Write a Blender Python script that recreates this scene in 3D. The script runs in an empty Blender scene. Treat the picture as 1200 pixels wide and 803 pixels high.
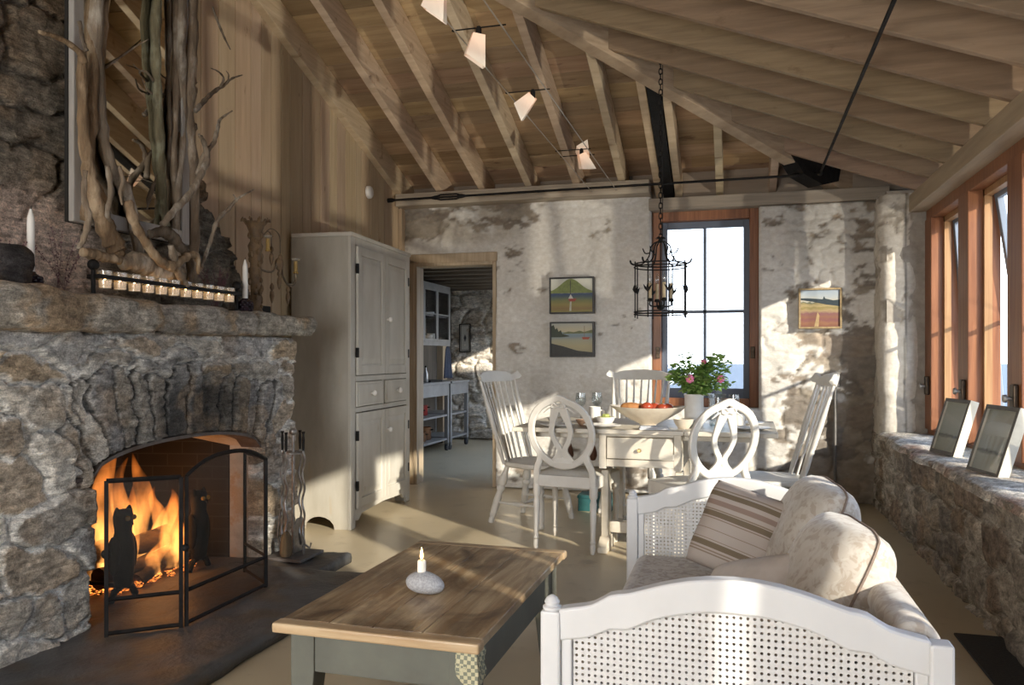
import bpy, math, random
import numpy as np
from mathutils import Vector, Matrix
SC = bpy.context.scene
COL = SC.collection
PI = math.pi
random.seed(7)
# ------------------------------------------------------------------ camera
A_YAW = math.atan(260 / 931)
cam_d = bpy.data.cameras.new('camera')
cam = bpy.data.objects.new('camera', cam_d)
COL.objects.link(cam)
cam_d.sensor_width = 36
cam_d.lens = 36 * 931 / 1200
cam_d.shift_y = (420 - 401.5) / 1200
cam.location = (0, 0, 1.2)
cam.rotation_euler = (PI / 2, 0, A_YAW)
cam_d.clip_start = 0.05
SC.camera = cam
# ------------------------------------------------------------------ view
SC.view_settings.view_transform = 'Standard'
SC.view_settings.look = 'None'
SC.view_settings.exposure = 0.55
SC.view_settings.gamma = 1.0
SC.view_settings.use_curve_mapping = False
SC.cycles.max_bounces = 10
SC.cycles.diffuse_bounces = 6
SC.cycles.transparent_max_bounces = 16
SC.cycles.sample_clamp_indirect = 6.0
SC.cycles.caustics_reflective = False
SC.cycles.caustics_refractive = False
# ------------------------------------------------------------------ sky and sun
SKY_STRENGTH = 3.3
SUN_STRENGTH = 5.6
W = bpy.data.worlds.new('sky')
SC.world = W
W.use_nodes = True
nt = W.node_tree
nt.nodes.clear()
o_ = nt.nodes.new('ShaderNodeOutputWorld')
bg = nt.nodes.new('ShaderNodeBackground')
bg.inputs['Strength'].default_value = SKY_STRENGTH
tc = nt.nodes.new('ShaderNodeTexCoord')
sx = nt.nodes.new('ShaderNodeSeparateXYZ')
rp = nt.nodes.new('ShaderNodeValToRGB')
rp.color_ramp.elements[0].position = 0.0
rp.color_ramp.elements[0].color = (0.86, 0.93, 1.0, 1)
rp.color_ramp.elements[1].position = 0.7
rp.color_ramp.elements[1].color = (0.42, 0.62, 0.95, 1)
nt.links.new(tc.outputs['Generated'], sx.inputs[0])
nt.links.new(sx.outputs['Z'], rp.inputs[0])
nt.links.new(rp.outputs[0], bg.inputs['Color'])
nt.links.new(bg.outputs[0], o_.inputs[0])
SUN_EL = math.radians(18)
sd = Vector((-0.77 * math.cos(SUN_EL), 0.64 * math.cos(SUN_EL), -math.sin(SUN_EL)))
sl = bpy.data.lights.new('sun', 'SUN')
sl.energy = SUN_STRENGTH
sl.angle = math.radians(0.9)
sl.color = (1.0, 0.90, 0.74)
so = bpy.data.objects.new('sun', sl)
COL.objects.link(so)
so.rotation_euler = sd.to_track_quat('-Z', 'Y').to_euler()


def area(name, loc, direction, sx_, sy_, energy=0.0, color=(1, 1, 1), portal=False):
    l = bpy.data.lights.new(name, 'AREA')
    l.shape = 'RECTANGLE'
    l.size = sx_
    l.size_y = sy_
    l.energy = energy
    l.color = color
    if portal:
        l.cycles.is_portal = True
    ob = bpy.data.objects.new(name, l)
    COL.objects.link(ob)
    ob.location = loc
    ob.rotation_euler = Vector(direction).to_track_quat('-Z', 'Y').to_euler()
    return ob


area('portal_right', (1.62, 3.6, 1.46), (-1, 0, 0), 6.4, 1.75, portal=True)
area('portal_back', (-0.25, 7.5, 1.65), (0, -1, 0), 0.95, 1.8, portal=True)
area('portal_front', (-1.75, -1.75, 1.2), (0, 1, 0), 2.4, 2.3, portal=True)
# added fill lamp, set in the unseen front door opening behind the camera
area('front_fill_light', (-1.75, -1.7, 1.25), (0.05, 1, -0.05), 2.2, 2.1, energy=165, color=(1.0, 0.94, 0.86))
# sunlight thrown up into the room by the sea outside the right-hand windows
gl_ = bpy.data.lights.new('sea_glint', 'SPOT')
gl_.energy = 3600
gl_.color = (1.0, 0.90, 0.74)
gl_.spot_size = math.radians(50)
gl_.spot_blend = 0.3
gl_.shadow_soft_size = 0.12
go_ = bpy.data.objects.new('sea_glint', gl_)
COL.objects.link(go_)
go_.location = (11.9, -5.8, -2.7)
go_.rotation_euler = (Vector((1.4, 3.0, 1.5)) - Vector(go_.location)).to_track_quat('-Z', 'Y').to_euler()

# ------------------------------------------------------------------ noise
_lat = {}


def vnoise(x, y, seed):
    if seed not in _lat:
        _lat[seed] = np.random.RandomState(seed).rand(64, 64)
    L = _lat[seed]
    xi = np.floor(x).astype(int)
    yi = np.floor(y).astype(int)
    fx = x - xi
    fy = y - yi
    fx = fx * fx * (3 - 2 * fx)
    fy = fy * fy * (3 - 2 * fy)
    a = L[xi % 64, yi % 64]
    b = L[(xi + 1) % 64, yi % 64]
    c = L[xi % 64, (yi + 1) % 64]
    d = L[(xi + 1) % 64, (yi + 1) % 64]
    return (a * (1 - fx) + b * fx) * (1 - fy) + (c * (1 - fx) + d * fx) * fy


def fbm(x, y, seed, octs=4):
    r = 0
    amp = 0.5
    for k in range(octs):
        r = r + amp * vnoise(x * 2 ** k + 13.7 * k, y * 2 ** k + 5.1 * k, seed + k)
        amp *= 0.5
    return r / (1 - 0.5 ** octs)


def sstep(a, b, x):
    t = np.clip((x - a) / (b - a), 0, 1)
    return t * t * (3 - 2 * t)


# ------------------------------------------------------------------ materials
_mats = {}


def nd(t, kind, **kw):
    n = t.nodes.new(kind)
    for k, v in kw.items():
        if k in n.inputs:
            n.inputs[k].default_value = v
        else:
            setattr(n, k, v)
    return n


def pm(name, c1, c2=None, scale=(8, 8, 8), rough=0.6, bump=0.0, detail=6.0, attr=False, metal=0.0,
       lo=0.35, hi=0.65, spec=0.4, c3=None, scale3=(3, 3, 3), lo3=0.52, hi3=0.6, bscale=None, coord='Object', sheen=0.0,
       distort=0.0, subsurf=0.0, rough_var=0.0):
    """procedural principled material: noise between c1 and c2, optional second blotch colour c3, optional bump"""
    if name in _mats:
        return _mats[name]
    m = bpy.data.materials.new(name)
    _mats[name] = m
    m.use_nodes = True
    t = m.node_tree
    b = t.nodes['Principled BSDF']
    b.inputs['Roughness'].default_value = rough
    b.inputs['Metallic'].default_value = metal
    b.inputs['Specular IOR Level'].default_value = spec
    if sheen:
        b.inputs['Sheen Weight'].default_value = sheen
    tcn = nd(t, 'ShaderNodeTexCoord')

    def noise(sc, det=detail):
        mp = nd(t, 'ShaderNodeMapping')
        mp.inputs['Scale'].default_value = sc
        t.links.new(tcn.outputs[coord], mp.inputs[0])
        n = nd(t, 'ShaderNodeTexNoise')
        n.inputs['Scale'].default_value = 1.0
        n.inputs['Detail'].default_value = det
        n.inputs['Roughness'].default_value = 0.6
        n.inputs['Distortion'].default_value = distort
        t.links.new(mp.outputs[0], n.inputs[0])
        return n

    def ramp(n, l, h):
        r = nd(t, 'ShaderNodeMapRange')
        r.inputs['From Min'].default_value = l
        r.inputs['From Max'].default_value = h
        t.links.new(n.outputs[0], r.inputs[0])
        return r

    def mix(kind, fac, a, bb):
        x = nd(t, 'ShaderNodeMix', data_type='RGBA', blend_type=kind)
        if isinstance(fac, (int, float)):
            x.inputs[0].default_value = fac
        else:
            t.links.new(fac, x.inputs[0])
        for i, v in ((6, a), (7, bb)):
            if isinstance(v, tuple):
                x.inputs[i].default_value = (*v, 1)
            else:
                t.links.new(v, x.inputs[i])
        return x.outputs[2]

    cur = c1
    n1 = None
    if c2:
        n1 = noise(scale)
        cur = mix('MIX', ramp(n1, lo, hi).outputs[0], c1, c2)
    if c3:
        n3 = noise(scale3)
        cur = mix('MIX', ramp(n3, lo3, hi3).outputs[0], cur, c3)
    if attr:
        at = nd(t, 'ShaderNodeAttribute', attribute_name='Col')
        cur = mix('MULTIPLY', 1.0, cur, at.outputs['Color'])
    if isinstance(cur, tuple):
        b.inputs['Base Color'].default_value = (*cur, 1)
    else:
        t.links.new(cur, b.inputs['Base Color'])
    if bump:
        nb = noise(bscale or scale)
        bp = nd(t, 'ShaderNodeBump')
        bp.inputs['Strength'].default_value = bump
        bp.inputs['Distance'].default_value = 0.02
        t.links.new(nb.outputs[0], bp.inputs['Height'])
        t.links.new(bp.outputs[0], b.inputs['Normal'])
    return m


def rock_shader(name, streak=(10, 10, 60), fine=150, k1=0.55, k2=0.5, bump=0.9):
    """stone: vertex colour broken up by streaks, grains and a rough bump"""
    m = bpy.data.materials.new(name)
    _mats[name] = m
    m.use_nodes = True
    t = m.node_tree
    b = t.nodes['Principled BSDF']
    b.inputs['Roughness'].default_value = 0.9
    b.inputs['Specular IOR Level'].default_value = 0.25
    tcn = nd(t, 'ShaderNodeTexCoord')
    at = nd(t, 'ShaderNodeAttribute', attribute_name='Col')
    cur = at.outputs['Color']
    hs = []
    for sc_, k, det in ((streak, k1, 8), ((fine, fine, fine), k2, 3), ((26, 26, 34), 0.5, 8)):
        mp = nd(t, 'ShaderNodeMapping')
        mp.inputs['Scale'].default_value = sc_
        t.links.new(tcn.outputs['Object'], mp.inputs[0])
        n = nd(t, 'ShaderNodeTexNoise')
        n.inputs['Scale'].default_value = 1
        n.inputs['Detail'].default_value = det
        n.inputs['Roughness'].default_value = 0.7
        n.inputs['Distortion'].default_value = 0.4
        t.links.new(mp.outputs[0], n.inputs[0])
        r = nd(t, 'ShaderNodeMapRange')
        r.inputs['From Min'].default_value = 0.32
        r.inputs['From Max'].default_value = 0.68
        r.inputs['To Min'].default_value = 1 - k
        r.inputs['To Max'].default_value = 1 + k
        t.links.new(n.outputs[0], r.inputs[0])
        x = nd(t, 'ShaderNodeMix', data_type='RGBA', blend_type='MULTIPLY')
        x.inputs[0].default_value = 1
        t.links.new(cur, x.inputs[6])
        t.links.new(r.outputs[0], x.inputs[7])
        cur = x.outputs[2]
        hs.append(n.outputs[0])
    t.links.new(cur, b.inputs['Base Color'])
    a1 = nd(t, 'ShaderNodeMath', operation='ADD')
    t.links.new(hs[0], a1.inputs[0])
    t.links.new(hs[2], a1.inputs[1])
    a2 = nd(t, 'ShaderNodeMath', operation='MULTIPLY_ADD')
    a2.inputs[1].default_value = 0.35
    t.links.new(hs[1], a2.inputs[0])
    t.links.new(a1.outputs[0], a2.inputs[2])
    bp = nd(t, 'ShaderNodeBump')
    bp.inputs['Strength'].default_value = bump
    bp.inputs['Distance'].default_value = 0.015
    t.links.new(a2.outputs[0], bp.inputs['Height'])
    t.links.new(bp.outputs[0], b.inputs['Normal'])
    return m


def emis(name, color, strength):
    if name in _mats:
        return _mats[name]
    m = bpy.data.materials.new(name)
    _mats[name] = m
    m.use_nodes = True
    b = m.node_tree.nodes['Principled BSDF']
    b.inputs['Base Color'].default_value = (*color, 1)
    b.inputs['Emission Color'].default_value = (*color, 1)
    b.inputs['Emission Strength'].default_value = strength
    return m


def thin(name, tint, gloss=0.08, opaque=0.0, dark=(0.02, 0.02, 0.02), rough=0.02):
    """a thin clear sheet: light passes, a little is mirrored, some is stopped"""
    if name in _mats:
        return _mats[name]
    m = bpy.data.materials.new(name)
    _mats[name] = m
    m.use_nodes = True
    t = m.node_tree
    t.nodes.clear()
    out = t.nodes.new('ShaderNodeOutputMaterial')
    tr = t.nodes.new('ShaderNodeBsdfTransparent')
    tr.inputs[0].default_value = (*tint, 1)
    gl = t.nodes.new('ShaderNodeBsdfGlossy')
    gl.inputs['Roughness'].default_value = rough
    mx = t.nodes.new('ShaderNodeMixShader')
    mx.inputs[0].default_value = gloss
    t.links.new(tr.outputs[0], mx.inputs[1])
    t.links.new(gl.outputs[0], mx.inputs[2])
    last = mx
    if opaque:
        df = t.nodes.new('ShaderNodeBsdfDiffuse')
        df.inputs[0].default_value = (*dark, 1)
        m2 = t.nodes.new('ShaderNodeMixShader')
        m2.inputs[0].default_value = opaque
        t.links.new(mx.outputs[0], m2.inputs[1])
        t.links.new(df.outputs[0], m2.inputs[2])
        last = m2
    t.links.new(last.outputs[0], out.inputs[0])
    return m


# ------------------------------------------------------------------ mesh builder
class MB:
    def __init__(s):
        s.v = []
        s.f = []
        s.c = []

    def add(s, vs, fs, col=None):
        o = len(s.v)
        s.v += [tuple(p) for p in vs]
        s.f += [tuple(i + o for i in f) for f in fs]
        s.c += [col or (1, 1, 1)] * len(vs)
        return s

    def box(s, lo, hi, col=None, M=None):
        x0, y0, z0 = lo
        x1, y1, z1 = hi
        vs = [Vector(p) for p in ((x0, y0, z0), (x1, y0, z0), (x1, y1, z0), (x0, y1, z0), (x0, y0, z1), (x1, y0, z1), (x1, y1, z1), (x0, y1, z1))]
        if M:
            vs = [M @ p for p in vs]
        return s.add(vs, [(0, 3, 2, 1), (4, 5, 6, 7), (0, 1, 5, 4), (1, 2, 6, 5), (2, 3, 7, 6), (3, 0, 4, 7)], col)

    def beam(s, a, b, w, h, up=(0, 0, 1), col=None):
        """box from a to b: w across, h along up"""
        a = Vector(a)
        b = Vector(b)
        d = (b - a).normalized()
        sd_ = d.cross(Vector(up)).normalized()
        u = sd_.cross(d).normalized()
        vs = []
        for p in (a, b):
            for q, r in ((-1, -1), (1, -1), (1, 1), (-1, 1)):
                vs.append(p + sd_ * q * w / 2 + u * r * h / 2)
        return s.add(vs, [(0, 1, 2, 3), (7, 6, 5, 4), (0, 4, 5, 1), (1, 5, 6, 2), (2, 6, 7, 3), (3, 7, 4, 0)], col)

    def tube(s, pts, rad, n=8, closed=False, squash=None, col=None):
        pts = [Vector(p) for p in pts]
        N = len(pts)
        if not isinstance(rad, (list, tuple)):
            rad = [rad] * N
        ref = None
        vs = []
        for i, p in enumerate(pts):
            if closed:
                d = pts[(i + 1) % N] - pts[i - 1]
            else:
                d = pts[min(i + 1, N - 1)] - pts[max(i - 1, 0)]
            if d.length < 1e-9:
                d = Vector((0, 0, 1))
            d.normalize()
            if ref is None:
                ref = Vector((0, 0, 1)) if abs(d.z) < 0.9 else Vector((1, 0, 0))
            x = (ref - d * ref.dot(d))
            if x.length < 1e-6:
                x = d.orthogonal()
            x.normalize()
            ref = x
            y = d.cross(x)
            for k in range(n):
                a = 2 * PI * k / n
                vs.append(p + (x * math.cos(a) + y * math.sin(a)) * rad[i])
        fs = []
        R = N if closed else N - 1
        for i in range(R):
            for k in range(n):
                j = (i + 1) % N
                fs.append((i * n + k, i * n + (k + 1) % n, j * n + (k + 1) % n, j * n + k))
        if not closed:
            fs.append(tuple(range(n - 1, -1, -1)))
            fs.append(tuple((N - 1) * n + k for k in range(n)))
        return s.add(vs, fs, col)

    def lathe(s, prof, c=(0, 0, 0), n=16, M=None, sx_=1, sy_=1, col=None):
        """prof: list of (r, z)"""
        vs = []
        for r, z in prof:
            for k in range(n):
                a = 2 * PI * k / n
                p = Vector((r * math.cos(a) * sx_, r * math.sin(a) * sy_, z))
                if M:
                    p = M @ p
                vs.append(p + Vector(c))
        fs = []
        for i in range(len(prof) - 1):
            for k in range(n):
                fs.append((i * n + k, i * n + (k + 1) % n, (i + 1) * n + (k + 1) % n, (i + 1) * n + k))
        fs.append(tuple(range(n - 1, -1, -1)))
        fs.append(tuple((len(prof) - 1) * n + k for k in range(n)))
        return s.add(vs, fs, col)

    def turned(s, a, b, prof, n=12, col=None):
        """lathe along a->b, prof: (t 0..1, r)"""
        a = Vector(a)
        b = Vector(b)
        d = b - a
        return s.tube([a + d * t for t, r in prof], [r for t, r in prof], n, col=col)

    def ball(s, c, r, n=10, m=7, sc=(1, 1, 1), M=None, col=None):
        pr = [(r * math.sin(PI * i / m), -r * math.cos(PI * i / m)) for i in range(m + 1)]
        pr[0] = (r * 0.02, pr[0][1])
        pr[-1] = (r * 0.02, pr[-1][1])
        vs = []
        MM = (M or Matrix.Identity(3))
        mm = len(s.v)
        s.lathe(pr, (0, 0, 0), n, col=col)
        for i in range(mm, len(s.v)):
            p = Vector(s.v[i])
            p = MM @ Vector((p.x * sc[0], p.y * sc[1], p.z * sc[2]))
            s.v[i] = tuple(p + Vector(c))
        return s

    def prism(s, outline, d0, d1, plane='xz', col=None):
        """extrude a closed 2-D outline along the remaining axis"""
        def P(q, d):
            if plane == 'xz':
                return (q[0], d, q[1])
            if plane == 'yz':
                return (d, q[0], q[1])
            return (q[0], q[1], d)
        n = len(outline)
        vs = [P(q, d0) for q in outline] + [P(q, d1) for q in outline]
        fs = [(i, (i + 1) % n, n + (i + 1) % n, n + i) for i in range(n)]
        fs += [tuple(range(n - 1, -1, -1)), tuple(range(n, 2 * n))]
        return s.add(vs, fs, col)

    def strip(s, top, bot, d0, d1, plane='xz', col=None):
        """a band between two matched polylines, given thickness"""
        n = len(top)
        for i in range(n - 1):
            s.prism([bot[i], bot[i + 1], top[i + 1], top[i]], d0, d1, plane, col)
        return s

    def build(s, name, mat, parent=None, smooth=False, bevel=0.0, seg=2, sub=0, solid=0.0, weld=False, angle=35):
        me = bpy.data.meshes.new(name)
        me.from_pydata(s.v, [], s.f)
        if True:
            ca = me.color_attributes.new('Col', 'FLOAT_COLOR', 'POINT')
            arr = np.ones((len(s.v), 4), np.float32)
            arr[:, :3] = s.c
            ca.data.foreach_set('color', arr.ravel())
        import bmesh
        bm = bmesh.new()
        bm.from_mesh(me)
        if weld:
            bmesh.ops.remove_doubles(bm, verts=bm.verts, dist=1e-5)
        bmesh.ops.recalc_face_normals(bm, faces=bm.faces)
        bm.to_mesh(me)
        bm.free()
        if smooth:
            me.polygons.foreach_set('use_smooth', [True] * len(me.polygons))
            if smooth != 'all':
                me.set_sharp_from_angle(angle=math.radians(50))
        me.materials.append(mat)
        ob = bpy.data.objects.new(name, me)
        COL.objects.link(ob)
        if parent:
            ob.parent = parent
        if solid:
            md = ob.modifiers.new('solid', 'SOLIDIFY')
            md.thickness = solid
            md.offset = 0
        if bevel:
            md = ob.modifiers.new('bevel', 'BEVEL')
            md.width = bevel
            md.segments = seg
            md.limit_method = 'ANGLE'
            md.angle_limit = math.radians(angle)
            md.harden_normals = False
        if sub:
            md = ob.modifiers.new('sub', 'SUBSURF')
            md.levels = sub
            md.render_levels = sub
        return ob


def thing(name, label, cat, loc=(0, 0, 0), rz=0.0, group=None):
    o = bpy.data.objects.new(name, None)
    COL.objects.link(o)
    o.location = loc
    o.rotation_euler = (0, 0, rz)
    o.empty_display_size = 0.1
    o['label'] = label
    o['category'] = cat
    if group:
        o['group'] = group
    return o


def tag(o, label, cat, group=None):
    o['label'] = label
    o['category'] = cat
    if group:
        o['group'] = group
    return o


def struct(o):
    o['kind'] = 'structure'
    return o


def copy_tree(o, parent=None):
    c = o.copy()
    COL.objects.link(c)
    if parent:
        c.parent = parent
    for ch in list(o.children):
        copy_tree(ch, c)
    return c


def dup(o, loc, rz, label, group=None):
    c = copy_tree(o)
    c.location = loc
    c.rotation_euler = (0, 0, rz)
    c['label'] = label
    if group:
        c['group'] = group
    return c


def smoothline(pts, n=6):
    """Catmull-Rom through the points"""
    P = [Vector(p) for p in pts]
    P = [P[0] * 2 - P[1]] + P + [P[-1] * 2 - P[-2]]
    out = []
    for i in range(1, len(P) - 2):
        p0, p1, p2, p3 = P[i - 1], P[i], P[i + 1], P[i + 2]
        for k in range(n):
            t = k / n
            out.append(0.5 * ((2 * p1) + (p2 - p0) * t + (2 * p0 - 5 * p1 + 4 * p2 - p3) * t * t + (-p0 + 3 * p1 - 3 * p2 + p3) * t ** 3))
    out.append(P[-2])
    return out


def lerp_list(vals, n):
    """resample radii to n values"""
    return [float(q) for q in np.interp(np.linspace(0, 1, n), np.linspace(0, 1, len(vals)), vals)]


def circle(c, r, n=24, z=0.0, ry=None):
    return [(c[0] + r * math.cos(2 * PI * k / n), c[1] + (ry or r) * math.sin(2 * PI * k / n), z) for k in range(n)]


# ---- surfaces with stones: a relief grid with a colour per stone
def stone_seeds(u0, u1, v0, v1, su, sv, seed, keep=None):
    r = random.Random(seed)
    out = []
    v = v0 - sv * 0.3
    while v < v1 + sv:
        hh = sv * r.uniform(0.65, 1.4)
        u = u0 - r.uniform(0, su)
        while u < u1 + su:
            ww = su * r.uniform(0.45, 1.6)
            q = (u + ww / 2, v + hh / 2 + r.uniform(-0.3, 0.3) * sv, ww / 2 * r.uniform(0.9, 1.15), hh / 2 * r.uniform(0.8, 1.25), r.uniform(-0.25, 0.25))
            if keep is None or keep(q):
                out.append(q)
            u += ww
        v += hh
    return out


def stone_field(U, V, seeds, seed, warp=0.05):
    wu = U + warp * (fbm(U * 6, V * 6, seed) - 0.5) * 2 + warp * 0.4 * (fbm(U * 22, V * 22, seed + 9, 3) - 0.5) * 2
    wv = V + warp * (fbm(U * 6 + 40, V * 6, seed + 3) - 0.5) * 2 + warp * 0.4 * (fbm(U * 22, V * 22 + 31, seed + 12, 3) - 0.5) * 2
    f1 = np.full(U.shape, 1e9)
    f2 = np.full(U.shape, 1e9)
    idx = np.zeros(U.shape, int)
    gr = np.ones(U.shape)
    for k, (a, b, ra, rb, ang) in enumerate(seeds):
        du = wu - a
        dv = wv - b
        c, s_ = math.cos(ang), math.sin(ang)
        x = (du * c + dv * s_) / ra
        y = (-du * s_ + dv * c) / rb
        d = (np.abs(x) ** 2.6 + np.abs(y) ** 2.6) ** (1 / 2.6)
        m = d < f1
        f2 = np.where(m, f1, np.minimum(f2, d))
        f1 = np.where(m, d, f1)
        g = np.sqrt((x / ra) ** 2 + (y / rb) ** 2) / np.sqrt(x * x + y * y + 1e-9)
        gr = np.where(m, g, gr)
        idx = np.where(m, k, idx)
    # distance to the joint, in units of 7.5 cm
    return idx, (f2 - f1) / (2 * np.maximum(gr, 1e-6)) / 0.075, f1


def relief(name, us, vs, fn, place, hole=None, mat=None, parent=None, fold=0.05, edges='lrtb'):
    """us, vs: grid lines; fn(U,V)->(height, rgb); place(u,v,h)->xyz arrays; hole(u,v)->bool of face centres"""
    us = np.asarray(us)
    vs = np.asarray(vs)
    U, V = np.meshgrid(us, vs, indexing='ij')
    Hh, C = fn(U, V)
    nu, nv = U.shape
    uc = (us[:-1] + us[1:]) / 2
    vc = (vs[:-1] + vs[1:]) / 2
    UC, VC = np.meshgrid(uc, vc, indexing='ij')
    hm = hole(UC, VC) if hole is not None else np.zeros(UC.shape, bool)
    # vertices that touch both a kept face and a hole fold back to make a return
    cnt = np.zeros((nu, nv))
    hol = np.zeros((nu, nv))
    for a in (0, 1):
        for b in (0, 1):
            cnt[a:nu - 1 + a, b:nv - 1 + b] += 1
            hol[a:nu - 1 + a, b:nv - 1 + b] += hm
    edge = (hol > 0) & (hol < cnt)
    if 'l' in edges:
        edge[0, :] = True
    if 'r' in edges:
        edge[-1, :] = True
    if 't' in edges:
        edge[:, -1] = True
    if 'b' in edges:
        edge[:, 0] = True
    Hh = np.where(edge, -fold, Hh)
    X, Y, Z = place(U, V, Hh)
    co = np.stack([X, Y, Z], -1).reshape(-1, 3)
    ii, jj = np.nonzero(~hm)
    F = np.stack([ii * nv + jj, (ii + 1) * nv + jj, (ii + 1) * nv + jj + 1, ii * nv + jj + 1], -1)
    used = np.unique(F)
    remap = -np.ones(nu * nv, int)
    remap[used] = np.arange(len(used))
    F = remap[F]
    me = bpy.data.meshes.new(name)
    me.from_pydata(co[used].tolist(), [], F.tolist())
    ca = me.color_attributes.new('Col', 'FLOAT_COLOR', 'POINT')
    arr = np.ones((len(used), 4), np.float32)
    arr[:, :3] = C.reshape(-1, 3)[used]
    ca.data.foreach_set('color', arr.ravel())
    me.polygons.foreach_set('use_smooth', [True] * len(me.polygons))
    me.materials.append(mat)
    ob = bpy.data.objects.new(name, me)
    COL.objects.link(ob)
    if parent:
        ob.parent = parent
    return ob


def lines(a, b, res, must=()):
    n = max(2, int(round((b - a) / res)))
    g = np.linspace(a, b, n + 1)
    for m in must:
        g[np.argmin(np.abs(g - m))] = m
    return g


def strata(idx, U, V, seed):
    """fine bedding lines, each stone bedded at its own angle"""
    r = np.random.RandomState(seed + 400)
    an = r.uniform(-0.5, 0.5, 4000)[idx % 4000]
    t = V * np.cos(an) + U * np.sin(an) + 0.02 * fbm(U * 9, V * 9, seed + 401, 3)
    s = U * np.cos(an) - V * np.sin(an)
    return 0.55 * vnoise(t * 55 + idx * 3.3, s * 5, seed + 403) + 0.45 * vnoise(t * 120 + idx * 1.3, s * 14, seed + 404)


def stone_colors(idx, e, U, V, palette, mortar, seed, nst, thr=0.14, dirt=0.0):
    r = np.random.RandomState(seed)
    pal = np.array(palette)
    base = pal[r.randint(0, len(pal), nst)] * r.uniform(0.75, 1.2, (nst, 1))
    c = base[idx]
    n = fbm(U * 14, V * 26, seed + 50, 4)[..., None]
    c = c * (0.6 + 0.8 * n)
    st = strata(idx, U, V, seed)[..., None]
    c = c * (0.72 + 0.56 * st)
    n2 = fbm(U * 5, V * 7, seed + 60, 4)[..., None]
    c = c * (1 - 0.35 * sstep(0.5, 0.7, n2)) + np.array((0.34, 0.24, 0.15)) * 0.35 * sstep(0.5, 0.7, n2)
    mm = sstep(thr * 0.55, thr * 1.15, e)[..., None]
    mo = np.array(mortar) * (0.75 + 0.5 * fbm(U * 20, V * 20, seed + 70, 3)[..., None])
    return mo * (1 - mm) + c * mm
# ================================================================== STRUCTURE
wood_rafter = pm('pale_rafter_wood', (0.62, 0.50, 0.36), (0.48, 0.37, 0.255), (3, 3, 40), 0.65, 0.15, attr=True, c3=(0.30, 0.20, 0.12), scale3=(1.5, 9, 9), lo3=0.60, hi3=0.72)
wood_board = pm('ceiling_board_wood', (0.44, 0.31, 0.19), (0.32, 0.215, 0.125), (1.6, 22, 22), 0.7, 0.12, attr=True, c3=(0.20, 0.12, 0.07), scale3=(4, 12, 12), lo3=0.62, hi3=0.72)
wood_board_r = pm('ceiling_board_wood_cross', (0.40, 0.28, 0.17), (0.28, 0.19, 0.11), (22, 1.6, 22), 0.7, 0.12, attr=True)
wood_plank = pm('wall_plank_wood', (0.56, 0.44, 0.305), (0.46, 0.35, 0.235), (20, 20, 1.4), 0.65, 0.12, attr=True, c3=(0.28, 0.19, 0.12), scale3=(14, 14, 5), lo3=0.66, hi3=0.73)
wood_trim = pm('pale_trim_wood', (0.55, 0.44, 0.31), (0.42, 0.32, 0.21), (30, 30, 2), 0.6, 0.1)
wood_plate = pm('grey_plate_wood', (0.47, 0.40, 0.31), (0.36, 0.30, 0.23), (2, 30, 30), 0.7, 0.12)
wood_fir = pm('red_fir_wood', (0.30, 0.125, 0.055), (0.19, 0.07, 0.03), (40, 40, 2), 0.4, 0.06)
stone_m = rock_shader('field_stone', k1=0.40, k2=0.36)
plaster_m = pm('flaking_plaster', (1, 1, 1), (0.84, 0.825, 0.80), (22, 22, 30), 0.9, 0.25, attr=True, lo=0.3, hi=0.6, bscale=(50, 50, 60))
core_m = pm('masonry_core', (0.42, 0.38, 0.33), (0.30, 0.27, 0.23), (12, 12, 12), 0.9, 0.4)
floor_m = pm('painted_floor', (0.54, 0.455, 0.315), (0.48, 0.40, 0.27), (1.2, 1.2, 1), 0.33, 0.03, c3=(0.36, 0.29, 0.19), scale3=(5, 5, 1), lo3=0.58, hi3=0.75, bscale=(9, 9, 9), spec=0.45)
slate_m = pm('hearth_slate', (0.16, 0.155, 0.15), (0.105, 0.10, 0.098), (6, 6, 6), 0.55, 0.35, c3=(0.20, 0.185, 0.165), scale3=(10, 10, 10), lo3=0.55, hi3=0.7, bscale=(30, 30, 30))
iron_m = pm('black_iron', (0.008, 0.0075, 0.0075), (0.018, 0.016, 0.015), (20, 20, 20), 0.6, 0.1, spec=0.15)
dark_m = pm('dark_void', (0.02, 0.018, 0.016), rough=0.9)


def zb(y):
    return 2.735 + 0.345 * (6.9 - y)


def zr(x):
    return 2.963 - 0.375 * x


def hip_x(y):
    return (y - 6.24) / 1.087


def hip_y(x):
    return 6.24 + 1.087 * x


RIDGE = 3.0
DB, DR = 0.215, 0.22
GABLE = -3.06
# ---- floor
fm = MB()
fm.box((-4.3, -1.6, -0.12), (1.6, 12.0, 0.0))
floor = struct(fm.build('floor', floor_m))
# stencilled star on the floor paint
sm = MB()
for k in range(8):
    a = k * PI / 4
    for s_, l in ((0.0, 0.075), (0.38, 0.05)):
        c, s = math.cos(a + s_), math.sin(a + s_)
        w = 0.011
        sm.add([(c * 0.015, s * 0.015, 0), (c * l * .55 - s * w, s * l * .55 + c * w, 0), (c * l, s * l, 0), (c * l * .55 + s * w, s * l * .55 - c * w, 0)], [(0, 1, 2, 3)])
st = sm.build('painted_star', pm('stencil_paint', (0.55, 0.50, 0.42), (0.47, 0.40, 0.30), (30, 30, 30), 0.5), floor)
st.location = (-0.83, 4.62, 0.0015)
# ---- roof boards
rnd = random.Random(3)


def board(mb, p, th, col):
    """p: four plan corners with z; extruded up"""
    vs = [tuple(q) for q in p] + [(q[0], q[1], q[2] + th) for q in p]
    mb.add(vs, [(3, 2, 1, 0), (4, 5, 6, 7), (0, 1, 5, 4), (1, 2, 6, 5), (2, 3, 7, 6), (3, 0, 4, 7)], col)


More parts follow.
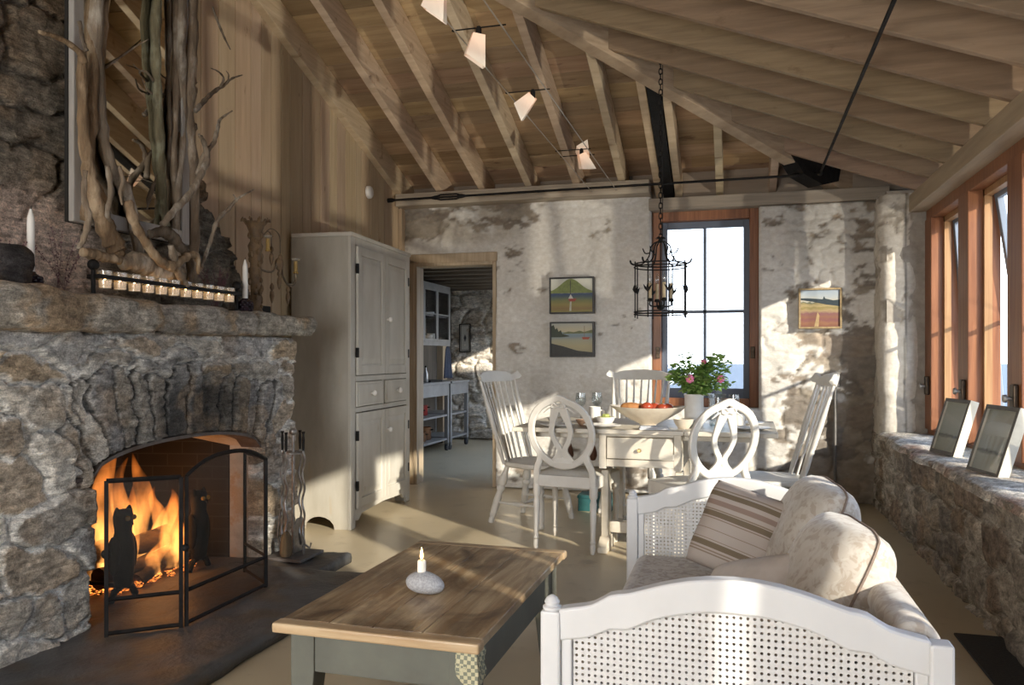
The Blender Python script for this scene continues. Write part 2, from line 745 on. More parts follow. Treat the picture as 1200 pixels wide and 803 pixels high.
def tone(lo=0.75, hi=1.2):
    t = rnd.uniform(lo, hi)
    return (t, t * rnd.uniform(0.94, 1.02), t * rnd.uniform(0.86, 1.02))


mb = MB()
y = 7.62
pitch = 0.165
while y > RIDGE + 1e-6:
    y2 = max(RIDGE, y - pitch)
    cuts = [-3.3] + sorted(rnd.uniform(-2.8, 0.5) for _ in range(rnd.choice((0, 1, 1)))) + [99]
    for i in range(len(cuts) - 1):
        xa = cuts[i] + 0.002
        if xa > min(hip_x(y2), hip_x(y)):
            continue
        x1, x2 = min(cuts[i + 1], hip_x(y)), min(cuts[i + 1], hip_x(y2))
        if x2 <= xa + 0.02:
            continue
        board(mb, [(xa, y2 + .006, zb(y2 + .006) + DB), (x2, y2 + .006, zb(y2 + .006) + DB), (x1, y, zb(y) + DB), (xa, y, zb(y) + DB)], 0.02, tone())
    y = y2
struct(mb.build('ceiling', wood_board))
mb = MB()
x = 1.72
while x > -2.95:
    x2 = x - pitch
    ya, yb = hip_y(x), hip_y(x2)
    yc, yd = 6 - ya, 6 - yb
    board(mb, [(x2 + .006, yd, zr(x2 + .006) + DR), (x, yc, zr(x) + DR), (x, ya, zr(x) + DR), (x2 + .006, yb, zr(x2 + .006) + DR)], 0.02, tone())
    x = x2
struct(mb.build('ceiling_right', wood_board_r))
# front slope (behind the camera) and the deck over the boards
mb = MB()
yf = 6 - 7.62
mb.add([(-3.3, RIDGE, zb(RIDGE) + DB), (-2.98, RIDGE, zb(RIDGE) + DB), (hip_x(7.62), yf, zb(7.62) + DB), (-3.3, yf, zb(7.62) + DB)], [(0, 1, 2, 3)])
struct(mb.build('ceiling_front', wood_board, solid=0.02))
mb = MB()
h = 0.05
mb.add([(-3.35, RIDGE, zb(RIDGE) + DB + h), (-2.98, RIDGE, zb(RIDGE) + DB + h), (hip_x(7.7), 7.7, zb(7.7) + DB + h), (-3.35, 7.7, zb(7.7) + DB + h),
        (-3.35, 6 - 7.7, zb(7.7) + DB + h), (hip_x(7.7), 6 - 7.7, zb(7.7) + DB + h), (1.8, hip_y(1.8), zr(1.8) + DR + h), (1.8, 6 - hip_y(1.8), zr(1.8) + DR + h)],
       [(0, 1, 2, 3), (0, 1, 5, 4), (1, 2, 6), (1, 6, 7), (1, 7, 5)])
struct(mb.build('roof_deck', dark_m))
# ---- rafters, each its own timber
back_x = [-3.03, -2.62, -2.21, -1.77, -1.34, -0.94, -0.64, -0.47, -0.12, 0.32, 0.76, 1.12]
for bx in back_x:
    y1 = max(RIDGE, hip_y(bx) - 0.02)
    y0 = 7.5
    m_ = MB().prism([(y0, zb(y0)), (y1, zb(y1)), (y1, zb(y1) + DB - .002), (y0, zb(y0) + DB - .002)], bx - 0.031, bx + 0.031, 'yz', tone(0.9, 1.15))
    struct(m_.build('rafter', wood_rafter, bevel=0.004))
# steel plate between the doubled rafters
y1 = hip_y(-0.555)
struct(MB().prism([(7.2, zb(7.2) - .02), (y1, zb(y1) - .02), (y1, zb(y1) + .18), (7.2, zb(7.2) + .18)], -0.60, -0.51, 'yz').build('rafter_plate', iron_m))
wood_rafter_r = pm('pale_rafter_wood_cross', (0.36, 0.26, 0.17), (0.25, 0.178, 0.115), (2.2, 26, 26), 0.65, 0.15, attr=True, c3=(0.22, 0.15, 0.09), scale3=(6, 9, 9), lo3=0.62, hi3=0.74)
k = 0
yy = 6.59
while yy > -1.3:
    x1 = hip_x(yy) if yy > RIDGE else hip_x(6 - yy)
    m_ = MB().prism([(1.72, zr(1.72)), (x1, zr(x1)), (x1, zr(x1) + DR - .002), (1.72, zr(1.72) + DR - .002)], yy - 0.022, yy + 0.022, 'xz', tone(0.85, 1.1))
    struct(m_.build('rafter', wood_rafter_r, bevel=0.004))
    yy -= 0.43
# hips
for sgn in (1, -1):
    a = Vector((1.45, hip_y(1.45), zr(1.45)))
    b = Vector((-2.98, RIDGE, zr(-2.98)))
    if sgn < 0:
        a.y = 6 - a.y
    d = (b - a).normalized()
    struct(MB().beam(a + Vector((0, 0, 0.105)), b + Vector((0, 0, 0.105)), 0.115, 0.30, col=(1.08, 1.05, 1.0)).build('hip_rafter', pm('hip_wood', (0.50, 0.38, 0.26), (0.37, 0.27, 0.18), (5, 5, 30), 0.65, 0.15), bevel=0.005))
# ---- plates and header
struct(MB().box((-3.05, 6.86, 2.62), (-0.70, 7.08, 2.735)).build('trim_1', wood_plate, bevel=0.006))
struct(MB().box((-3.05, 7.2, 2.60), (1.5, 7.26, 3.0)).build('trim_2', pm('dark_blocking', (0.30, 0.24, 0.185), (0.24, 0.19, 0.145), (2, 20, 20), 0.75)))
struct(MB().box((-0.72, 7.03, 2.495), (1.22, 7.22, 2.60)).build('trim_3', pm('grey_header_wood', (0.34, 0.29, 0.23), (0.25, 0.21, 0.17), (2, 30, 30), 0.75, 0.1), bevel=0.005))
struct(MB().box((1.30, -1.4, 2.325), (1.46, 6.78, 2.455)).build('trim_4', pm('eave_beam_wood', (0.46, 0.36, 0.245), (0.36, 0.28, 0.19), (20, 1.5, 20), 0.65, 0.12), bevel=0.006))
struct(MB().box((1.46, -1.4, 2.28), (1.64, 7.1, 2.34)).build('trim_5', wood_fir))
# ---- back wall: flaking plaster over stone
DOOR = (-2.93, -2.13, 0.0, 2.10)
WIN = (-0.70, 0.205, 0.775, 2.50)


def back_fn(U, V):
    seeds = stone_seeds(-3.1, 1.2, 0, 2.7, 0.30, 0.13, 21)
    idx, e, _ = stone_field(U, V, seeds, 33, 0.05)
    n = fbm(U * 3.6, V * 5.5, 80, 5)
    nf = fbm(U * 13, V * 24, 85, 4)
    lay = sstep(0.02, 0.28, e)
    right = sstep(0.1, 0.55, U)
    # bias: bare stone low down on the right, near the door head and at the foot of the wall
    bias = -0.05 + right * (0.03 + 0.21 * sstep(1.75, 0.9, V)) + right * 0.07 * sstep(0.62, 1.0, U)
    bias += (1 - right) * (0.16 * sstep(0.55, 0.1, V) + 0.19 * sstep(2.28, 2.42, V) * sstep(-1.2, -1.8, U) + 0.03 * sstep(2.0, 2.5, V))
    bias -= (1 - right) * 0.055 * sstep(2.3, 2.05, V) * sstep(0.35, 0.6, V)
    bias += (1 - right) * 0.02 * sstep(-1.6, -2.0, U) * sstep(1.6, 2.1, V)
    q = 0.62 * n + 0.38 * nf + bias + 0.06 * (1 - lay) * right
    bare = sstep(0.585, 0.66, q) * 0.9
    pl = np.stack([0.80 + 0 * U, 0.775 + 0 * U, 0.73 + 0 * U], -1)
    tint = fbm(U * 2.5 + 9, V * 2.5, 91, 4)[..., None]
    pl = pl * (0.82 + 0.34 * tint) 
    pl = pl * (1 - 0.25 * sstep(0.55, 0.63, q)[..., None] * 0.8)
    smooth_r = sstep(0.3, 0.5, U)[..., None] * sstep(1.7, 2.1, V)[..., None]
    pl = pl * (1 - 0.22 * smooth_r)
    r = np.random.RandomState(5)
    sc = np.array([(0.30, 0.24, 0.18), (0.25, 0.20, 0.155), (0.33, 0.28, 0.22), (0.22, 0.185, 0.15)])[r.randint(0, 4, len(seeds))][idx]
    sc = sc * (0.65 + 0.7 * fbm(U * 18, V * 30, 97, 3)[..., None])
    # ochre limewash left over the door
    oc = (sstep(2.22, 2.36, V) * sstep(-1.7, -2.2, U) * sstep(0.4, 0.6, fbm(U * 5, V * 5, 44)))[..., None]
    pl = pl * (1 - 0.45 * oc) + np.array((0.36, 0.28, 0.17)) * 0.45 * oc
    C = pl * (1 - bare[..., None]) + sc * bare[..., None]
    H = 0.055 * fbm(U * 1.6, V * 1.6, 101, 3) + 0.022 * fbm(U * 7, V * 7, 103, 4) + 0.02 * lay * (0.35 + 0.65 * np.maximum(bare, right * 0.6)) - 0.012 * bare
    return H, C


wb = thing('wall_back', '', '')
for kx in ('label', 'category'):
    del wb[kx]
wb['kind'] = 'structure'
relief('plaster_face', lines(-3.06, 1.16, 0.0145, (DOOR[0], DOOR[1], WIN[0], WIN[1])), lines(0.0, 2.64, 0.0145, (DOOR[3], WIN[2], WIN[3])), back_fn,
       lambda U, V, H: (U, 7.08 - H, V),
       hole=lambda u, v: ((u > DOOR[0]) & (u < DOOR[1]) & (v < DOOR[3])) | ((u > WIN[0]) & (u < WIN[1]) & (v > WIN[2]) & (v < WIN[3])) | ((u > WIN[0]) & (v > WIN[3])),
       mat=plaster_m, parent=wb, fold=0.02)
cb = MB()
for x0, x1, z0, z1 in ((DOOR[0], DOOR[1], DOOR[3], 2.66), (DOOR[1], WIN[0], 0, 2.66), (WIN[0], WIN[1], 0, WIN[2]), (WIN[1], 1.55, 0, 2.66), (WIN[0], WIN[1], WIN[3], 2.7)):
    cb.box((x0, 7.095, z0), (x1, 7.5, min(z1, 2.5) if x1 > -.6 else z1))
cb.box((-3.3, 7.095, 0), (DOOR[0], 7.2, 2.66))
cb.build('masonry', core_m, wb)
# ---- plank wall (left gable)
pm_ = MB()
y = 6.96
r4 = random.Random(9)
while y > -1.4:
    w = r4.choice((0.12, 0.145, 0.17))
    y2 = max(-1.4, y - w)
    z0 = 0.0 if y2 > 4.3 else 1.30
    top = lambda q: (zb(q) if q > RIDGE else zb(6 - q)) + DB - 0.01
    t = r4.uniform(0.84, 1.1)
    c = (t, t * r4.uniform(0.95, 1.01), t * r4.uniform(0.9, 1.0))
    pm_.prism([(y2 + .008, z0), (y, z0), (y, top(y)), (y2 + .008, top(y2 + .008))], GABLE - 0.02, GABLE, 'yz', c)
    y = y2
wl = struct(pm_.build('wall_left', wood_plank, bevel=0.003))
bk = MB()
bk.prism([(4.3, 0), (7.08, 0), (7.08, zb(7.08) + DB), (4.3, zb(4.3) + DB)], GABLE - 0.08, GABLE - 0.012, 'yz')
bk.prism([(-1.6, 1.3), (4.3, 1.3), (4.3, zb(4.3) + DB), (RIDGE, zb(RIDGE) + DB), (-1.6, zb(7.6) + DB)], GABLE - 0.08, GABLE - 0.012, 'yz')
bk.prism([(-1.6, 0), (0.0, 0), (0.0, 1.3), (-1.6, 1.3)], GABLE - 0.08, GABLE - 0.012, 'yz')
bk.build('plank_backing', dark_m, wl)
MB().box((GABLE, 6.96, 0), (GABLE + 0.035, 7.09, 2.62)).build('corner_board', wood_plank, wl, bevel=0.003)
# ---- front wall behind the camera, with unseen glazed doors placed there to let in fill light
fw_ = MB()
for x0, x1, z0, z1 in ((-3.3, -2.95, 0, 2.65), (-0.55, 1.6, 0, 2.65), (-2.95, -0.55, 2.35, 2.65)):
    fw_.box((x0, -1.65, z0), (x1, -1.4, z1))
struct(fw_.build('wall_front', pm('front_plaster', (0.66, 0.62, 0.56), (0.55, 0.51, 0.45), (6, 6, 6), 0.9)))
clear = thin('window_glass', (0.97, 0.98, 0.99), 0.06)
d1 = bpy.data.objects.new('door_1', None)
COL.objects.link(d1)
struct(d1)
g = MB()
for k in range(3):
    x0 = -2.95 + 0.8 * k
    for a, b in (((x0, -1.58, 0), (x0 + .09, -1.5, 2.35)), ((x0 + .71, -1.58, 0), (x0 + .8, -1.5, 2.35)), ((x0 + .09, -1.58, 0), (x0 + .71, -1.5, .2)), ((x0 + .09, -1.58, 2.24), (x0 + .71, -1.5, 2.35))):
        g.box(a, b)
g.build('door_frame', wood_fir, d1)
MB().box((-2.9, -1.545, 0.15), (-0.6, -1.54, 2.3)).build('pane', clear, d1)
# ---- right wall below the sill
PAL_R = [(0.25, 0.21, 0.165), (0.20, 0.17, 0.14), (0.30, 0.26, 0.21), (0.23, 0.175, 0.13), (0.33, 0.29, 0.24)]


def right_fn(U, V):
    seeds = stone_seeds(-1.4, 7.1, 0, 0.66, 0.34, 0.17, 55)
    idx, e, f1 = stone_field(U, V, seeds, 61, 0.05)
    C = stone_colors(idx, e, U, V, PAL_R, (0.37, 0.33, 0.27), 71, len(seeds), 0.2)
    far = sstep(5.6, 6.9, U)[..., None]
    lime = sstep(0.5, 0.58, fbm(U * 7, V * 7, 77, 4))[..., None] * far
    C = C * (1 - 0.75 * lime) + np.array((0.55, 0.51, 0.44)) * 0.75 * lime
    H = 0.032 * sstep(0.04, 0.3, e) * (0.5 + 0.9 * vnoise(idx * 1.7, idx * 0.3, 5)) + 0.03 * fbm(U * 10, V * 10, 81) + 0.008 * strata(idx, U, V, 71)
    return H, C


wr = bpy.data.objects.new('wall_right', None)
COL.objects.link(wr)
struct(wr)
relief('stone_face', np.concatenate([np.linspace(-1.4, 2.0, 60), lines(2.02, 7.06, 0.0155)]), lines(0.0, 0.62, 0.0155), right_fn,
       lambda U, V, H: (1.135 - H, U, V), mat=rock_shader('sill_wall_stone', (9, 9, 24), 120, 0.32, 0.28, 0.55), parent=wr, edges='t', fold=0.01)
cb = MB().box((1.137, -1.4, 0), (1.6, 7.5, 0.585)).box((1.145, 6.735, 0.585), (1.6, 7.5, 2.5))
cb.build('masonry', core_m, wr)
MB().box((1.16, -1.4, 0.585), (1.6, 0.47, 2.5)).build('plastered_wall', pm('side_plaster', (0.62, 0.58, 0.52), (0.50, 0.46, 0.40), (5, 5, 5), 0.9, 0.2), wr)


def sill_fn(U, V):
    seeds = stone_seeds(-1.5, 7.0, 1.05, 1.5, 0.5, 0.5, 12)
    idx, e, f1 = stone_field(U, V, seeds, 15, 0.06)
    C = stone_colors(idx, e, U, V, [(0.62, 0.56, 0.47), (0.52, 0.47, 0.40), (0.68, 0.63, 0.55)], (0.6, 0.55, 0.47), 19, len(seeds), 0.06)
    rd = (sstep(0.55, 0.7, fbm(U * 2.4, V * 3, 29)) * sstep(1.22, 1.1, V))[..., None]
    C = C * (1 - 0.6 * rd) + np.array((0.28, 0.12, 0.07)) * 0.6 * rd
    H = 0.012 * sstep(0.0, 0.06, e) * vnoise(idx * 2.3, idx * .7, 8) * 2.4 + 0.012 * fbm(U * 9, V * 9, 18) - 0.02 * sstep(1.13, 1.06, V)
    return H, C


sl_ = relief('window_sill', lines(0.5, 6.72, 0.016), lines(1.065, 1.5, 0.0145), sill_fn,
             lambda U, V, H: (V + 0.02 * (fbm(U * 5, V * 0 + 3, 66) - .5) * 2 * sstep(1.25, 1.07, V) * 2, U, 0.612 + H), mat=stone_m, parent=wr, fold=0.035, edges='lrtb')


def pier_fn(U, V):
    n = fbm(U * 5, V * 3.2, 210, 5)
    nf = fbm(U * 16, V * 16, 212, 4)
    q = 0.6 * n + 0.4 * nf + 0.07 * sstep(2.1, 2.5, V) + 0.05 * sstep(0.55, 0.35, U)
    bare = sstep(0.56, 0.62, q)[..., None]
    pl = np.stack([0.69 + 0 * U, 0.645 + 0 * U, 0.57 + 0 * U], -1) * (0.78 + 0.44 * fbm(U * 4, V * 4, 216)[..., None])
    crack = sstep(0.012, 0.003, np.abs(U - 0.44 - 0.03 * (fbm(U * 0 + 2, V * 3, 219) - .5)))[..., None]
    sc = np.array((0.36, 0.31, 0.25)) * (0.6 + 0.8 * fbm(U * 20, V * 20, 218)[..., None])
    C = pl * (1 - bare * 0.75) + sc * bare * 0.75
    C = C * (1 - 0.5 * crack)
    H = (0.055 * fbm(U * 2.5, V * 2.5, 220, 3) + 0.028 * fbm(U * 9, V * 9, 221, 4) - 0.012 * bare[..., 0]) * sstep(0.60, 0.45, U)
    return H, C


# the pier bends round the corner into the window reveal: u runs along both faces
def pier_place(U, V, H):
    t = np.clip((U - 0.28) / 0.06, 0, 1)
    ang = t * PI / 2
    # straight along the wall (decreasing Y), rounded corner, then outward (increasing X)
    R = 0.06 * 2 / PI
    s1 = np.minimum(U, 0.28)
    s3 = np.maximum(U - 0.34, 0)
    X = 1.14 + R * (1 - np.cos(ang)) + s3
    Y = 7.08 - s1 - R * np.sin(ang)
    nx = -np.cos(ang)
    ny = -np.sin(ang)
    return X + nx * H, Y + ny * H, V


relief('pier_face', lines(0.0, 0.58, 0.0125), lines(0.60, 2.49, 0.0145), pier_fn, pier_place, mat=plaster_m, parent=wr, fold=0.02, edges='rt')
# ---- right windows: posts and open awning sashes
POSTS = [6.66 - 0.97 * k for k in range(7)]
struct(MB().box((1.42, 0.47, 2.25), (1.60, 6.72, 2.33)).build('trim_6', wood_fir, bevel=0.004))
struct(MB().box((1.43, 0.47, 0.585), (1.60, 6.72, 0.665)).build('trim_7', wood_fir, bevel=0.004))
for k, py in enumerate(POSTS):
    p = bpy.data.objects.new('window_post', None)
    COL.objects.link(p)
    struct(p)
    MB().box((1.415, py - 0.115, 0.66), (1.60, py + 0.115, 2.26)).build('post', wood_fir, p, bevel=0.006)
    MB().box((1.388, py - 0.08, 0.925), (1.415, py - 0.01, 1.065)).build('latch_plate', pm('bronze', (0.045, 0.032, 0.022), (0.08, 0.055, 0.035), (30, 30, 30), 0.4, metal=0.7), p, bevel=0.008)
    MB().turned((1.388, py - .045, 0.99), (1.35, py - .045, 0.99), [(0, .012), (.5, .01), (.6, .022), (1, .02)]).build('latch_knob', pm('steel', (0.35, 0.34, 0.33), (0.25, 0.24, 0.23), (30, 30, 30), 0.35, metal=0.8), p, smooth=True)
sash_m = pm('sash_wood', (0.42, 0.24, 0.11), (0.32, 0.17, 0.075), (40, 40, 2), 0.4)
for k in range(7):
    ya, yb = (POSTS[k + 1] + 0.115 if k < 6 else 0.47), POSTS[k] - 0.115
    w = bpy.data.objects.new('window_%d' % (k + 1), None)
    COL.objects.link(w)
    struct(w)
    f = MB()
    for a, b in (((1.50, ya, .665), (1.545, ya + .03, 2.25)), ((1.50, yb - .03, .665), (1.545, yb, 2.25)), ((1.50, ya, 2.21), (1.545, yb, 2.25)), ((1.50, ya, .665), (1.545, yb, .70))):
        f.box(a, b)
    f.build('window_stop', sash_m, w)
    s = bpy.data.objects.new('sash', None)
    COL.objects.link(s)
    s.parent = w
    s.location = (1.575, 0, 2.24)
    s.rotation_euler = (0, -math.radians((4, 8, 8, 6, 4, 4, 0)[k]), 0)
    f = MB()
    H_ = 1.56
    for a, b in (((-.02, ya + .01, -H_), (.02, ya + .06, 0)), ((-.02, yb - .06, -H_), (.02, yb - .01, 0)), ((-.02, ya + .06, -.05), (.02, yb - .06, 0)), ((-.02, ya + .06, -H_), (.02, yb - .06, -H_ + .06)), ((-.012, ya + .06, -.80), (.012, yb - .06, -.775))):
        f.box(a, b)
    f.build('sash_frame', pm('grey_sash', (0.20, 0.235, 0.29), rough=0.45), s, bevel=0.004)
    MB().box((-.003, ya + .05, -H_ + .04), (.003, yb - .05, -.03)).build('pane', clear, s)
# ---- back window
w = bpy.data.objects.new('window_8', None)
COL.objects.link(w)
struct(w)
f = MB()
x0, x1, z0, z1 = WIN
for a, b in (((x0, 7.16, z0), (x0 + .075, 7.40, z1)), ((x1 - .075, 7.16, z0), (x1, 7.40, z1)), ((x0 + .075, 7.16, z1 - .085), (x1 - .075, 7.40, z1)), ((x0 + .075, 7.16, z0), (x1 - .075, 7.40, z0 + .075))):
    f.box(a, b)
f.build('window_frame', wood_fir, w, bevel=0.005)
f = MB()
for a, b in (((x0 + .075, 7.24, z0 + .075), (x0 + .125, 7.29, z1 - .085)), ((x1 - .125, 7.24, z0 + .075), (x1 - .075, 7.29, z1 - .085)), ((x0 + .125, 7.24, z1 - .145), (x1 - .125, 7.29, z1 - .085)), ((x0 + .125, 7.24, z0 + .075), (x1 - .125, 7.29, z0 + .16)),
             ((-.262, 7.25, z0 + .16), (-.234, 7.28, z1 - .145)), ((x0 + .125, 7.25, 1.60), (x1 - .125, 7.28, 1.628))):
    f.box(a, b)
f.build('sash_frame', pm('blue_grey_sash', (0.115, 0.14, 0.19), rough=0.45), w, bevel=0.003)
MB().box((x0 + .11, 7.262, z0 + .14), (x1 - .11, 7.267, z1 - .12)).build('pane', clear, w)
f = MB()
for sx_ in (x0 + .05, x1 - .05):
    f.box((sx_ - .018, 7.135, 1.20), (sx_ + .018, 7.16, 1.30)).turned((sx_, 7.135, 1.25), (sx_, 7.10, 1.25), [(0, .012), (1, .015)], 8)
f.build('latch', _mats['bronze'], w, bevel=0.004)
# ---- doorway trim
tr = bpy.data.objects.new('door_2', None)
COL.objects.link(tr)
struct(tr)
f = MB()
f.box((-3.02, 7.02, 0), (DOOR[0] + .0, 7.06, 2.13)).box((-3.02, 7.02, 2.10), (-2.11, 7.06, 2.185))
f.build('casing', wood_trim, tr, bevel=0.004)
f = MB()
f.box((DOOR[0] - .005, 7.03, 0), (DOOR[0] + .028, 7.20, 2.10)).box((DOOR[1] - .028, 7.05, 0), (DOOR[1] + .005, 7.20, 2.10)).box((DOOR[0] + .02, 7.03, 2.07), (DOOR[1] - .02, 7.20, 2.105))
f.build('door_lining', wood_trim, tr, bevel=0.004)
# ---- kitchen shell beyond the doorway
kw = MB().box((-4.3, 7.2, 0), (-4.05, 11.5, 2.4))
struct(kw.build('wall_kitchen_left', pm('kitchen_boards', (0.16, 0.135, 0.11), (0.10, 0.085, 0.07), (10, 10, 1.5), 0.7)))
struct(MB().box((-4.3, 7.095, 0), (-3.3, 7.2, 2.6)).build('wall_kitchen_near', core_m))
kr = MB().box((-1.8, 7.5, 0), (-1.55, 8.0, 2.4)).box((-1.8, 11.0, 0), (-1.55, 11.5, 2.4)).box((-1.8, 8.0, 0), (-1.55, 11.0, 0.6)).box((-1.8, 8.0, 2.15), (-1.55, 11.0, 2.4))
struct(kr.build('wall_kitchen_right', core_m))


def kit_fn(U, V):
    seeds = stone_seeds(-4.1, -1.8, 0, 2.3, 0.32, 0.2, 155)
    idx, e, f1 = stone_field(U, V, seeds, 161, 0.06)
    C = stone_colors(idx, e, U, V, [(0.52, 0.46, 0.38), (0.58, 0.53, 0.46), (0.42, 0.36, 0.29)], (0.66, 0.62, 0.55), 171, len(seeds), 0.3)
    q = sstep(0.40, 0.52, fbm(U * 4, V * 3, 172, 5))[..., None]
    C = C * (1 - 0.8 * q) + np.array((0.74, 0.69, 0.62)) * 0.8 * q
    H = 0.05 * sstep(0.02, 0.4, e) + 0.03 * fbm(U * 8, V * 8, 181) + 0.1 * sstep(-3.55, -3.5, U) * 0
    return H, C


relief('wall_kitchen_far', lines(-4.1, -1.8, 0.02), lines(0, 2.3, 0.02), kit_fn, lambda U, V, H: (U, 11.2 - H, V), mat=stone_m)['kind'] = 'structure'
struct(MB().box((-4.3, 11.22, 0), (-1.5, 11.5, 2.4)).build('wall_kitchen_outer', core_m))
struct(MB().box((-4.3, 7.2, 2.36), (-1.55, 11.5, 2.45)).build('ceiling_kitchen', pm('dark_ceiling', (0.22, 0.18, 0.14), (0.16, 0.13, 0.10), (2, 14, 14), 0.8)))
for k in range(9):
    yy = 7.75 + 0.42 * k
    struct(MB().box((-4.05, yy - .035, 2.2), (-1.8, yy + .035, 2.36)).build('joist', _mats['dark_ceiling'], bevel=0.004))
struct(MB().box((-4.05, 10.55, 0), (-3.96, 10.72, 2.2)).build('trim_8', wood_trim, bevel=0.004))
# ---- outside: granite shore, sea
struct(MB().box((-40, -40, -1.4), (3.6, 24, -1.0)).build('ground_shore', pm('pale_granite', (0.50, 0.47, 0.42), (0.40, 0.38, 0.33), (0.4, 0.4, 0.4), 0.9, c3=(0.33, 0.36, 0.22), scale3=(0.12, 0.12, 0.12), lo3=0.5, hi3=0.56)))
struct(MB().box((-3000, -3000, -6.2), (3000, 4000, -6.0)).build('sea', pm('sea_water', (0.13, 0.14, 0.15), (0.155, 0.165, 0.175), (0.02, 0.3, 1), 0.7, spec=0.05)))
# ================================================================== FIREPLACE
def PX(u, v, X):
    """point of the plane x = X seen in the photograph's direction (u, v)"""
    r, up = (u - 600) / 931, (420 - v) / 931
    S, C = math.sin(A_YAW), math.cos(A_YAW)
    t = X / (-S + r * C)
    return Vector((X, (C + r * S) * t, 1.2 + up * t))


OP0, OP1 = 2.74, 3.97
def arch(y):
    t = (y - (OP0 + OP1) / 2) / ((OP1 - OP0) / 2)
    return 0.70 + 0.115 * np.sqrt(np.clip(1 - np.abs(t) ** 2.2, 0, 1)) + 0.0 * y


fp = thing('stone_fireplace', 'fieldstone fireplace with arched opening and rough stone mantel on left wall', 'fireplace', (0, 0, 0))
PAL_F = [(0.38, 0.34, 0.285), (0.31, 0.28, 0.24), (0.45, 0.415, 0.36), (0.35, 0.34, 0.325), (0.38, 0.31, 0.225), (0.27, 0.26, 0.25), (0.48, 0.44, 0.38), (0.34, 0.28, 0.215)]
seeds_arch = []
ra_ = random.Random(4)
yv = OP0 - 0.10
while yv < OP1 + 0.10:
    wv = ra_.uniform(0.075, 0.15)
    yc = yv + wv / 2
    tt = (yc - 3.355) / 0.62
    base = float(arch(np.array(min(max(yc, OP0 + .01), OP1 - .01))))
    seeds_arch.append((yc + 0.05 * tt, base + 0.185 - 0.03 * abs(tt), wv / 2, 0.20, -0.28 * tt))
    yv += wv
n_arch = len(seeds_arch)
keep = lambda q: not (OP0 - 0.13 < q[0] < OP1 + 0.13 and 0.55 < q[1] < 1.13)
seeds_f = seeds_arch + stone_seeds(1.1, 4.5, 0.0, 1.36, 0.33, 0.15, 77, keep)


def fire_fn(U, V):
    idx, e, f1 = stone_field(U, V, seeds_f, 201, 0.05)
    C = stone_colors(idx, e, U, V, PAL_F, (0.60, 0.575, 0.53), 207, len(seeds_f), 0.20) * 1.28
    ar = (idx < n_arch)[..., None]
    jt = ar * (1 - sstep(0.06, 0.19, e))[..., None]
    C = C * (1 - 0.85 * jt) + np.array((0.06, 0.056, 0.05)) * 0.85 * jt
    soot = 1.1 * np.exp(-((U - 3.42) / 0.50) ** 2) * sstep(1.30, 0.98, V) * sstep(0.55, 0.70, V)
    soot = np.clip(soot * (0.65 + 0.7 * fbm(U * 9, V * 4, 211)), 0, 1)[..., None]
    C = C * (1 - 0.90 * soot) + np.array((0.02, 0.019, 0.018)) * 0.90 * soot
    warm = sstep(0.55, 0.7, fbm(U * 6, V * 6, 217, 4))[..., None] * 0.35
    C = C * (1 - warm) + np.array((0.36, 0.25, 0.15)) * warm
    rs = np.random.RandomState(17).rand(len(seeds_f))
    pit = fbm(U * 38, V * 55, 227, 3) - 0.5
    H = 0.040 * sstep(0.03, 0.17, e) * (0.3 + 0.9 * rs[idx]) + 0.009 * strata(idx, U, V, 207) + 0.022 * (fbm(U * 13, V * 24, 221, 5)) + 0.03 * fbm(U * 4, V * 4, 223) + 0.007 * pit * sstep(.1, .3, e)
    H = H + 0.02 * (fbm(U * 7 + idx * 3.1, V * 7 + idx * 1.7, 229, 2) - 0.5) * sstep(0.08, 0.3, e)
    return H, C


us = np.concatenate([np.linspace(0.6, 1.88, 40), lines(1.9, 4.34, 0.0085, (OP0, OP1))])
vs = lines(0.0, 1.33, 0.0085)
ob = relief('masonry_face', us, vs, fire_fn, lambda U, V, H: (-2.645 + H, U, V),
            hole=lambda u, v: (u > OP0) & (u < OP1) & (v < arch(np.clip(u, OP0, OP1)) + 0.004), mat=stone_m, parent=fp, fold=0.03, edges='rt')
# right return of the pier
relief('pier_return', lines(0, 0.42, 0.02), lines(0, 1.33, 0.02), lambda U, V: (0.03 * fbm(U * 8, V * 8, 5), fire_fn(U + 3.9, V)[1]),
       lambda U, V, H: (-2.65 - U, 4.325 + H, V), mat=stone_m, parent=fp)
AP = [(float(q), float(arch(np.array(q)))) for q in np.linspace(OP0, OP1, 25)]
core = MB().prism([(-0.4, 0), (OP0 - .005, 0)] + [(OP0 - .005, AP[0][1])] + AP + [(OP1 + .005, AP[-1][1]), (OP1 + .005, 0), (4.32, 0), (4.32, 1.32), (-0.4, 1.32)], -3.06, -2.66, 'yz')
core.build('masonry_core', pm('jamb_stone', (0.46, 0.42, 0.36), (0.32, 0.28, 0.235), (9, 9, 9), 0.85, 0.5, c3=(0.36, 0.26, 0.17), scale3=(6, 6, 6)), fp)
# iron lintel strap following the arch
lp = [(-2.635, q, z + 0.004) for q, z in ([(2.62, 0.694)] + AP + [(4.08, 0.70)])]
lm = MB()
for i in range(len(lp) - 1):
    a, b = lp[i], lp[i + 1]
    lm.prism([(a[1], a[2] - .012), (b[1], b[2] - .012), (b[1], b[2] + .004), (a[1], a[2] + .004)], -2.72, -2.592, 'yz')
lm.build('lintel_strap', pm('rusty_steel', (0.14, 0.12, 0.11), (0.09, 0.065, 0.05), (12, 12, 12), 0.6, 0.2, metal=0.5), fp)
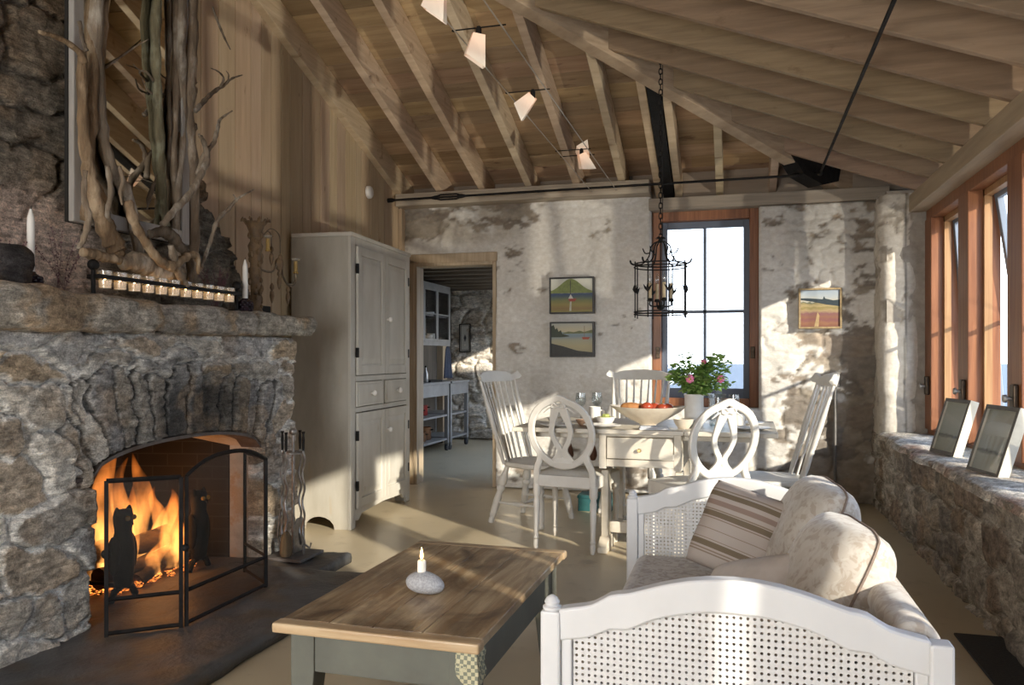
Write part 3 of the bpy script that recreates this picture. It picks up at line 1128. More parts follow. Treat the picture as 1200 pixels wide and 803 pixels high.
# firebox of dark brick
bm_ = bpy.data.materials.new('fire_brick')
bm_.use_nodes = True
t = bm_.node_tree
bt = nd(t, 'ShaderNodeTexBrick', offset=0.5)
bt.inputs['Color1'].default_value = (0.014, 0.012, 0.011, 1)
bt.inputs['Color2'].default_value = (0.009, 0.008, 0.0075, 1)
bt.inputs['Mortar'].default_value = (0.028, 0.026, 0.024, 1)
bt.inputs['Scale'].default_value = 1
bt.inputs['Mortar Size'].default_value = 0.004
bt.inputs['Brick Width'].default_value = 0.21
bt.inputs['Row Height'].default_value = 0.072
tcn = nd(t, 'ShaderNodeTexCoord')
sep = nd(t, 'ShaderNodeSeparateXYZ')
cmb = nd(t, 'ShaderNodeCombineXYZ')
ad = nd(t, 'ShaderNodeMath', operation='ADD')
t.links.new(tcn.outputs['Object'], sep.inputs[0])
t.links.new(sep.outputs['X'], ad.inputs[0])
t.links.new(sep.outputs['Y'], ad.inputs[1])
t.links.new(ad.outputs[0], cmb.inputs['X'])
t.links.new(sep.outputs['Z'], cmb.inputs['Y'])
t.links.new(cmb.outputs[0], bt.inputs['Vector'])
t.links.new(bt.outputs['Color'], t.nodes['Principled BSDF'].inputs['Base Color'])
t.nodes['Principled BSDF'].inputs['Roughness'].default_value = 0.8
fb = MB()
for a, b, c, d in ((OP0, -2.80, 2.86, -3.42), (OP1, -2.80, 3.84, -3.42)):
    s = 0.05 if a > 3 else -0.05
    fb.add([(b, a, .0), (d, c, .0), (d, c, 1.3), (b, a, 1.3), (b, a + s * 3, .0), (d, c + s * 3, .0), (d, c + s * 3, 1.3), (b, a + s * 3, 1.3)],
           [(0, 1, 2, 3), (4, 7, 6, 5), (0, 4, 5, 1), (3, 2, 6, 7), (0, 3, 7, 4), (1, 5, 6, 2)])
fb.box((-3.50, 2.70, 0), (-3.42, 4.0, 1.3)).box((-3.5, 2.7, 1.15), (-2.8, 4.0, 1.25))
fb.build('firebox', bm_, fp)
MB().box((-3.45, OP0 - .1, 0.0), (-2.62, OP1 + .1, 0.055)).build('firebox_floor', _mats['hearth_slate'], fp)


def rock(name, lo, hi, seed, amp, mat, parent=None, res=0.03, col=(1, 1, 1), rnd_=0.12):
    """rough quarried slab: rounded box pushed about by noise"""
    lo = np.array(lo, float)
    hi = np.array(hi, float)
    sz = hi - lo
    n = np.maximum(2, np.round(sz / res)).astype(int)
    vs, fs = [], []
    off = 0
    for ax in range(3):
        a1, a2 = [q for q in range(3) if q != ax]
        for side in (0, 1):
            g1, g2 = np.meshgrid(np.linspace(0, 1, n[a1] + 1), np.linspace(0, 1, n[a2] + 1), indexing='ij')
            p = np.zeros(g1.shape + (3,))
            p[..., ax] = side
            p[..., a1] = g1
            p[..., a2] = g2
            p = p.reshape(-1, 3)
            k2 = n[a2] + 1
            for i in range(n[a1]):
                for j in range(n[a2]):
                    q = [off + i * k2 + j, off + (i + 1) * k2 + j, off + (i + 1) * k2 + j + 1, off + i * k2 + j + 1]
                    fs.append(tuple(q))
            vs.append(p)
            off += len(p)
    p = np.concatenate(vs)
    c = (p - 0.5) * 2
    w = lo + p * sz
    m = sz.min() * rnd_ * 3.2
    # round the edges in real units
    inner = np.clip(w, lo + m, hi - m)
    d = w - inner
    L = np.linalg.norm(d, axis=1, keepdims=True)
    dn = np.where(L > 1e-6, d / np.maximum(L, 1e-6), 0)
    edge = (np.sum(np.abs(d) > 1e-6, axis=1) > 1)[:, None]
    w = np.where(edge, inner + dn * np.minimum(L, m * 1.12), w)
    nz = fbm(w[:, 1] * 5 + w[:, 2] * 3, w[:, 0] * 5 - w[:, 2] * 4, seed, 5) + 0.35 * fbm(w[:, 1] * 22, w[:, 2] * 22 + w[:, 0] * 22, seed + 5, 3) - 0.6
    bd = vnoise(w[:, 2] * 45 + w[:, 1] * 3, w[:, 1] * 4 + w[:, 0] * 7, seed + 30) - 0.5
    w = w + dn * (nz * amp + bd * amp * 0.35)[:, None]
    cn = fbm(w[:, 1] * 7 + w[:, 0] * 9, w[:, 2] * 12, seed + 8, 4)
    mbx = MB()
    mbx.v = [tuple(q) for q in w]
    mbx.f = fs
    bed = 0.5 * vnoise(w[:, 2] * 60 + w[:, 1] * 4, w[:, 1] * 5 + w[:, 0] * 7, seed + 30) + 0.5 * vnoise(w[:, 2] * 130, w[:, 1] * 16 + w[:, 0] * 16, seed + 31)
    tint = (0.6 + 0.9 * cn) * (0.8 + 0.4 * bed)
    rust = sstep(0.52, 0.66, fbm(w[:, 1] * 9, w[:, 2] * 9 + w[:, 0] * 9, seed + 18, 4))
    mbx.c = [(col[0] * tt * (1 + .1 * rr), col[1] * tt * (1 - .1 * rr), col[2] * tt * (1 - .3 * rr)) for tt, rr in zip(tint, rust)]
    return mbx.build(name, mat, parent, smooth='all', weld=True)


GREY_ST = (0.34, 0.31, 0.265)
rock('mantel_stone', (-3.06, 0.4, 1.315), (-2.47, 2.05, 1.455), 301, 0.05, stone_m, fp, 0.035, GREY_ST)
rock('mantel_stone', (-3.06, 2.02, 1.315), (-2.46, 3.02, 1.452), 311, 0.06, stone_m, fp, 0.022, GREY_ST)
rock('mantel_stone', (-3.06, 2.98, 1.325), (-2.49, 3.80, 1.450), 321, 0.05, stone_m, fp, 0.022, (0.30, 0.275, 0.24))
rock('mantel_stone', (-3.06, 3.77, 1.335), (-2.50, 4.46, 1.455), 331, 0.045, stone_m, fp, 0.022, (0.37, 0.34, 0.285))
rock('hearth_slab', (-2.70, 1.4, 0.0), (-1.85, 3.86, 0.062), 341, 0.02, pm('hearth_stone', (0.62, 0.60, 0.58), (0.42, 0.41, 0.40), (7, 7, 7), 0.5, 0.3, attr=True, bscale=(40, 40, 40)), fp, 0.03, (0.135, 0.138, 0.142), 0.10)
rock('hearth_slab', (-2.72, 3.83, 0.0), (-2.16, 4.24, 0.058), 347, 0.03, _mats['hearth_stone'], fp, 0.03, (0.13, 0.134, 0.138), 0.10)
# chimney breast above the mantel, stepping in on its right side
def ch_edge(z):
    return 4.36 - 0.52 * sstep(1.5, 2.45, z) + 0.035 * (fbm(z * 7, z * 0 + 2, 401) - .5) * 2 + 0.03 * np.sign(np.sin(z * 21))


seeds_c = stone_seeds(1.2, 4.6, 1.4, 3.7, 0.42, 0.25, 88)


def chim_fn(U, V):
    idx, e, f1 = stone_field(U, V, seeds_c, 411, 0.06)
    C = stone_colors(idx, e, U, V, [(0.22, 0.18, 0.135), (0.17, 0.152, 0.125), (0.23, 0.20, 0.16), (0.22, 0.155, 0.10), (0.15, 0.138, 0.125)], (0.25, 0.22, 0.18), 417, len(seeds_c), 0.14)  # stone palette darkened to carry the shade above the mantel
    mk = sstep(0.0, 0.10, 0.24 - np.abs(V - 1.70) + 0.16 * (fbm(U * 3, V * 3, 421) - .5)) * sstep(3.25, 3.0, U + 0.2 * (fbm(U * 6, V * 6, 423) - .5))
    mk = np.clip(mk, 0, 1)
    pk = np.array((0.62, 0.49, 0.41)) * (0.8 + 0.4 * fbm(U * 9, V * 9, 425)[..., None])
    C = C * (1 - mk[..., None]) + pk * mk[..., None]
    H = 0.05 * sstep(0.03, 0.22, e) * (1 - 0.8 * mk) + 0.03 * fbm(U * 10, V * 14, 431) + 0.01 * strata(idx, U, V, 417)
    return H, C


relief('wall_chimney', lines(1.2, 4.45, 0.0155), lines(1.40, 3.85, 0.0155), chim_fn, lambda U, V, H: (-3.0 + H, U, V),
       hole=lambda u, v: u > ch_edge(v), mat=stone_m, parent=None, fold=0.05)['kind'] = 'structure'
MB().box((-3.055, -0.4, 1.35), (-3.02, 3.78, 3.9)).build('chimney_core', core_m, bpy.data.objects['wall_chimney'])
# ---- fire: logs, embers, flames, andirons
log_m = pm('charred_log', (0.03, 0.024, 0.02), (0.11, 0.075, 0.05), (8, 8, 30), 0.9, 0.6)


def log(name, a, b, r, label, seed):
    rr = random.Random(seed)
    pts = smoothline([Vector(a).lerp(Vector(b), t) + Vector((rr.uniform(-.012, .012), 0, rr.uniform(-.01, .01))) for t in (0, .3, .6, 1)], 4)
    rads = [r * rr.uniform(0.86, 1.1) for _ in pts]
    o = MB().tube(pts, rads, 10).build(name, log_m, None, smooth=True)
    return tag(o, label, 'firewood log', 'logs burning in the fireplace')


log('burning_log', (-2.95, 3.16, 0.125), (-2.91, 3.80, 0.13), 0.062, 'charred log lying lowest at the front of the fire', 1)
log('burning_log', (-3.12, 3.15, 0.13), (-3.10, 3.82, 0.125), 0.065, 'charred log lying low at the back of the fire', 2)
log('burning_log', (-3.04, 3.18, 0.235), (-3.00, 3.74, 0.225), 0.055, 'charred log stacked across the top of the fire', 3)
log('burning_log', (-2.86, 3.30, 0.095), (-2.98, 3.92, 0.20), 0.04, 'thin charred branch slanting out at right of the fire', 4)
em = MB()
re = random.Random(6)
for k in range(90):
    p = (re.uniform(-3.1, -2.84), re.uniform(3.12, 3.84), 0.06 + re.random() * 0.02)
    em.ball(p, re.uniform(0.012, 0.026), 6, 4, (1.2, 1, .7))
emb = bpy.data.materials.new('embers')
emb.use_nodes = True
t = emb.node_tree
b = t.nodes['Principled BSDF']
n = nd(t, 'ShaderNodeTexNoise')
n.inputs['Scale'].default_value = 22
r = nd(t, 'ShaderNodeMapRange')
r.inputs['From Min'].default_value = 0.5
r.inputs['From Max'].default_value = 0.7
r.inputs['To Max'].default_value = 5
t.links.new(n.outputs[0], r.inputs[0])
t.links.new(r.outputs[0], b.inputs['Emission Strength'])
b.inputs['Emission Color'].default_value = (1, 0.25, 0.04, 1)
b.inputs['Base Color'].default_value = (0.05, 0.04, 0.035, 1)
e_ = em.build('ember_bed', emb, None)
tag(e_, 'bed of glowing embers and ash under the burning logs', 'embers')
e_['kind'] = 'stuff'
# flames: glowing gas (emitting volume), brightest low in the middle
flm = bpy.data.materials.new('flame')
flm.use_nodes = True
t = flm.node_tree
t.nodes.clear()
out = nd(t, 'ShaderNodeOutputMaterial')
ev = nd(t, 'ShaderNodeEmission')
tcn = nd(t, 'ShaderNodeTexCoord')
sep = nd(t, 'ShaderNodeSeparateXYZ')
t.links.new(tcn.outputs['Generated'], sep.inputs[0])
cr = nd(t, 'ShaderNodeValToRGB')
cr.color_ramp.elements[0].position = 0.0
cr.color_ramp.elements[0].color = (1.0, 0.42, 0.10, 1)
cr.color_ramp.elements[1].position = 1.0
cr.color_ramp.elements[1].color = (1.0, 0.22, 0.025, 1)
t.links.new(sep.outputs['Z'], cr.inputs[0])
mp = nd(t, 'ShaderNodeMapping')
mp.inputs['Scale'].default_value = (16, 16, 5)
t.links.new(tcn.outputs['Object'], mp.inputs[0])
n = nd(t, 'ShaderNodeTexNoise')
n.inputs['Scale'].default_value = 1
n.inputs['Detail'].default_value = 3
t.links.new(mp.outputs[0], n.inputs[0])
r = nd(t, 'ShaderNodeMapRange')
r.inputs['From Min'].default_value = 0.40
r.inputs['From Max'].default_value = 0.62
r.inputs['To Min'].default_value = 0.12
r.inputs['To Max'].default_value = 1.0
t.links.new(n.outputs[0], r.inputs[0])
r2 = nd(t, 'ShaderNodeMapRange')
r2.inputs['To Min'].default_value = 30
r2.inputs['To Max'].default_value = 7
sepo = nd(t, 'ShaderNodeSeparateXYZ')
t.links.new(tcn.outputs['Object'], sepo.inputs[0])
r2.inputs['From Min'].default_value = .10
r2.inputs['From Max'].default_value = .70
t.links.new(sepo.outputs['Z'], r2.inputs[0])
mu = nd(t, 'ShaderNodeMath', operation='MULTIPLY')
t.links.new(r.outputs[0], mu.inputs[0])
t.links.new(r2.outputs[0], mu.inputs[1])
t.links.new(cr.outputs[0], ev.inputs['Color'])
t.links.new(mu.outputs[0], ev.inputs['Strength'])
t.links.new(ev.outputs[0], out.inputs['Volume'])


def flame(base, hgt, r, lean, seed):
    rr = random.Random(seed)
    pts, rads = [], []
    for k in range(9):
        q = k / 8
        pts.append((base[0] + lean[0] * q ** 1.5 + 0.02 * math.sin(q * 6 + seed), base[1] + lean[1] * q ** 1.4 + 0.035 * math.sin(q * 7 + seed * 1.7) * q, base[2] + hgt * q))
        rads.append(max(0.003, r * (0.62 + 1.0 * q - 0.4 * q * q) * (1 - q ** 1.35) ** 0.85 * rr.uniform(.9, 1.1)))
    return MB().tube(smoothline(pts, 3), lerp_list(rads, 25), 10).build('flame', flm, fire, smooth='all')


fire = thing('fire', 'bright orange fire blazing on the logs in the stone fireplace', 'fire', (0, 0, 0))
for i, (y, z, hh, r, lx, ly, x) in enumerate(((3.27, .14, .66, .085, 0, .02, -3.02), (3.34, .14, .42, .06, .03, -.05, -2.92), (3.42, .16, .52, .075, 0, .05, -3.07), (3.52, .14, .56, .085, 0, .00, -3.04),
                                              (3.57, .10, .40, .075, .02, .05, -2.90), (3.66, .12, .36, .075, 0, .06, -3.0), (3.77, .10, .22, .055, 0, .06, -2.92), (3.19, .10, .34, .06, 0, -.03, -3.06), (3.70, .16, .33, .06, 0, .03, -3.08), (3.44, .08, .24, .06, .05, .02, -2.87), (3.62, .09, .24, .07, .0, .04, -2.88))):
    flame((x, y, z), hh, r, (lx, ly), i * 3 + 1)
fl = bpy.data.lights.new('fire_glow', 'POINT')
fl.energy = 2.5
fl.color = (1, 0.42, 0.12)
fl.shadow_soft_size = 0.12
fo = bpy.data.objects.new('fire_glow', fl)
COL.objects.link(fo)
fo.location = (-2.92, 3.5, 0.40)


def owl(loc, rz, label):
    t_ = thing('owl_andiron', label, 'andiron', loc, rz, 'owl andirons')
    # body, faces +X (into the room)
    MB().lathe([(0.02, 0.05), (.05, .06), (.062, .13), (.068, .20), (.062, .27), (.05, .315), (.05, .33), (.056, .36), (.058, .39), (.050, .418), (.01, .425)], (0, 0, 0), 18, sx_=0.72, sy_=0.85).build('body', iron_m, t_, smooth='all')
    MB().turned((0, -.034, .405), (0, -.042, .437), [(0, .02), (.5, .014), (1, .004)], 8).turned((0, .034, .405), (0, .042, .437), [(0, .02), (.5, .014), (1, .004)], 8).build('ear_tufts', iron_m, t_, smooth=True)
    MB().ball((.043, -.02, .385), .013).ball((.043, .02, .385), .013).build('eyes', pm('amber_glass', (0.25, 0.14, 0.03), rough=0.15), t_, smooth='all')
    MB().turned((.045, 0, .375), (.058, 0, .352), [(0, .009), (1, .002)], 8).build('beak', iron_m, t_, smooth=True)
    w_ = MB()
    for s in (-1, 1):
        w_.ball((-.005, s * .055, .21), .075, 10, 8, (.5, .22, 1.25))
    w_.build('wings', iron_m, t_, smooth='all')
    MB().tube([(0, -.08, .0), (0, -.055, .045), (0, 0, .062), (0, .055, .045), (0, .08, .0)], .016, 8).build('foot_arch', iron_m, t_, smooth=True)
    MB().tube([(0, 0, .06), (-.1, 0, .06), (-.28, 0, .055), (-.32, 0, 0)], .012, 8).build('log_bar', iron_m, t_, smooth=True)
    return t_


owl((-2.80, 3.145, 0.058), 0.0, 'cast iron owl andiron standing in front of the flames, left of the pair')
owl((-2.80, 3.70, 0.058), 0.0, 'cast iron owl andiron against dark brick, right of the pair')
# ---- folding mesh fire screen
scr = thing('fire_screen', 'black iron folding fire screen with arched centre panel on slate hearth', 'fire screen', (0, 0, 0))
mesh_m = thin('screen_mesh', (0.90, 0.90, 0.90), 0.05, 0.20, (0.008, 0.008, 0.008), 0.3)
P1, P2, P3, P4 = (-2.46, 2.67), (-2.235, 2.86), (-2.235, 3.47), (-2.50, 3.68)


def screen_panel(a, b, arch_h):
    a = Vector((*a, 0))
    b = Vector((*b, 0))
    z0, zt = 0.066, 0.70
    pn = bpy.data.objects.new('screen_panel', None)
    COL.objects.link(pn)
    pn.parent = scr
    N = 14
    tops = []
    for k in range(N + 1):
        q = k / N
        p = a.lerp(b, q)
        p.z = zt + arch_h * (1 - abs(2 * q - 1) ** 2.4)
        tops.append(p)
    f = MB()
    f.tube([a + Vector((0, 0, z0)), a + Vector((0, 0, zt))], .011, 4).tube([b + Vector((0, 0, z0)), b + Vector((0, 0, zt))], .011, 4)
    f.tube(tops, .010, 4)
    for z in (z0 + .012, z0 + .15):
        f.tube([a + Vector((0, 0, z)), b + Vector((0, 0, z))], .009, 4)
    f.build('panel_frame', iron_m, pn)
    m_ = MB()
    vs_ = [a + Vector((0, 0, z0 + .01))] + [b + Vector((0, 0, z0 + .01))] + list(reversed(tops))
    m_.add(vs_, [tuple(range(len(vs_)))])
    m_.build('mesh', mesh_m, pn)


screen_panel((P1[0], P1[1]), (P2[0] - .008, P2[1] - .012), 0.0)
screen_panel((P2[0], P2[1] + .012), (P3[0], P3[1] - .008), 0.07)
screen_panel((P3[0] - .008, P3[1] + .008), P4, 0.0)
MB().ball((-2.47, 2.68, .40), .02).build('knob', iron_m, scr, smooth='all')
MB().ball((-2.23, 2.86, .40), .016).build('knob', iron_m, scr, smooth='all')
# ---- fire tools on their stand
tl = thing('fire_tool_stand', 'iron fire tool stand with slate base beside the fireplace pier', 'tool stand', (-2.44, 4.06, 0.058))
steel = pm('forged_steel', (0.34, 0.32, 0.30), (0.20, 0.185, 0.17), (25, 25, 25), 0.38, 0.15, metal=0.7)
MB().box((-.12, -.12, 0), (.12, .14, .018)).build('base', pm('slate_base', (0.13, 0.12, 0.115), (0.08, 0.075, 0.07), (20, 20, 20), .6), tl, bevel=0.004)
MB().tube([(0, 0, .015), (0, 0, .70)], .009, 8).ball((0, 0, .72), .022).build('post', steel, tl, smooth=True)
MB().tube(circle((0, 0), .058, 20, .60), .006, 6, closed=True).tube([(-.06, 0, .6), (.06, 0, .6)], .006, 6).tube([(0, -.06, .6), (0, .06, .6)], .006, 6).build('rack_ring', steel, tl, smooth=True)


def tool(kind, ox, oy, label):
    t_ = thing(kind, label, 'fire tool', (-2.44 + ox, 4.06 + oy, 0.08), 0, 'fire tools on the stand')
    tw = []
    for k in range(34):
        q = k / 33
        tw.append((.007 * math.sin(q * 22), .007 * math.cos(q * 22), .03 + .56 * q))
    MB().tube(tw, .0065, 6).build('shaft', steel, t_, smooth=True)
    MB().turned((0, 0, .58), (0, 0, .70), [(0, .005), (.2, .007), (.6, .009), (.85, .006), (1, .011)], 8).build('grip', iron_m, t_, smooth=True)
    if kind == 'fire_shovel':
        MB().prism([(-.055, -.02), (.055, -.02), (.06, .15), (.03, .19), (-.03, .19), (-.06, .15)], -.008, .0, 'yz').build('blade', steel, t_, bevel=.004)
    elif kind == 'hearth_brush':
        MB().lathe([(.028, 0), (.036, .02), (.03, .11), (.012, .14)], (0, 0, 0), 12).build('bristles', pm('bristle', (.16, .11, .06), (.1, .07, .04), (60, 60, 5), .9), t_, smooth=True)
    elif kind == 'fire_poker':
        MB().tube([(0, 0, .05), (0, .0, -.01)], [.008, .004], 6).tube([(0, 0, .06), (.03, .02, .03), (.035, .025, .06)], .006, 6).build('hook', steel, t_, smooth=True)
    else:
        MB().tube([(-.012, 0, .25), (-.03, 0, .1), (-.008, 0, .0)], .006, 6).tube([(.012, 0, .25), (.03, 0, .1), (.008, 0, .0)], .006, 6).build('jaws', steel, t_, smooth=True)
    return t_


tool('fire_poker', .066, 0, 'twisted iron poker hanging at the front of the fire tool stand')
tool('fire_shovel', 0, .075, 'iron ash shovel with broad blade hanging on right of tool stand')
tool('hearth_brush', 0, -.075, 'hearth brush with bristle head hanging on left of tool stand')
tool('fire_tongs', -.07, 0, 'iron fire tongs hanging at back of the tool stand')
# ================================================================== MANTEL ITEMS
wax = pm('white_wax', (0.80, 0.78, 0.74), rough=0.45)
flame_c = emis('candle_flame', (1.0, 0.62, 0.22), 14)


def taper(x, y, z, hgt, label, hold):
    t_ = thing('taper_candle', label, 'candle', (x, y, z))
    MB().lathe([(.0145, 0), (.014, hgt * .8), (.012, hgt - .03), (.004, hgt)], (0, 0, 0), 14).build('wax', wax, t_, smooth=True)
    MB().tube([(0, 0, hgt - .004), (.001, 0, hgt + .012)], .0014, 6).build('wick', dark_m, t_)
    h_ = thing('candle_holder', hold, 'candle holder', (x, y, z - .085))
    b = MB()
    pr = [(.035, 0)]
    for k in range(6):
        zz = .006 + k * .011
        pr += [(.024 + .016 * math.sin(PI * (k + 1) / 7), zz), (.030 + .016 * math.sin(PI * (k + 1) / 7), zz + .006)]
    pr += [(.018, .08), (.017, .0855), (.003, .0852)]
    b.lathe(pr, (0, 0, 0), 14)
    for k in range(5):
        for j in range(9):
            a = 2 * PI * (j + .5 * (k % 2)) / 9
            rr = .026 + .013 * math.sin(PI * (k + 1) / 7)
            b.ball((rr * math.cos(a), rr * math.sin(a), .012 + k * .012), .009, 6, 4)
    b.build('cup', pm('black_glass', (0.012, 0.01, 0.012), (0.05, 0.03, 0.04), (60, 60, 60), .2), h_, smooth=True)
    return t_


taper(-2.70, 2.535, 1.545, .25, 'tall white taper candle at left end of mantel', 'black knobbly candle holder under the left mantel candle')
taper(-2.60, 3.83, 1.53, .215, 'slim white taper candle at right of the votive rack', 'dark knobbly candle holder under the right mantel candle')
# rack of votives
rk = thing('votive_rack', 'long black iron rack with ball finials on stone mantel', 'candle rack', (-2.60, 3.25, 1.452))
f = MB()
for s in (-1, 1):
    f.tube([(0, s * .5, 0), (0, s * .5, .125)], .009, 8)
f.build('end_post', iron_m, rk, smooth=True)
for s in (-1, 1):
    MB().ball((0, s * .5, .142), .024, 14, 9).build('ball_finial', iron_m, rk, smooth='all')
f = MB().box((-.034, -.49, .085), (-.028, .49, .103)).box((.028, -.49, .085), (.034, .49, .103)).box((-.034, -.5, .085), (.034, -.49, .103)).box((-.034, .49, .085), (.034, .5, .103))
f.build('rail', iron_m, rk)
MB().box((-.03, -.5, 0), (.03, -.47, .012)).box((-.03, .47, 0), (.03, .5, .012)).build('foot', iron_m, rk)
votive_wax = emis('lit_wax', (1.0, 0.70, 0.40), 0.28)
cup_m = thin('votive_glass', (0.94, 0.93, 0.90), 0.10, 0.22, (.75, .72, .66), 0.1)
v0 = thing('votive_candle', '', 'candle', (0, 0, 0), 0, 'glass votives in the mantel rack')
MB().lathe([(.026, 0), (.030, .06), (.0305, .075), (.0285, .075), (.027, .06), (.024, .006)], (0, 0, 0), 16).build('glass_cup', cup_m, v0, smooth=True)
MB().lathe([(.0235, .004), (.0255, .032), (.0245, .034), (.002, .033)], (0, 0, 0), 14).build('wax', votive_wax, v0, smooth=True)
MB().lathe([(.001, .034), (.004, .040), (.003, .047), (.0005, .054)], (0, 0, 0), 8).build('flame', flame_c, v0, smooth=True)
ords = ['first', 'second', 'third', 'fourth', 'fifth', 'sixth', 'seventh', 'eighth', 'ninth', 'tenth', 'eleventh', 'twelfth']
for k in range(11):
    y = 3.25 - .435 + .087 * k
    lb = '%s lit glass votive from the left in the iron mantel rack' % ords[k]
    if k == 0:
        v0.location = (-2.60, y, 1.50)
        v0['label'] = lb
    else:
        dup(v0, (-2.60, y, 1.50), 0, lb)
# dark stone at far left
o = rock('dark_stone', (-2.72, 2.29, 1.452), (-2.58, 2.44, 1.62), 501, .05, stone_m, None, .02, (.05, .045, .045))
tag(o, 'dark rounded stone standing at the far left of the mantel', 'stone')
# speaker box behind right end
o = MB().box((-2.97, 4.22, 1.452), (-2.84, 4.46, 1.53)).build('black_box', dark_m, None, bevel=.004)
tag(o, 'low black box at right end of the mantel behind the sconce', 'box')
# dried heather
hm = pm('dried_heather', (.22, .11, .13), (.14, .08, .08), (30, 30, 30), .9)


def heather(x, y, z, n, hgt, seed, label):
    rr = random.Random(seed)
    f = MB()
    for k in range(n):
        a = rr.uniform(0, 2 * PI)
        l = hgt * rr.uniform(.6, 1)
        tip = Vector((x + .05 * math.cos(a), y + .13 * math.sin(a) * rr.uniform(.3, 1), z + l))
        base = Vector((x + rr.uniform(-.02, .02), y + rr.uniform(-.03, .03), z))
        pts = smoothline([base, base.lerp(tip, .5) + Vector((0, rr.uniform(-.01, .01), .02)), tip], 5)
        f.tube(pts, .0012, 4)
        for p in pts[3:]:
            for _ in range(2):
                f.ball(p + Vector((rr.uniform(-.006, .006), rr.uniform(-.008, .008), rr.uniform(-.008, .008))), .0032, 5, 3)
    return tag(f.build('dried_heather', hm), label, 'dried flowers', 'dried heather on the mantel')


heather(-2.74, 2.47, 1.452, 22, .22, 1, 'spray of dried purple heather behind the left mantel candle')
heather(-2.72, 3.72, 1.452, 22, .24, 2, 'spray of dried purple heather behind the right end of votive rack')
heather(-2.72, 2.70, 1.452, 7, .30, 3, 'thin sprig of dried heather left of the votive rack')
# ---- gilt wooden sconce
gw = pm('gilt_wood', (0.24, 0.155, 0.08), (0.13, 0.085, 0.05), (25, 25, 25), .6, .4)
sc_ = thing('candle_sconce', 'carved gilt wood column sconce with curling arms on mantel by plank wall', 'sconce', (-2.76, 4.17, 1.452))
col = MB().lathe([(.045, 0), (.05, .02), (.04, .04), (.03, .06), (.036, .10), (.028, .13), (.030, .2), (.038, .27), (.03, .30), (.032, .36), (.045, .42), (.03, .45), (.036, .50), (.055, .55), (.062, .56), (.05, .565), (.003, .563)], (0, 0, 0), 16)
rr = random.Random(8)
for k in range(60):
    a = rr.uniform(0, 2 * PI)
    z = rr.uniform(.05, .5)
    col.ball((.036 * math.cos(a), .036 * math.sin(a), z), rr.uniform(.008, .014), 6, 4, (1, 1, 1.6))
col.build('column', gw, sc_, smooth=True)
cr_ = MB()
for k in range(9):
    a = 2 * PI * k / 9
    cr_.tube([(.05 * math.cos(a), .05 * math.sin(a), .55), (.068 * math.cos(a), .068 * math.sin(a), .575), (.085 * math.cos(a), .085 * math.sin(a), .572), (.08 * math.cos(a), .08 * math.sin(a), .585)], [.008, .009, .007, .004], 6)
cr_.build('crown', gw, sc_, smooth=True)
arm_m = pm('gilt_metal', (0.22, 0.17, 0.11), (0.12, 0.09, 0.06), (30, 30, 30), .45, .1, metal=.5)
f = MB()
f.tube(smoothline([(.02, .03, .28), (.03, .09, .275), (.03, .15, .29), (.03, .20, .36), (.03, .235, .34), (.03, .25, .27), (.03, .30, .22), (.03, .36, .21), (.03, .40, .245), (.03, .405, .30)], 5), .0065, 6)
f.tube(smoothline([(.02, .02, .46), (.03, .05, .50), (.03, .085, .52), (.03, .12, .50), (.03, .125, .44)], 5), .004, 6)
f.tube(smoothline([(.02, .02, .46), (.04, .08, .53), (.04, .15, .535), (.04, .20, .50), (.04, .205, .40)], 5), .004, 6)
f.tube(smoothline([(.03, .30, .22), (.05, .33, .22), (.05, .365, .25), (.05, .37, .30)], 5), .005, 6)
f.build('arm', arm_m, sc_, smooth=True)
MB().ball((.03, .21, .335), .034, 10, 8, (.7, 1, 1.25)).build('boss', gw, sc_, smooth='all')
for q in ((.03, .405, .30), (.05, .37, .30), (.05, .055, .40)):
    MB().lathe([(.016, -.006), (.018, .0), (.012, .004), (.011, .07), (.003, .07)], q, 10).build('candle_sleeve', pm('gold_sleeve', (.45, .30, .09), (.35, .22, .06), (40, 40, 40), .4), sc_, smooth=True)
    MB().tube(circle((q[0], q[1]), .026, 14, q[2] + .085), .004, 5, closed=True).build('glass_ring', cup_m, sc_, smooth=True)
for q in ((.03, .125, .43), (.04, .205, .39), (.03, .13, .20), (.03, .31, .20), (.03, .21, .29)):
    MB().lathe([(.003, .01), (.012, -.005), (.014, -.02), (.006, -.035), (.012, -.045), (.015, -.07), (.008, -.10), (.002, -.115)], q, 8).build('tassel', gw, sc_, smooth=True)
# ---- driftwood mirror
mi = thing('driftwood_mirror', 'tall mirror in grey frame wrapped with driftwood branches above mantel', 'mirror', (0, 0, 0))
y0, y1 = 2.83, 3.60
MX = -2.81
MB().box((MX - .02, y0, 1.80), (MX, y1, 3.75)).build('backing', dark_m, mi)
mg = MB().box((-.004, -.33, 1.84), (0, .33, 3.72)).build('mirror_glass', pm('silvered_glass', (0.70, 0.68, 0.63), rough=0.02, metal=1.0), mi)
mg.location = (MX + .014, (y0 + y1) / 2, 0)
mg.rotation_euler = (0, 0, math.radians(2.6))
f = MB().box((MX, y0, 1.80), (MX + .03, y0 + .06, 3.75)).box((MX, y1 - .06, 1.80), (MX + .03, y1, 3.75)).box((MX, y0 + .06, 1.80), (MX + .03, y1 - .06, 1.87))
f.build('frame', pm('grey_frame', (.42, .40, .375), (.32, .30, .275), (20, 20, 3), .6), mi, bevel=.005)
dw = pm('driftwood', (0.25, 0.195, 0.14), (0.13, 0.10, 0.073), (30, 30, 5), 0.85, 0.9, attr=True, c3=(.40, .35, .29), scale3=(12, 12, 5), lo3=.5, hi3=.66)


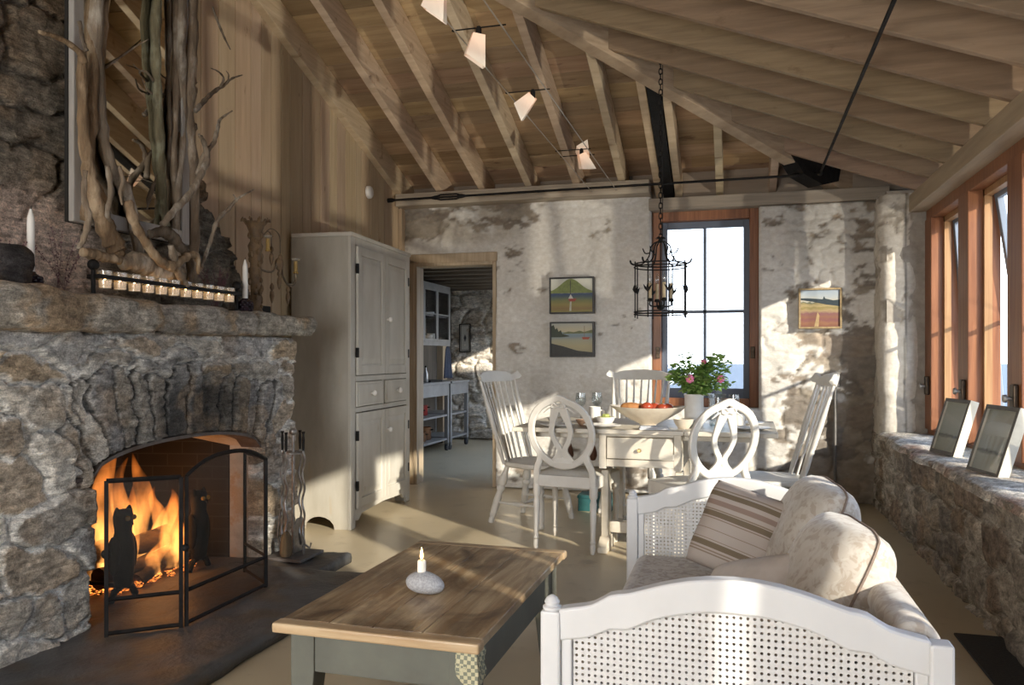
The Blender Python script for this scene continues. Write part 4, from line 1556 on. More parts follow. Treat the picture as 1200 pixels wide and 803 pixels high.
def branch(pts, rads, seed, X=-2.785, tint=(1, 1, 1), dx=None, parent=None):
    rr = random.Random(seed)
    P = [PX(u, v, X + (dx[i] if dx else rr.uniform(-.015, .015))) for i, (u, v) in enumerate(pts)]
    L = smoothline(P, 6)
    R = lerp_list(rads, len(L))
    R = [q * (1 + .12 * math.sin(i * 1.7 + seed) + rr.uniform(-.07, .07)) for i, q in enumerate(R)]
    L = [p + Vector((0, rr.uniform(-1, 1) * .12 * r_, rr.uniform(-1, 1) * .12 * r_)) for p, r_ in zip(L, R)]
    # one branch is one mesh
    return MB().tube(L, R, 9, col=tint).build('branch', dw, parent or mi, smooth='all')


W_ = (1.15, 1.12, 1.08)
G_ = (1.25, 1.28, 1.3)
D_ = (.62, .6, .58)
O_ = (1.15, 1.0, .8)
branch([(108, -60), (107, 60), (104, 150), (100, 205), (98, 260)], [.030, .032, .034, .03, .03], 1, tint=O_)
branch([(118, -60), (112, 20), (113, 90), (118, 150), (130, 195), (147, 225), (157, 265), (163, 300), (161, 322)], [.03, .03, .032, .032, .028, .03, .028, .022, .016], 2, X=-2.765, tint=G_)
branch([(123, -50), (121, 30), (118, 80), (122, 140)], [.02, .02, .018, .012], 3, X=-2.79, tint=O_)
branch([(96, 60), (97, 140), (102, 190), (110, 230), (122, 262), (135, 290), (140, 302)], [.02, .024, .026, .034, .04, .045, .03], 4, X=-2.73, tint=O_)
branch([(46, 37), (70, 45), (92, 60), (99, 75)], [.008, .011, .014, .018], 5, X=-2.74, tint=O_)
branch([(187, -60), (182, 40), (184, 110), (188, 180), (190, 230), (195, 265)], [.024, .026, .024, .024, .022, .02], 6, tint=(.75, .85, .72))
branch([(222, -60), (224, 20), (222, 80), (221, 140), (226, 200), (228, 280), (226, 335)], [.034, .036, .036, .032, .03, .026, .02], 7, X=-2.78, tint=W_)
branch([(213, -60), (212, 60), (214, 140), (208, 220), (206, 280), (214, 320)], [.026, .026, .024, .022, .02, .016], 8, X=-2.79, tint=G_)
branch([(196, -40), (198, 40), (196, 90), (199, 150), (196, 210)], [.014, .014, .013, .012, .01], 9, X=-2.80, tint=D_)
branch([(229, 130), (240, 118), (250, 108), (262, 100), (272, 92), (284, 88)], [.014, .012, .011, .009, .006, .003], 10, X=-2.66, tint=D_)
branch([(258, 103), (262, 92), (256, 84), (247, 80)], [.008, .006, .004, .003], 11, X=-2.66, tint=D_)
branch([(267, 97), (268, 88), (265, 83)], [.006, .004, .002], 12, X=-2.66, tint=D_)
branch([(232, 205), (240, 180), (250, 168), (255, 150), (258, 140), (272, 130)], [.016, .014, .012, .010, .008, .004], 13, X=-2.65, tint=G_)
branch([(190, 264), (205, 245), (222, 228), (235, 205), (243, 185), (238, 165), (233, 158)], [.015, .017, .018, .018, .016, .012, .008], 14, X=-2.62, tint=G_)
branch([(236, 312), (246, 285), (254, 260), (268, 245), (280, 232), (298, 222)], [.008, .010, .011, .010, .007, .003], 15, X=-2.62, tint=G_)
branch([(274, 238), (276, 232), (273, 228)], [.006, .004, .003], 16, X=-2.62, tint=G_)
branch([(249, 8), (254, 22), (262, 42), (270, 58)], [.004, .007, .006, .003], 17, X=-2.70, tint=D_)
branch([(150, 235), (156, 258), (170, 283), (185, 303), (200, 312), (215, 303), (228, 298), (232, 306), (232, 322)], [.02, .022, .020, .022, .024, .02, .016, .012, .008], 18, X=-2.58, tint=O_)
branch([(142, 312), (160, 306), (180, 318), (200, 318), (214, 316)], [.022, .055, .05, .045, .02], 19, X=-2.66, tint=G_)
branch([(97, 295), (110, 298), (125, 302), (140, 305)], [.018, .024, .02, .02], 20, X=-2.60, tint=O_)
branch([(176, 275), (190, 272), (200, 276), (212, 290), (222, 305), (222, 335)], [.02, .028, .03, .024, .02, .014], 21, X=-2.64, tint=D_)
branch([(200, 288), (206, 312), (214, 328), (220, 336)], [.016, .022, .02, .012], 22, X=-2.58, tint=W_)
branch([(126, 195), (130, 225), (126, 250), (131, 262)], [.012, .014, .012, .008], 23, X=-2.70, tint=G_)
branch([(180, 95), (172, 85), (163, 82), (156, 75)], [.007, .006, .004, .002], 24, X=-2.79, tint=D_)
branch([(178, 110), (172, 104), (166, 92)], [.006, .005, .003], 25, X=-2.79, tint=D_)
branch([(122, 80), (140, 68), (158, 55), (174, 46)], [.006, .005, .004, .002], 26, X=-2.78, tint=W_)
branch([(100, 200), (98, 230), (104, 255), (98, 280), (92, 292)], [.01, .012, .014, .012, .01], 27, X=-2.62, tint=W_)
branch([(160, 260), (170, 245), (176, 230), (183, 205)], [.012, .012, .010, .006], 28, X=-2.80, tint=D_)
branch([(205, 0), (206, 90), (203, 180), (206, 250)], [.02, .021, .02, .018], 29, X=-2.80, tint=W_)
branch([(140, 195), (144, 212), (141, 225), (143, 240)], [.008, .010, .008, .005], 30, X=-2.60, tint=W_)
branch([(130, 180), (131, 160), (129, 150)], [.006, .004, .003], 31, X=-2.79, tint=D_)
branch([(93, 25), (97, 48), (101, 60)], [.008, .009, .01], 32, X=-2.66, tint=D_)
# ================================================================== CUPBOARD
cab_m = pm('worn_grey_paint', (0.60, 0.575, 0.51), (0.51, 0.48, 0.415), (5, 5, 2.2), 0.6, 0.08, c3=(0.38, 0.28, 0.17), scale3=(7, 7, 2.5), lo3=0.66, hi3=0.76)
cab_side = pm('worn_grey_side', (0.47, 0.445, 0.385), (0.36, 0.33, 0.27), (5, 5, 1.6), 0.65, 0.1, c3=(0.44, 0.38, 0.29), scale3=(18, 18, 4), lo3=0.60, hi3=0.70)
knob_m = pm('white_porcelain', (0.82, 0.80, 0.76), rough=0.18)
cab = thing('tall_cupboard', 'tall worn grey painted cupboard with panelled doors beside the kitchen doorway', 'cupboard', (-2.575, 5.03, 0), math.radians(3.0))
# local: front on x = 0, width along +y (1.22), depth to -x (0.46)
CW, CD, CH = 1.20, 0.45, 2.085
f = MB()
f.box((-CD, .02, .10), (-.022, .045 + .0, CH - .03), None)
def foot_outline():
    o = [(-CD, 0), (-CD, CH - .03), (-.0, CH - .03), (0, 0), (-.12, 0)]
    for k in range(9):
        a = PI * k / 8
        o.append((-.235 + .115 * math.cos(a), .085 * math.sin(a)))
    o.append((-.35, 0))
    return o
f = MB().prism([(x, z) for x, z in foot_outline()], 0, .025, 'xz')
f.build('side_panel', cab_side, cab, bevel=.003)
f = MB().prism([(x, z) for x, z in foot_outline()], CW - .025, CW, 'xz')
f.build('side_panel', cab_side, cab, bevel=.003)
MB().box((-CD, .025, .09), (-CD + .015, CW - .025, CH - .03)).box((-CD, .025, .10), (-.02, CW - .025, .12)).box((-CD, .025, 1.03), (-.02, CW - .025, 1.05)).build('carcass', cab_side, cab)
MB().box((-CD - .0, -.004, CH - .03), (.012, CW + .004, CH)).build('top', cab_m, cab, bevel=.006)
# face frame
f = MB()
f.box((-.02, .0, .0), (.002, .085, CH - .03)).box((-.02, CW - .085, .0), (.002, CW, CH - .03))
f.box((-.02, .085, CH - .085), (.002, CW - .085, CH - .03)).box((-.02, .085, 1.035), (.002, CW - .085, 1.075)).box((-.02, .085, .815), (.002, CW - .085, .85)).box((-.02, CW / 2 - .02, .85), (.002, CW / 2 + .02, 1.035))
f.prism([(.085, .13), (CW - .085, .13), (CW - .085, .05), (CW - .14, .045), (CW - .2, .085), (CW / 2, .10), (.2, .085), (.14, .045), (.085, .05)], -.02, .002, 'yz')
f.build('face_frame', cab_m, cab, bevel=.003)


def panel_door(ya, yb, za, zc, hinge_left, name='door', knob=None):
    d = MB()
    w = .062
    d.box((.003, ya, za), (.022, ya + w, zc)).box((.003, yb - w, za), (.022, yb, zc)).box((.003, ya + w, zc - w), (.022, yb - w, zc)).box((.003, ya + w, za), (.022, yb - w, za + w * 1.1))
    d.box((.003, ya + w, za + w), (.010, yb - w, zc - w))
    o = d.build(name, cab_m, cab, bevel=.004)
    p = MB()
    y_ = ya + w
    p.add([(.010, ya + w + .012, za + w + .02), (.010, yb - w - .012, za + w + .02), (.010, yb - w - .012, zc - w - .012), (.010, ya + w + .012, zc - w - .012),
           (.018, ya + w + .045, za + w + .055), (.018, yb - w - .045, za + w + .055), (.018, yb - w - .045, zc - w - .045), (.018, ya + w + .045, zc - w - .045)],
          [(0, 1, 5, 4), (1, 2, 6, 5), (2, 3, 7, 6), (3, 0, 4, 7), (4, 5, 6, 7)])
    p.build('raised_panel', cab_m, o)
    hy = ya - .002 if hinge_left else yb + .002
    h_ = MB()
    for z in (za + .16, zc - .16):
        h_.box((.006, hy - .011, z - .035), (.026, hy + .011, z + .035))
    h_.build('hinge', iron_m, o, bevel=.003)
    if knob:
        MB().lathe([(.008, 0), (.009, .012), (.020, .02), (.022, .03), (.015, .04), (.002, .042)], (.022, knob[0], knob[1]), 14, M=Matrix.Rotation(PI / 2, 3, 'Y')).build('knob', knob_m, o, smooth=True)
    return o


panel_door(.088, CW / 2 - .002, 1.08, CH - .09, True)
panel_door(CW / 2 + .002, CW - .088, 1.08, CH - .09, False, knob=(CW / 2 + .04, 1.50))
panel_door(.088, CW / 2 - .002, .135, .81, True)
panel_door(CW / 2 + .002, CW - .088, .135, .81, False, knob=(CW / 2 + .04, .65))
for ya, yb in ((.09, CW / 2 - .024), (CW / 2 + .024, CW - .09)):
    o = MB().box((.0, ya, .856), (.014, yb, 1.03)).box((.014, ya + .02, .875), (.018, yb - .02, 1.012)).build('drawer', cab_m, cab, bevel=.004)
    MB().lathe([(.008, 0), (.009, .012), (.022, .02), (.024, .03), (.015, .042), (.002, .044)], (.018, (ya + yb) / 2, .945), 14, M=Matrix.Rotation(PI / 2, 3, 'Y')).build('knob', knob_m, o, smooth=True)
# ================================================================== COFFEE TABLE
top_m = pm('scrubbed_pine', (0.48, 0.36, 0.215), (0.27, 0.17, 0.085), (30, 2.2, 20), 0.34, 0.22, c3=(0.09, 0.05, 0.025), scale3=(6.5, 4.0, 3), lo3=0.47, hi3=0.70, distort=0.8, lo=.38, hi=.60, attr=True, spec=0.5)
green_m = pm('sage_paint', (0.118, 0.120, 0.096), (0.09, 0.09, 0.074), (6, 6, 6), .55, .05)
ct = thing('coffee_table', 'low plank-top coffee table with sage green painted base', 'coffee table', (-0.945, 2.515, 0), math.radians(-.8))
tb = MB()
xs = [-.305, -.155, -.02, .13, .305]
for i in range(4):
    t = (.95, 1.08, 1.0, .9)[i]
    tb.box((xs[i] + .0008, -.485, .424), (xs[i + 1] - .0008, .485, .45), (t, t, t))
tbo = tb.build('tabletop', top_m, ct, bevel=.003)
bb_ = (MB().box((-.31, -.535, .422), (.31, -.4855, .4505), (1.05, 1.02, .95)), MB().box((-.31, .4855, .422), (.31, .535, .4505), (.95, .95, .95)))
for q_ in bb_:
    q_.build('breadboard_end', pm('scrubbed_pine_cross', (0.48, 0.365, 0.235), (0.32, 0.21, 0.115), (2.2, 26, 20), 0.38, 0.15, c3=(0.16, 0.09, 0.05), scale3=(5, 5, 3), lo3=0.58, hi3=0.7, attr=True), ct, bevel=.006)
ap = MB()
ap.box((-.255, -.475, .30), (.255, -.452, .423)).box((-.255, .452, .30), (.255, .475, .423)).box((-.278, -.45, .30), (-.255, .45, .423)).box((.255, -.45, .30), (.278, .45, .423))
ap.build('apron', green_m, ct, bevel=.003)
for sx_ in (-1, 1):
    for sy in (-1, 1):
        l = MB()
        a, b = .075, .048
        cx, cy = sx_ * .245, sy * .445
        # square leg tapering on the inner faces
        def q(w):
            x0, x1 = (cx + .036 * sx_ - sx_ * w, cx + .036 * sx_)
            y0, y1 = (cy + .036 * sy - sy * w, cy + .036 * sy)
            return [(x0, y0), (x1, y0), (x1, y1), (x0, y1)]
        vs_ = [(x, y, 0) for x, y in q(b)] + [(x, y, .30) for x, y in q(a)] + [(x, y, .423) for x, y in q(a)]
        l.add(vs_, [(0, 1, 2, 3), (8, 9, 10, 11)] + [(i, (i + 1) % 4, 4 + (i + 1) % 4, 4 + i) for i in range(4)] + [(4 + i, 4 + (i + 1) % 4, 8 + (i + 1) % 4, 8 + i) for i in range(4)])
        l.build('leg', green_m, ct, bevel=.003)
# gingham cloth hung over the near right corner
ck = bpy.data.materials.new('gingham_cloth')
ck.use_nodes = True
t = ck.node_tree
tcn = nd(t, 'ShaderNodeTexCoord')
chk = nd(t, 'ShaderNodeTexChecker')
chk.inputs['Scale'].default_value = 95
chk.inputs['Color1'].default_value = (.50, .46, .30, 1)
chk.inputs['Color2'].default_value = (.19, .20, .15, 1)
t.links.new(tcn.outputs['Object'], chk.inputs[0])
t.links.new(chk.outputs[0], t.nodes['Principled BSDF'].inputs['Base Color'])
t.nodes['Principled BSDF'].inputs['Roughness'].default_value = .9
vs_, fs_ = [], []
for i in range(13):
    s = -1 + 2 * i / 12
    for j in range(9):
        q = j / 8
        dz = -.115 * q * (1 - .32 * abs(s) ** 2.5)
        # wraps the corner: one half on the front face, one on the side face
        xx, yy = (.288 + .004 * math.sin(q * 9 + s * 5), -.485 + .06 * max(0, s)) if s > 0 else (.288 + .062 * s, -.487 - .004 * math.sin(q * 8 + s * 4))
        vs_.append((xx + .006 * q, yy - .006 * q, .423 + dz))
for i in range(12):
    for j in range(8):
        a = i * 9 + j
        fs_.append((a, a + 9, a + 10, a + 1))
cl = MB().add(vs_, fs_).build('checked_cloth', ck, None, smooth=True, solid=.003)
cl.location = (-0.945, 2.515, 0)
cl.rotation_euler = (0, 0, math.radians(-.8))
tag(cl, 'small green and cream checked cloth hanging at corner of coffee table', 'cloth')
# candle on a beach stone
cs = thing('stone_candle_holder', 'smooth pale speckled beach stone holding a lit candle on coffee table', 'candle holder', (-0.955, 2.37, 0.4505))
st_m = pm('speckled_stone', (0.50, 0.50, 0.51), (0.30, 0.30, 0.31), (160, 160, 160), .6, .1)
sb = MB().ball((0, 0, .034), 1, 28, 18, (.062, .043, .035))
sb.v = [(x + .12 * x * (1 if x > 0 else -.4), y * (1 - 2.4 * max(0, x)), max(.0, z - .15 * max(0, x))) for x, y, z in sb.v]
sb.build('stone', st_m, cs, smooth='all')
cd_ = thing('short_candle', 'short lit white candle set in the beach stone on coffee table', 'candle', (-0.962, 2.37, 0.515))
MB().lathe([(.0135, 0), (.0135, .036), (.011, .039), (.002, .037)], (0, 0, 0), 16).build('wax', emis('lit_candle_wax', (.95, .86, .72), .12), cd_, smooth=True)
MB().tube([(0, 0, .036), (.001, 0, .046)], .0012, 6).build('wick', dark_m, cd_)
MB().lathe([(.001, .042), (.0055, .05), (.0045, .062), (.0005, .08)], (0, 0, 0), 10).build('flame', flame_c, cd_, smooth=True)
# ================================================================== CHAIRS
white_m = pm('white_chair_paint', (0.70, 0.675, 0.62), (0.62, 0.59, 0.535), (7, 7, 7), .42, .03, c3=(.62, .56, .46), scale3=(14, 14, 14), lo3=.66, hi3=.76)
LEGP = [(t_, r_ * 1.28) for t_, r_ in [(0, .013), (.03, .017), (.07, .017), (.10, .013), (.13, .018), (.17, .019), (.42, .022), (.55, .016), (.58, .024), (.62, .026), (.66, .017), (.70, .026), (.78, .024), (.9, .015), (1, .013)]]


def windsor(label):
    c = thing('windsor_chair', label, 'chair', (0, 0, 0), 0, 'white windsor chairs round the dining table')
    # seat: rounded shield shape, dished
    n = 40
    ol = []
    for k in range(n):
        a = 2 * PI * k / n
        x, y = math.cos(a), math.sin(a)
        sx_ = .235 * (abs(x) ** .75) * (1 if x > 0 else -1)
        sy = (.225 if y > 0 else .205) * (abs(y) ** .72) * (1 if y > 0 else -1)
        sx_ *= 1.04 if y > 0 else .90
        ol.append((sx_, sy + .0))
    vs_, fs_ = [], []
    rings = [(0, .428), (.45, .431), (.75, .440), (.95, .450), (1.0, .444), (1.0, .424), (.93, .408), (0, .404)]
    for r_, z in rings:
        for x, y in ol:
            vs_.append((x * max(r_, .01), y * max(r_, .01), z - .012 * max(0, y / .22) ** 3 * (1 if r_ > .9 and z > .42 else 0)))
    for i in range(len(rings) - 1):
        for k in range(n):
            fs_.append((i * n + k, i * n + (k + 1) % n, (i + 1) * n + (k + 1) % n, (i + 1) * n + k))
    fs_.append(tuple(range(n)))
    fs_.append(tuple(range(len(rings) * n - 1, len(rings) * n - n - 1, -1)))
    MB().add(vs_, fs_).build('seat', white_m, c, smooth=True)
    feet = {}
    for s in (-1, 1):
        for f_, (ty, by) in (('f', (.13, .195)), ('b', (-.14, -.235))):
            a, b = Vector((s * .225, by, 0)), Vector((s * .145, ty, .415))
            feet[(s, f_)] = (a, b)
            MB().turned(a, b, LEGP, 12).build('leg', white_m, c, smooth=True)
    mids = []
    for s in (-1, 1):
        p = feet[(s, 'f')][0].lerp(feet[(s, 'f')][1], .36)
        q = feet[(s, 'b')][0].lerp(feet[(s, 'b')][1], .36)
        MB().turned(p, q, [(0, .008), (.3, .010), (.5, .017), (.7, .010), (1, .008)], 10).build('stretcher', white_m, c, smooth=True)
        mids.append(p.lerp(q, .5))
    MB().turned(mids[0], mids[1], [(0, .008), (.3, .010), (.5, .017), (.7, .010), (1, .008)], 10).build('stretcher', white_m, c, smooth=True)
    # back: two turned posts, seven spindles, crest
    zt = 1.035

    def crest_y(x):
        return -.315 - .045 * (1 - (x / .25) ** 2)
    for s in (-1, 1):
        a, b = Vector((s * .19, -.14, .43)), Vector((s * .232, crest_y(.232), zt))
        MB().turned(a, b, [(0, .012), (.18, .018), (.30, .014), (.32, .019), (.35, .013), (.37, .017), (.60, .019), (.8, .013), (1, .010)], 10).build('back_post', white_m, c, smooth=True)
    for k in range(7):
        x = -.155 + .31 * k / 6
        x2 = x * 1.2
        a = Vector((x * .92, -.185 + .05 * (abs(x) / .155) ** 2, .43))
        b = Vector((x2, crest_y(x2), zt + .01))
        MB().turned(a, b, [(0, .007), (.4, .0105), (1, .0065)], 8).build('spindle', white_m, c, smooth=True)
    cr = MB()
    N = 24
    top, bot = [], []
    for k in range(N + 1):
        x = -.285 + .57 * k / N
        q = abs(x) / .285
        zt_ = 1.095 + .012 * math.cos(x * 9) + (.022 * math.exp(-((q - .93) / .08) ** 2)) - (.014 * math.exp(-((q - .75) / .09) ** 2))
        zb_ = 1.022 - .0 * q + .024 * sstep(.72, .98, q) + (.012 * math.exp(-((q - .80) / .06) ** 2))
        if k in (0, N):
            zt_ -= .02
            zb_ += .02
        top.append((x, zt_))
        bot.append((x, zb_))
    vs_, fs_ = [], []
    for (x, z1), (_, z0) in zip(top, bot):
        y = crest_y(x) + .02 * max(0, abs(x) / .285 - .8) * 3
        tilt = -.018
        vs_ += [(x, y - .012, z0), (x, y + .012, z0), (x, y + .010 + tilt, z1), (x, y - .012 + tilt, z1)]
    for i in range(N):
        o = i * 4
        for a in range(4):
            fs_.append((o + a, o + (a + 1) % 4, o + 4 + (a + 1) % 4, o + 4 + a))
    fs_ += [(0, 1, 2, 3), (N * 4 + 3, N * 4 + 2, N * 4 + 1, N * 4)]
    cr.add(vs_, fs_)
    cr.build('crest_rail', white_m, c, bevel=.006, smooth=True)
    return c


w1 = windsor('white windsor chair at left end of dining table nearest the kitchen doorway')
w1.location = (-1.42, 5.69, 0)
w1.rotation_euler = (0, 0, math.radians(-107))
dup(w1, (-0.76, 6.28, 0), math.radians(176), 'white windsor chair behind the dining table against the plaster wall')
dup(w1, (0.235, 5.32, 0), math.radians(96), 'white windsor chair at right end of dining table by the window wall')


def oval_chair(label):
    c = thing('oval_back_chair', label, 'chair', (0, 0, 0), 0, 'white oval back chairs at the dining table')
    def trap(z, gx, gy):
        return [(-.205 - gx, -.20 - gy, z), (.205 + gx, -.20 - gy, z), (.235 + gx, .215 + gy, z), (-.235 - gx, .215 + gy, z)]
    MB().add(trap(.395, 0, 0) + trap(.468, 0, 0), [(3, 2, 1, 0), (4, 5, 6, 7), (0, 1, 5, 4), (1, 2, 6, 5), (2, 3, 7, 6), (3, 0, 4, 7)]).build('seat_frame', white_m, c, bevel=.006)
    # seat pad, gently domed
    n = 8
    vs_, fs_ = [], []
    for i in range(n + 1):
        for j in range(n + 1):
            a, b = -1 + 2 * i / n, -1 + 2 * j / n
            w_ = .21 + .028 * (b + 1) / 2
            vs_.append((a * w_, .008 + b * .205, .470 + .028 * (1 - a ** 4) * (1 - b ** 4)))
    for i in range(n):
        for j in range(n):
            o = i * (n + 1) + j
            fs_.append((o, o + n + 1, o + n + 2, o + 1))
    MB().add(vs_, fs_).build('seat', pm('white_seat_cloth', (.76, .74, .69), (.70, .68, .62), (60, 60, 60), .8, .1), c, smooth='all')
    for s in (-1, 1):
        MB().turned((s * .212, .19, 0), (s * .212, .19, .44), [(0, .012), (.05, .015), (.10, .018), (.13, .013), (.15, .019), (.17, .014), (.70, .021), (.76, .017), (.79, .025), (.83, .017), (.86, .025), (1, .026)], 14).build('leg', white_m, c, smooth=True)
        MB().turned((s * .188, -.205, 0), (s * .188, -.185, .41), [(0, .012), (.06, .016), (.12, .018), (.15, .014), (.17, .02), (.2, .015), (.74, .022), (.8, .017), (.84, .026), (1, .026)], 14).build('leg', white_m, c, smooth=True)

    def by(z):
        return -.19 - .11 * ((z - .45) / .5) ** 1.1 if z > .45 else -.19
    # oval ring, slightly egg-shaped, flat section
    N = 48

    def band(path, wid, thick, name, closed=True):
        vs_, fs_ = [], []
        n_ = len(path)
        for i, (x, z) in enumerate(path):
            p0 = path[i - 1] if (closed or i > 0) else path[i]
            p1 = path[(i + 1) % n_] if (closed or i < n_ - 1) else path[i]
            d = Vector((p1[0] - p0[0], p1[1] - p0[1])).normalized()
            nx, nz = -d.y, d.x
            w_ = wid[i] if isinstance(wid, list) else wid
            for sx_, sy in ((-1, -1), (1, -1), (1, 1), (-1, 1)):
                zz = z + nz * w_ / 2 * sx_
                vs_.append((x + nx * w_ / 2 * sx_, by(zz) + sy * thick / 2, zz))
        for i in range(n_ if closed else n_ - 1):
            j = (i + 1) % n_
            for a in range(4):
                fs_.append((i * 4 + a, i * 4 + (a + 1) % 4, j * 4 + (a + 1) % 4, j * 4 + a))
        if not closed:
            fs_ += [(0, 1, 2, 3), (n_ * 4 - 1, n_ * 4 - 2, n_ * 4 - 3, n_ * 4 - 4)]
        return MB().add(vs_, fs_)
    ring = []
    for k in range(N):
        a = 2 * PI * k / N
        z = .735 + .205 * math.sin(a)
        x = .198 * math.cos(a) * (1 + .05 * math.sin(a))
        z += .018 * math.exp(-((a - PI / 2) / .16) ** 2)
        ring.append((x, z))
    band(ring, .043, .028, 'ring').build('oval_back', white_m, c, bevel=.007, smooth=True)
    # lower struts that carry the oval down to the seat
    for s in (-1, 1):
        p = smoothline([(s * .186, 0, .40), (s * .182, 0, .50), (s * .158, 0, .56), (s * .150, 0, .61)], 5)
        band([(q.x, q.z) for q in p], [.04] * len(p), .03, 's', False).build('back_post', white_m, c, bevel=.006, smooth=True)
    # splat: bow at the top, open lens, spreading foot
    for s in (-1, 1):
        p = smoothline([(s * .012, 0, .925), (s * .030, 0, .87), (s * .052, 0, .80), (s * .062, 0, .745), (s * .046, 0, .69), (s * .018, 0, .640), (s * .022, 0, .600), (s * .055, 0, .555), (s * .075, 0, .54)], 6)
        band([(q.x, q.z) for q in p], lerp_list([.065, .055, .038, .031, .030, .034, .042, .052, .048], len(p)), .018, 'x', False).build('splat', white_m, c, bevel=.004, smooth=True)
    MB().prism([(-.075, .545), (.075, .545), (.02, .625), (-.02, .625)], by(.58) - .009, by(.58) + .009, 'xz').build('splat_foot', white_m, c, bevel=.003)
    f = MB()
    for s in (-1, 1):
        f.tube(smoothline([(0, by(.91) - .012, .905), (s * .03, by(.91) - .015, .925), (s * .045, by(.91) - .012, .905), (s * .028, by(.9) - .012, .893), (0, by(.91) - .012, .9)], 4), .006, 6)
        f.tube(smoothline([(s * .03, by(.9) - .01, .90), (s * .06, by(.89) - .01, .895), (s * .10, by(.86) - .01, .865)], 4), [.004] * 8 + [.002], 6)
    f.ball((0, by(.95), .958), .012)
    f.build('carved_bow', white_m, c, smooth=True)
    return c


ov = oval_chair('white oval back chair in front of dining table, its whole back and legs showing')
ov.location = (-0.985, 5.04, 0)
ov.rotation_euler = (0, 0, math.radians(-9))
dup(ov, (-0.19, 4.80, 0), math.radians(33), 'white oval back chair at right front of dining table behind the sofa arm')
# ================================================================== DINING TABLE
dt_m = pm('cream_table_paint', (0.62, 0.575, 0.49), (0.54, 0.49, 0.40), (4, 14, 14), .45, .05, c3=(.50, .42, .30), scale3=(8, 8, 8), lo3=.64, hi3=.75)
dt = thing('dining_table', 'cream painted drop-leaf dining table with centre drawer and trestle base', 'dining table', (-0.545, 5.30, 0), math.radians(-1))
Z = .765
MB().box((-.265, -.47, Z - .028), (.265, .47, Z)).build('tabletop', dt_m, dt, bevel=.004)
for s in (-1, 1):
    MB().box((min(s * .267, s * .80), -.47, Z - .028), (max(s * .267, s * .80), .47, Z)).build('leaf', dt_m, dt, bevel=.004)
    for y_ in (-.38, .34):
        MB().box((min(s * .25, s * .70), y_, Z - .065), (max(s * .25, s * .70), y_ + .04, Z - .035)).build('leaf_slide', dt_m, dt, bevel=.003)
f = MB()
f.box((-.25, -.44, .52), (-.205, .44, Z - .028)).box((.205, -.44, .52), (.25, .44, Z - .028)).box((-.205, .40, .52), (.205, .44, Z - .028)).box((-.205, -.44, .535), (.205, -.415, .58)).box((-.205, -.44, Z - .045), (.205, -.415, Z - .028))
f.build('apron', dt_m, dt, bevel=.003)
o = MB().box((-.20, -.446, .585), (.20, -.425, Z - .05)).build('drawer', dt_m, dt, bevel=.004)
MB().turned((0, -.446, .64), (0, -.468, .64), [(0, .006), (.4, .006), (.7, .013), (1, .010)], 10).build('knob', pm('brass', (.45, .33, .15), (.3, .2, .08), (30, 30, 30), .3, metal=1), o, smooth=True)
for s in (-1, 1):
    x0, x1 = min(s * .205, s * .25), max(s * .205, s * .25)
    MB().box((x0, -.36, .07), (x1, -.24, .50)).build('leg', dt_m, dt, bevel=.004)
    MB().box((x0, .24, .07), (x1, .36, .50)).build('leg', dt_m, dt, bevel=.004)
    MB().prism([(-.46, 0), (.46, 0), (.46, .035), (.36, .085), (-.36, .085), (-.46, .035)], x0 - .01, x1 + .01, 'yz').build('sled_foot', dt_m, dt, bevel=.006)
MB().box((-.205, -.30, .10), (.205, -.25, .17)).build('stretcher', dt_m, dt, bevel=.004)
# curved brace at the near foot
MB().box((-.205, .25, .10), (.205, .30, .17)).build('stretcher', dt_m, dt, bevel=.004)
# ---- things on the table
TZ = Z + .0005
cream_c = pm('cream_stoneware', (.62, .56, .46), (.54, .47, .38), (20, 20, 20), .35, .04)
grey_c = pm('white_stoneware', (.74, .73, .70), (.68, .66, .62), (20, 20, 20), .3, .02)
bowl_prof = [(.05, 0), (.055, .008), (.06, .012), (.13, .045), (.20, .082), (.245, .112), (.25, .118), (.244, .118), (.19, .088), (.12, .052), (.04, .03), (.002, .028)]
bw = thing('serving_bowl', 'large wide cream bowl of bread and fruit on dining table', 'bowl', (-.535, 5.20, TZ))
o = MB().lathe(bowl_prof, (0, 0, 0), 36, sy_=.62)
o.v = [(x, y, z + .012 * (abs(x) / .25) ** 3 * (1 if z > .05 else 0)) for x, y, z in o.v]
o.build('bowl', cream_c, bw, smooth=True)
bread_m = pm('bread_crust', (.42, .20, .07), (.28, .11, .035), (25, 25, 25), .7, .2)
tom_m = pm('red_fruit', (.42, .075, .03), (.30, .045, .02), (14, 14, 14), .3)


def lump(name, loc, r, sc, mat, label, cat, group, seed, rz=0):
    m_ = MB().ball((0, 0, 0), r, 16, 11, sc)
    m_.v = [tuple(Vector(p) * (1 + .10 * (math.sin(p[0] * 60 + seed) * math.cos(p[1] * 50 + seed * 2)))) for p in m_.v]
    o = m_.build(name, mat, None, smooth='all')
    o.location = loc
    o.rotation_euler = (0, 0, rz)
    return tag(o, label, cat, group)


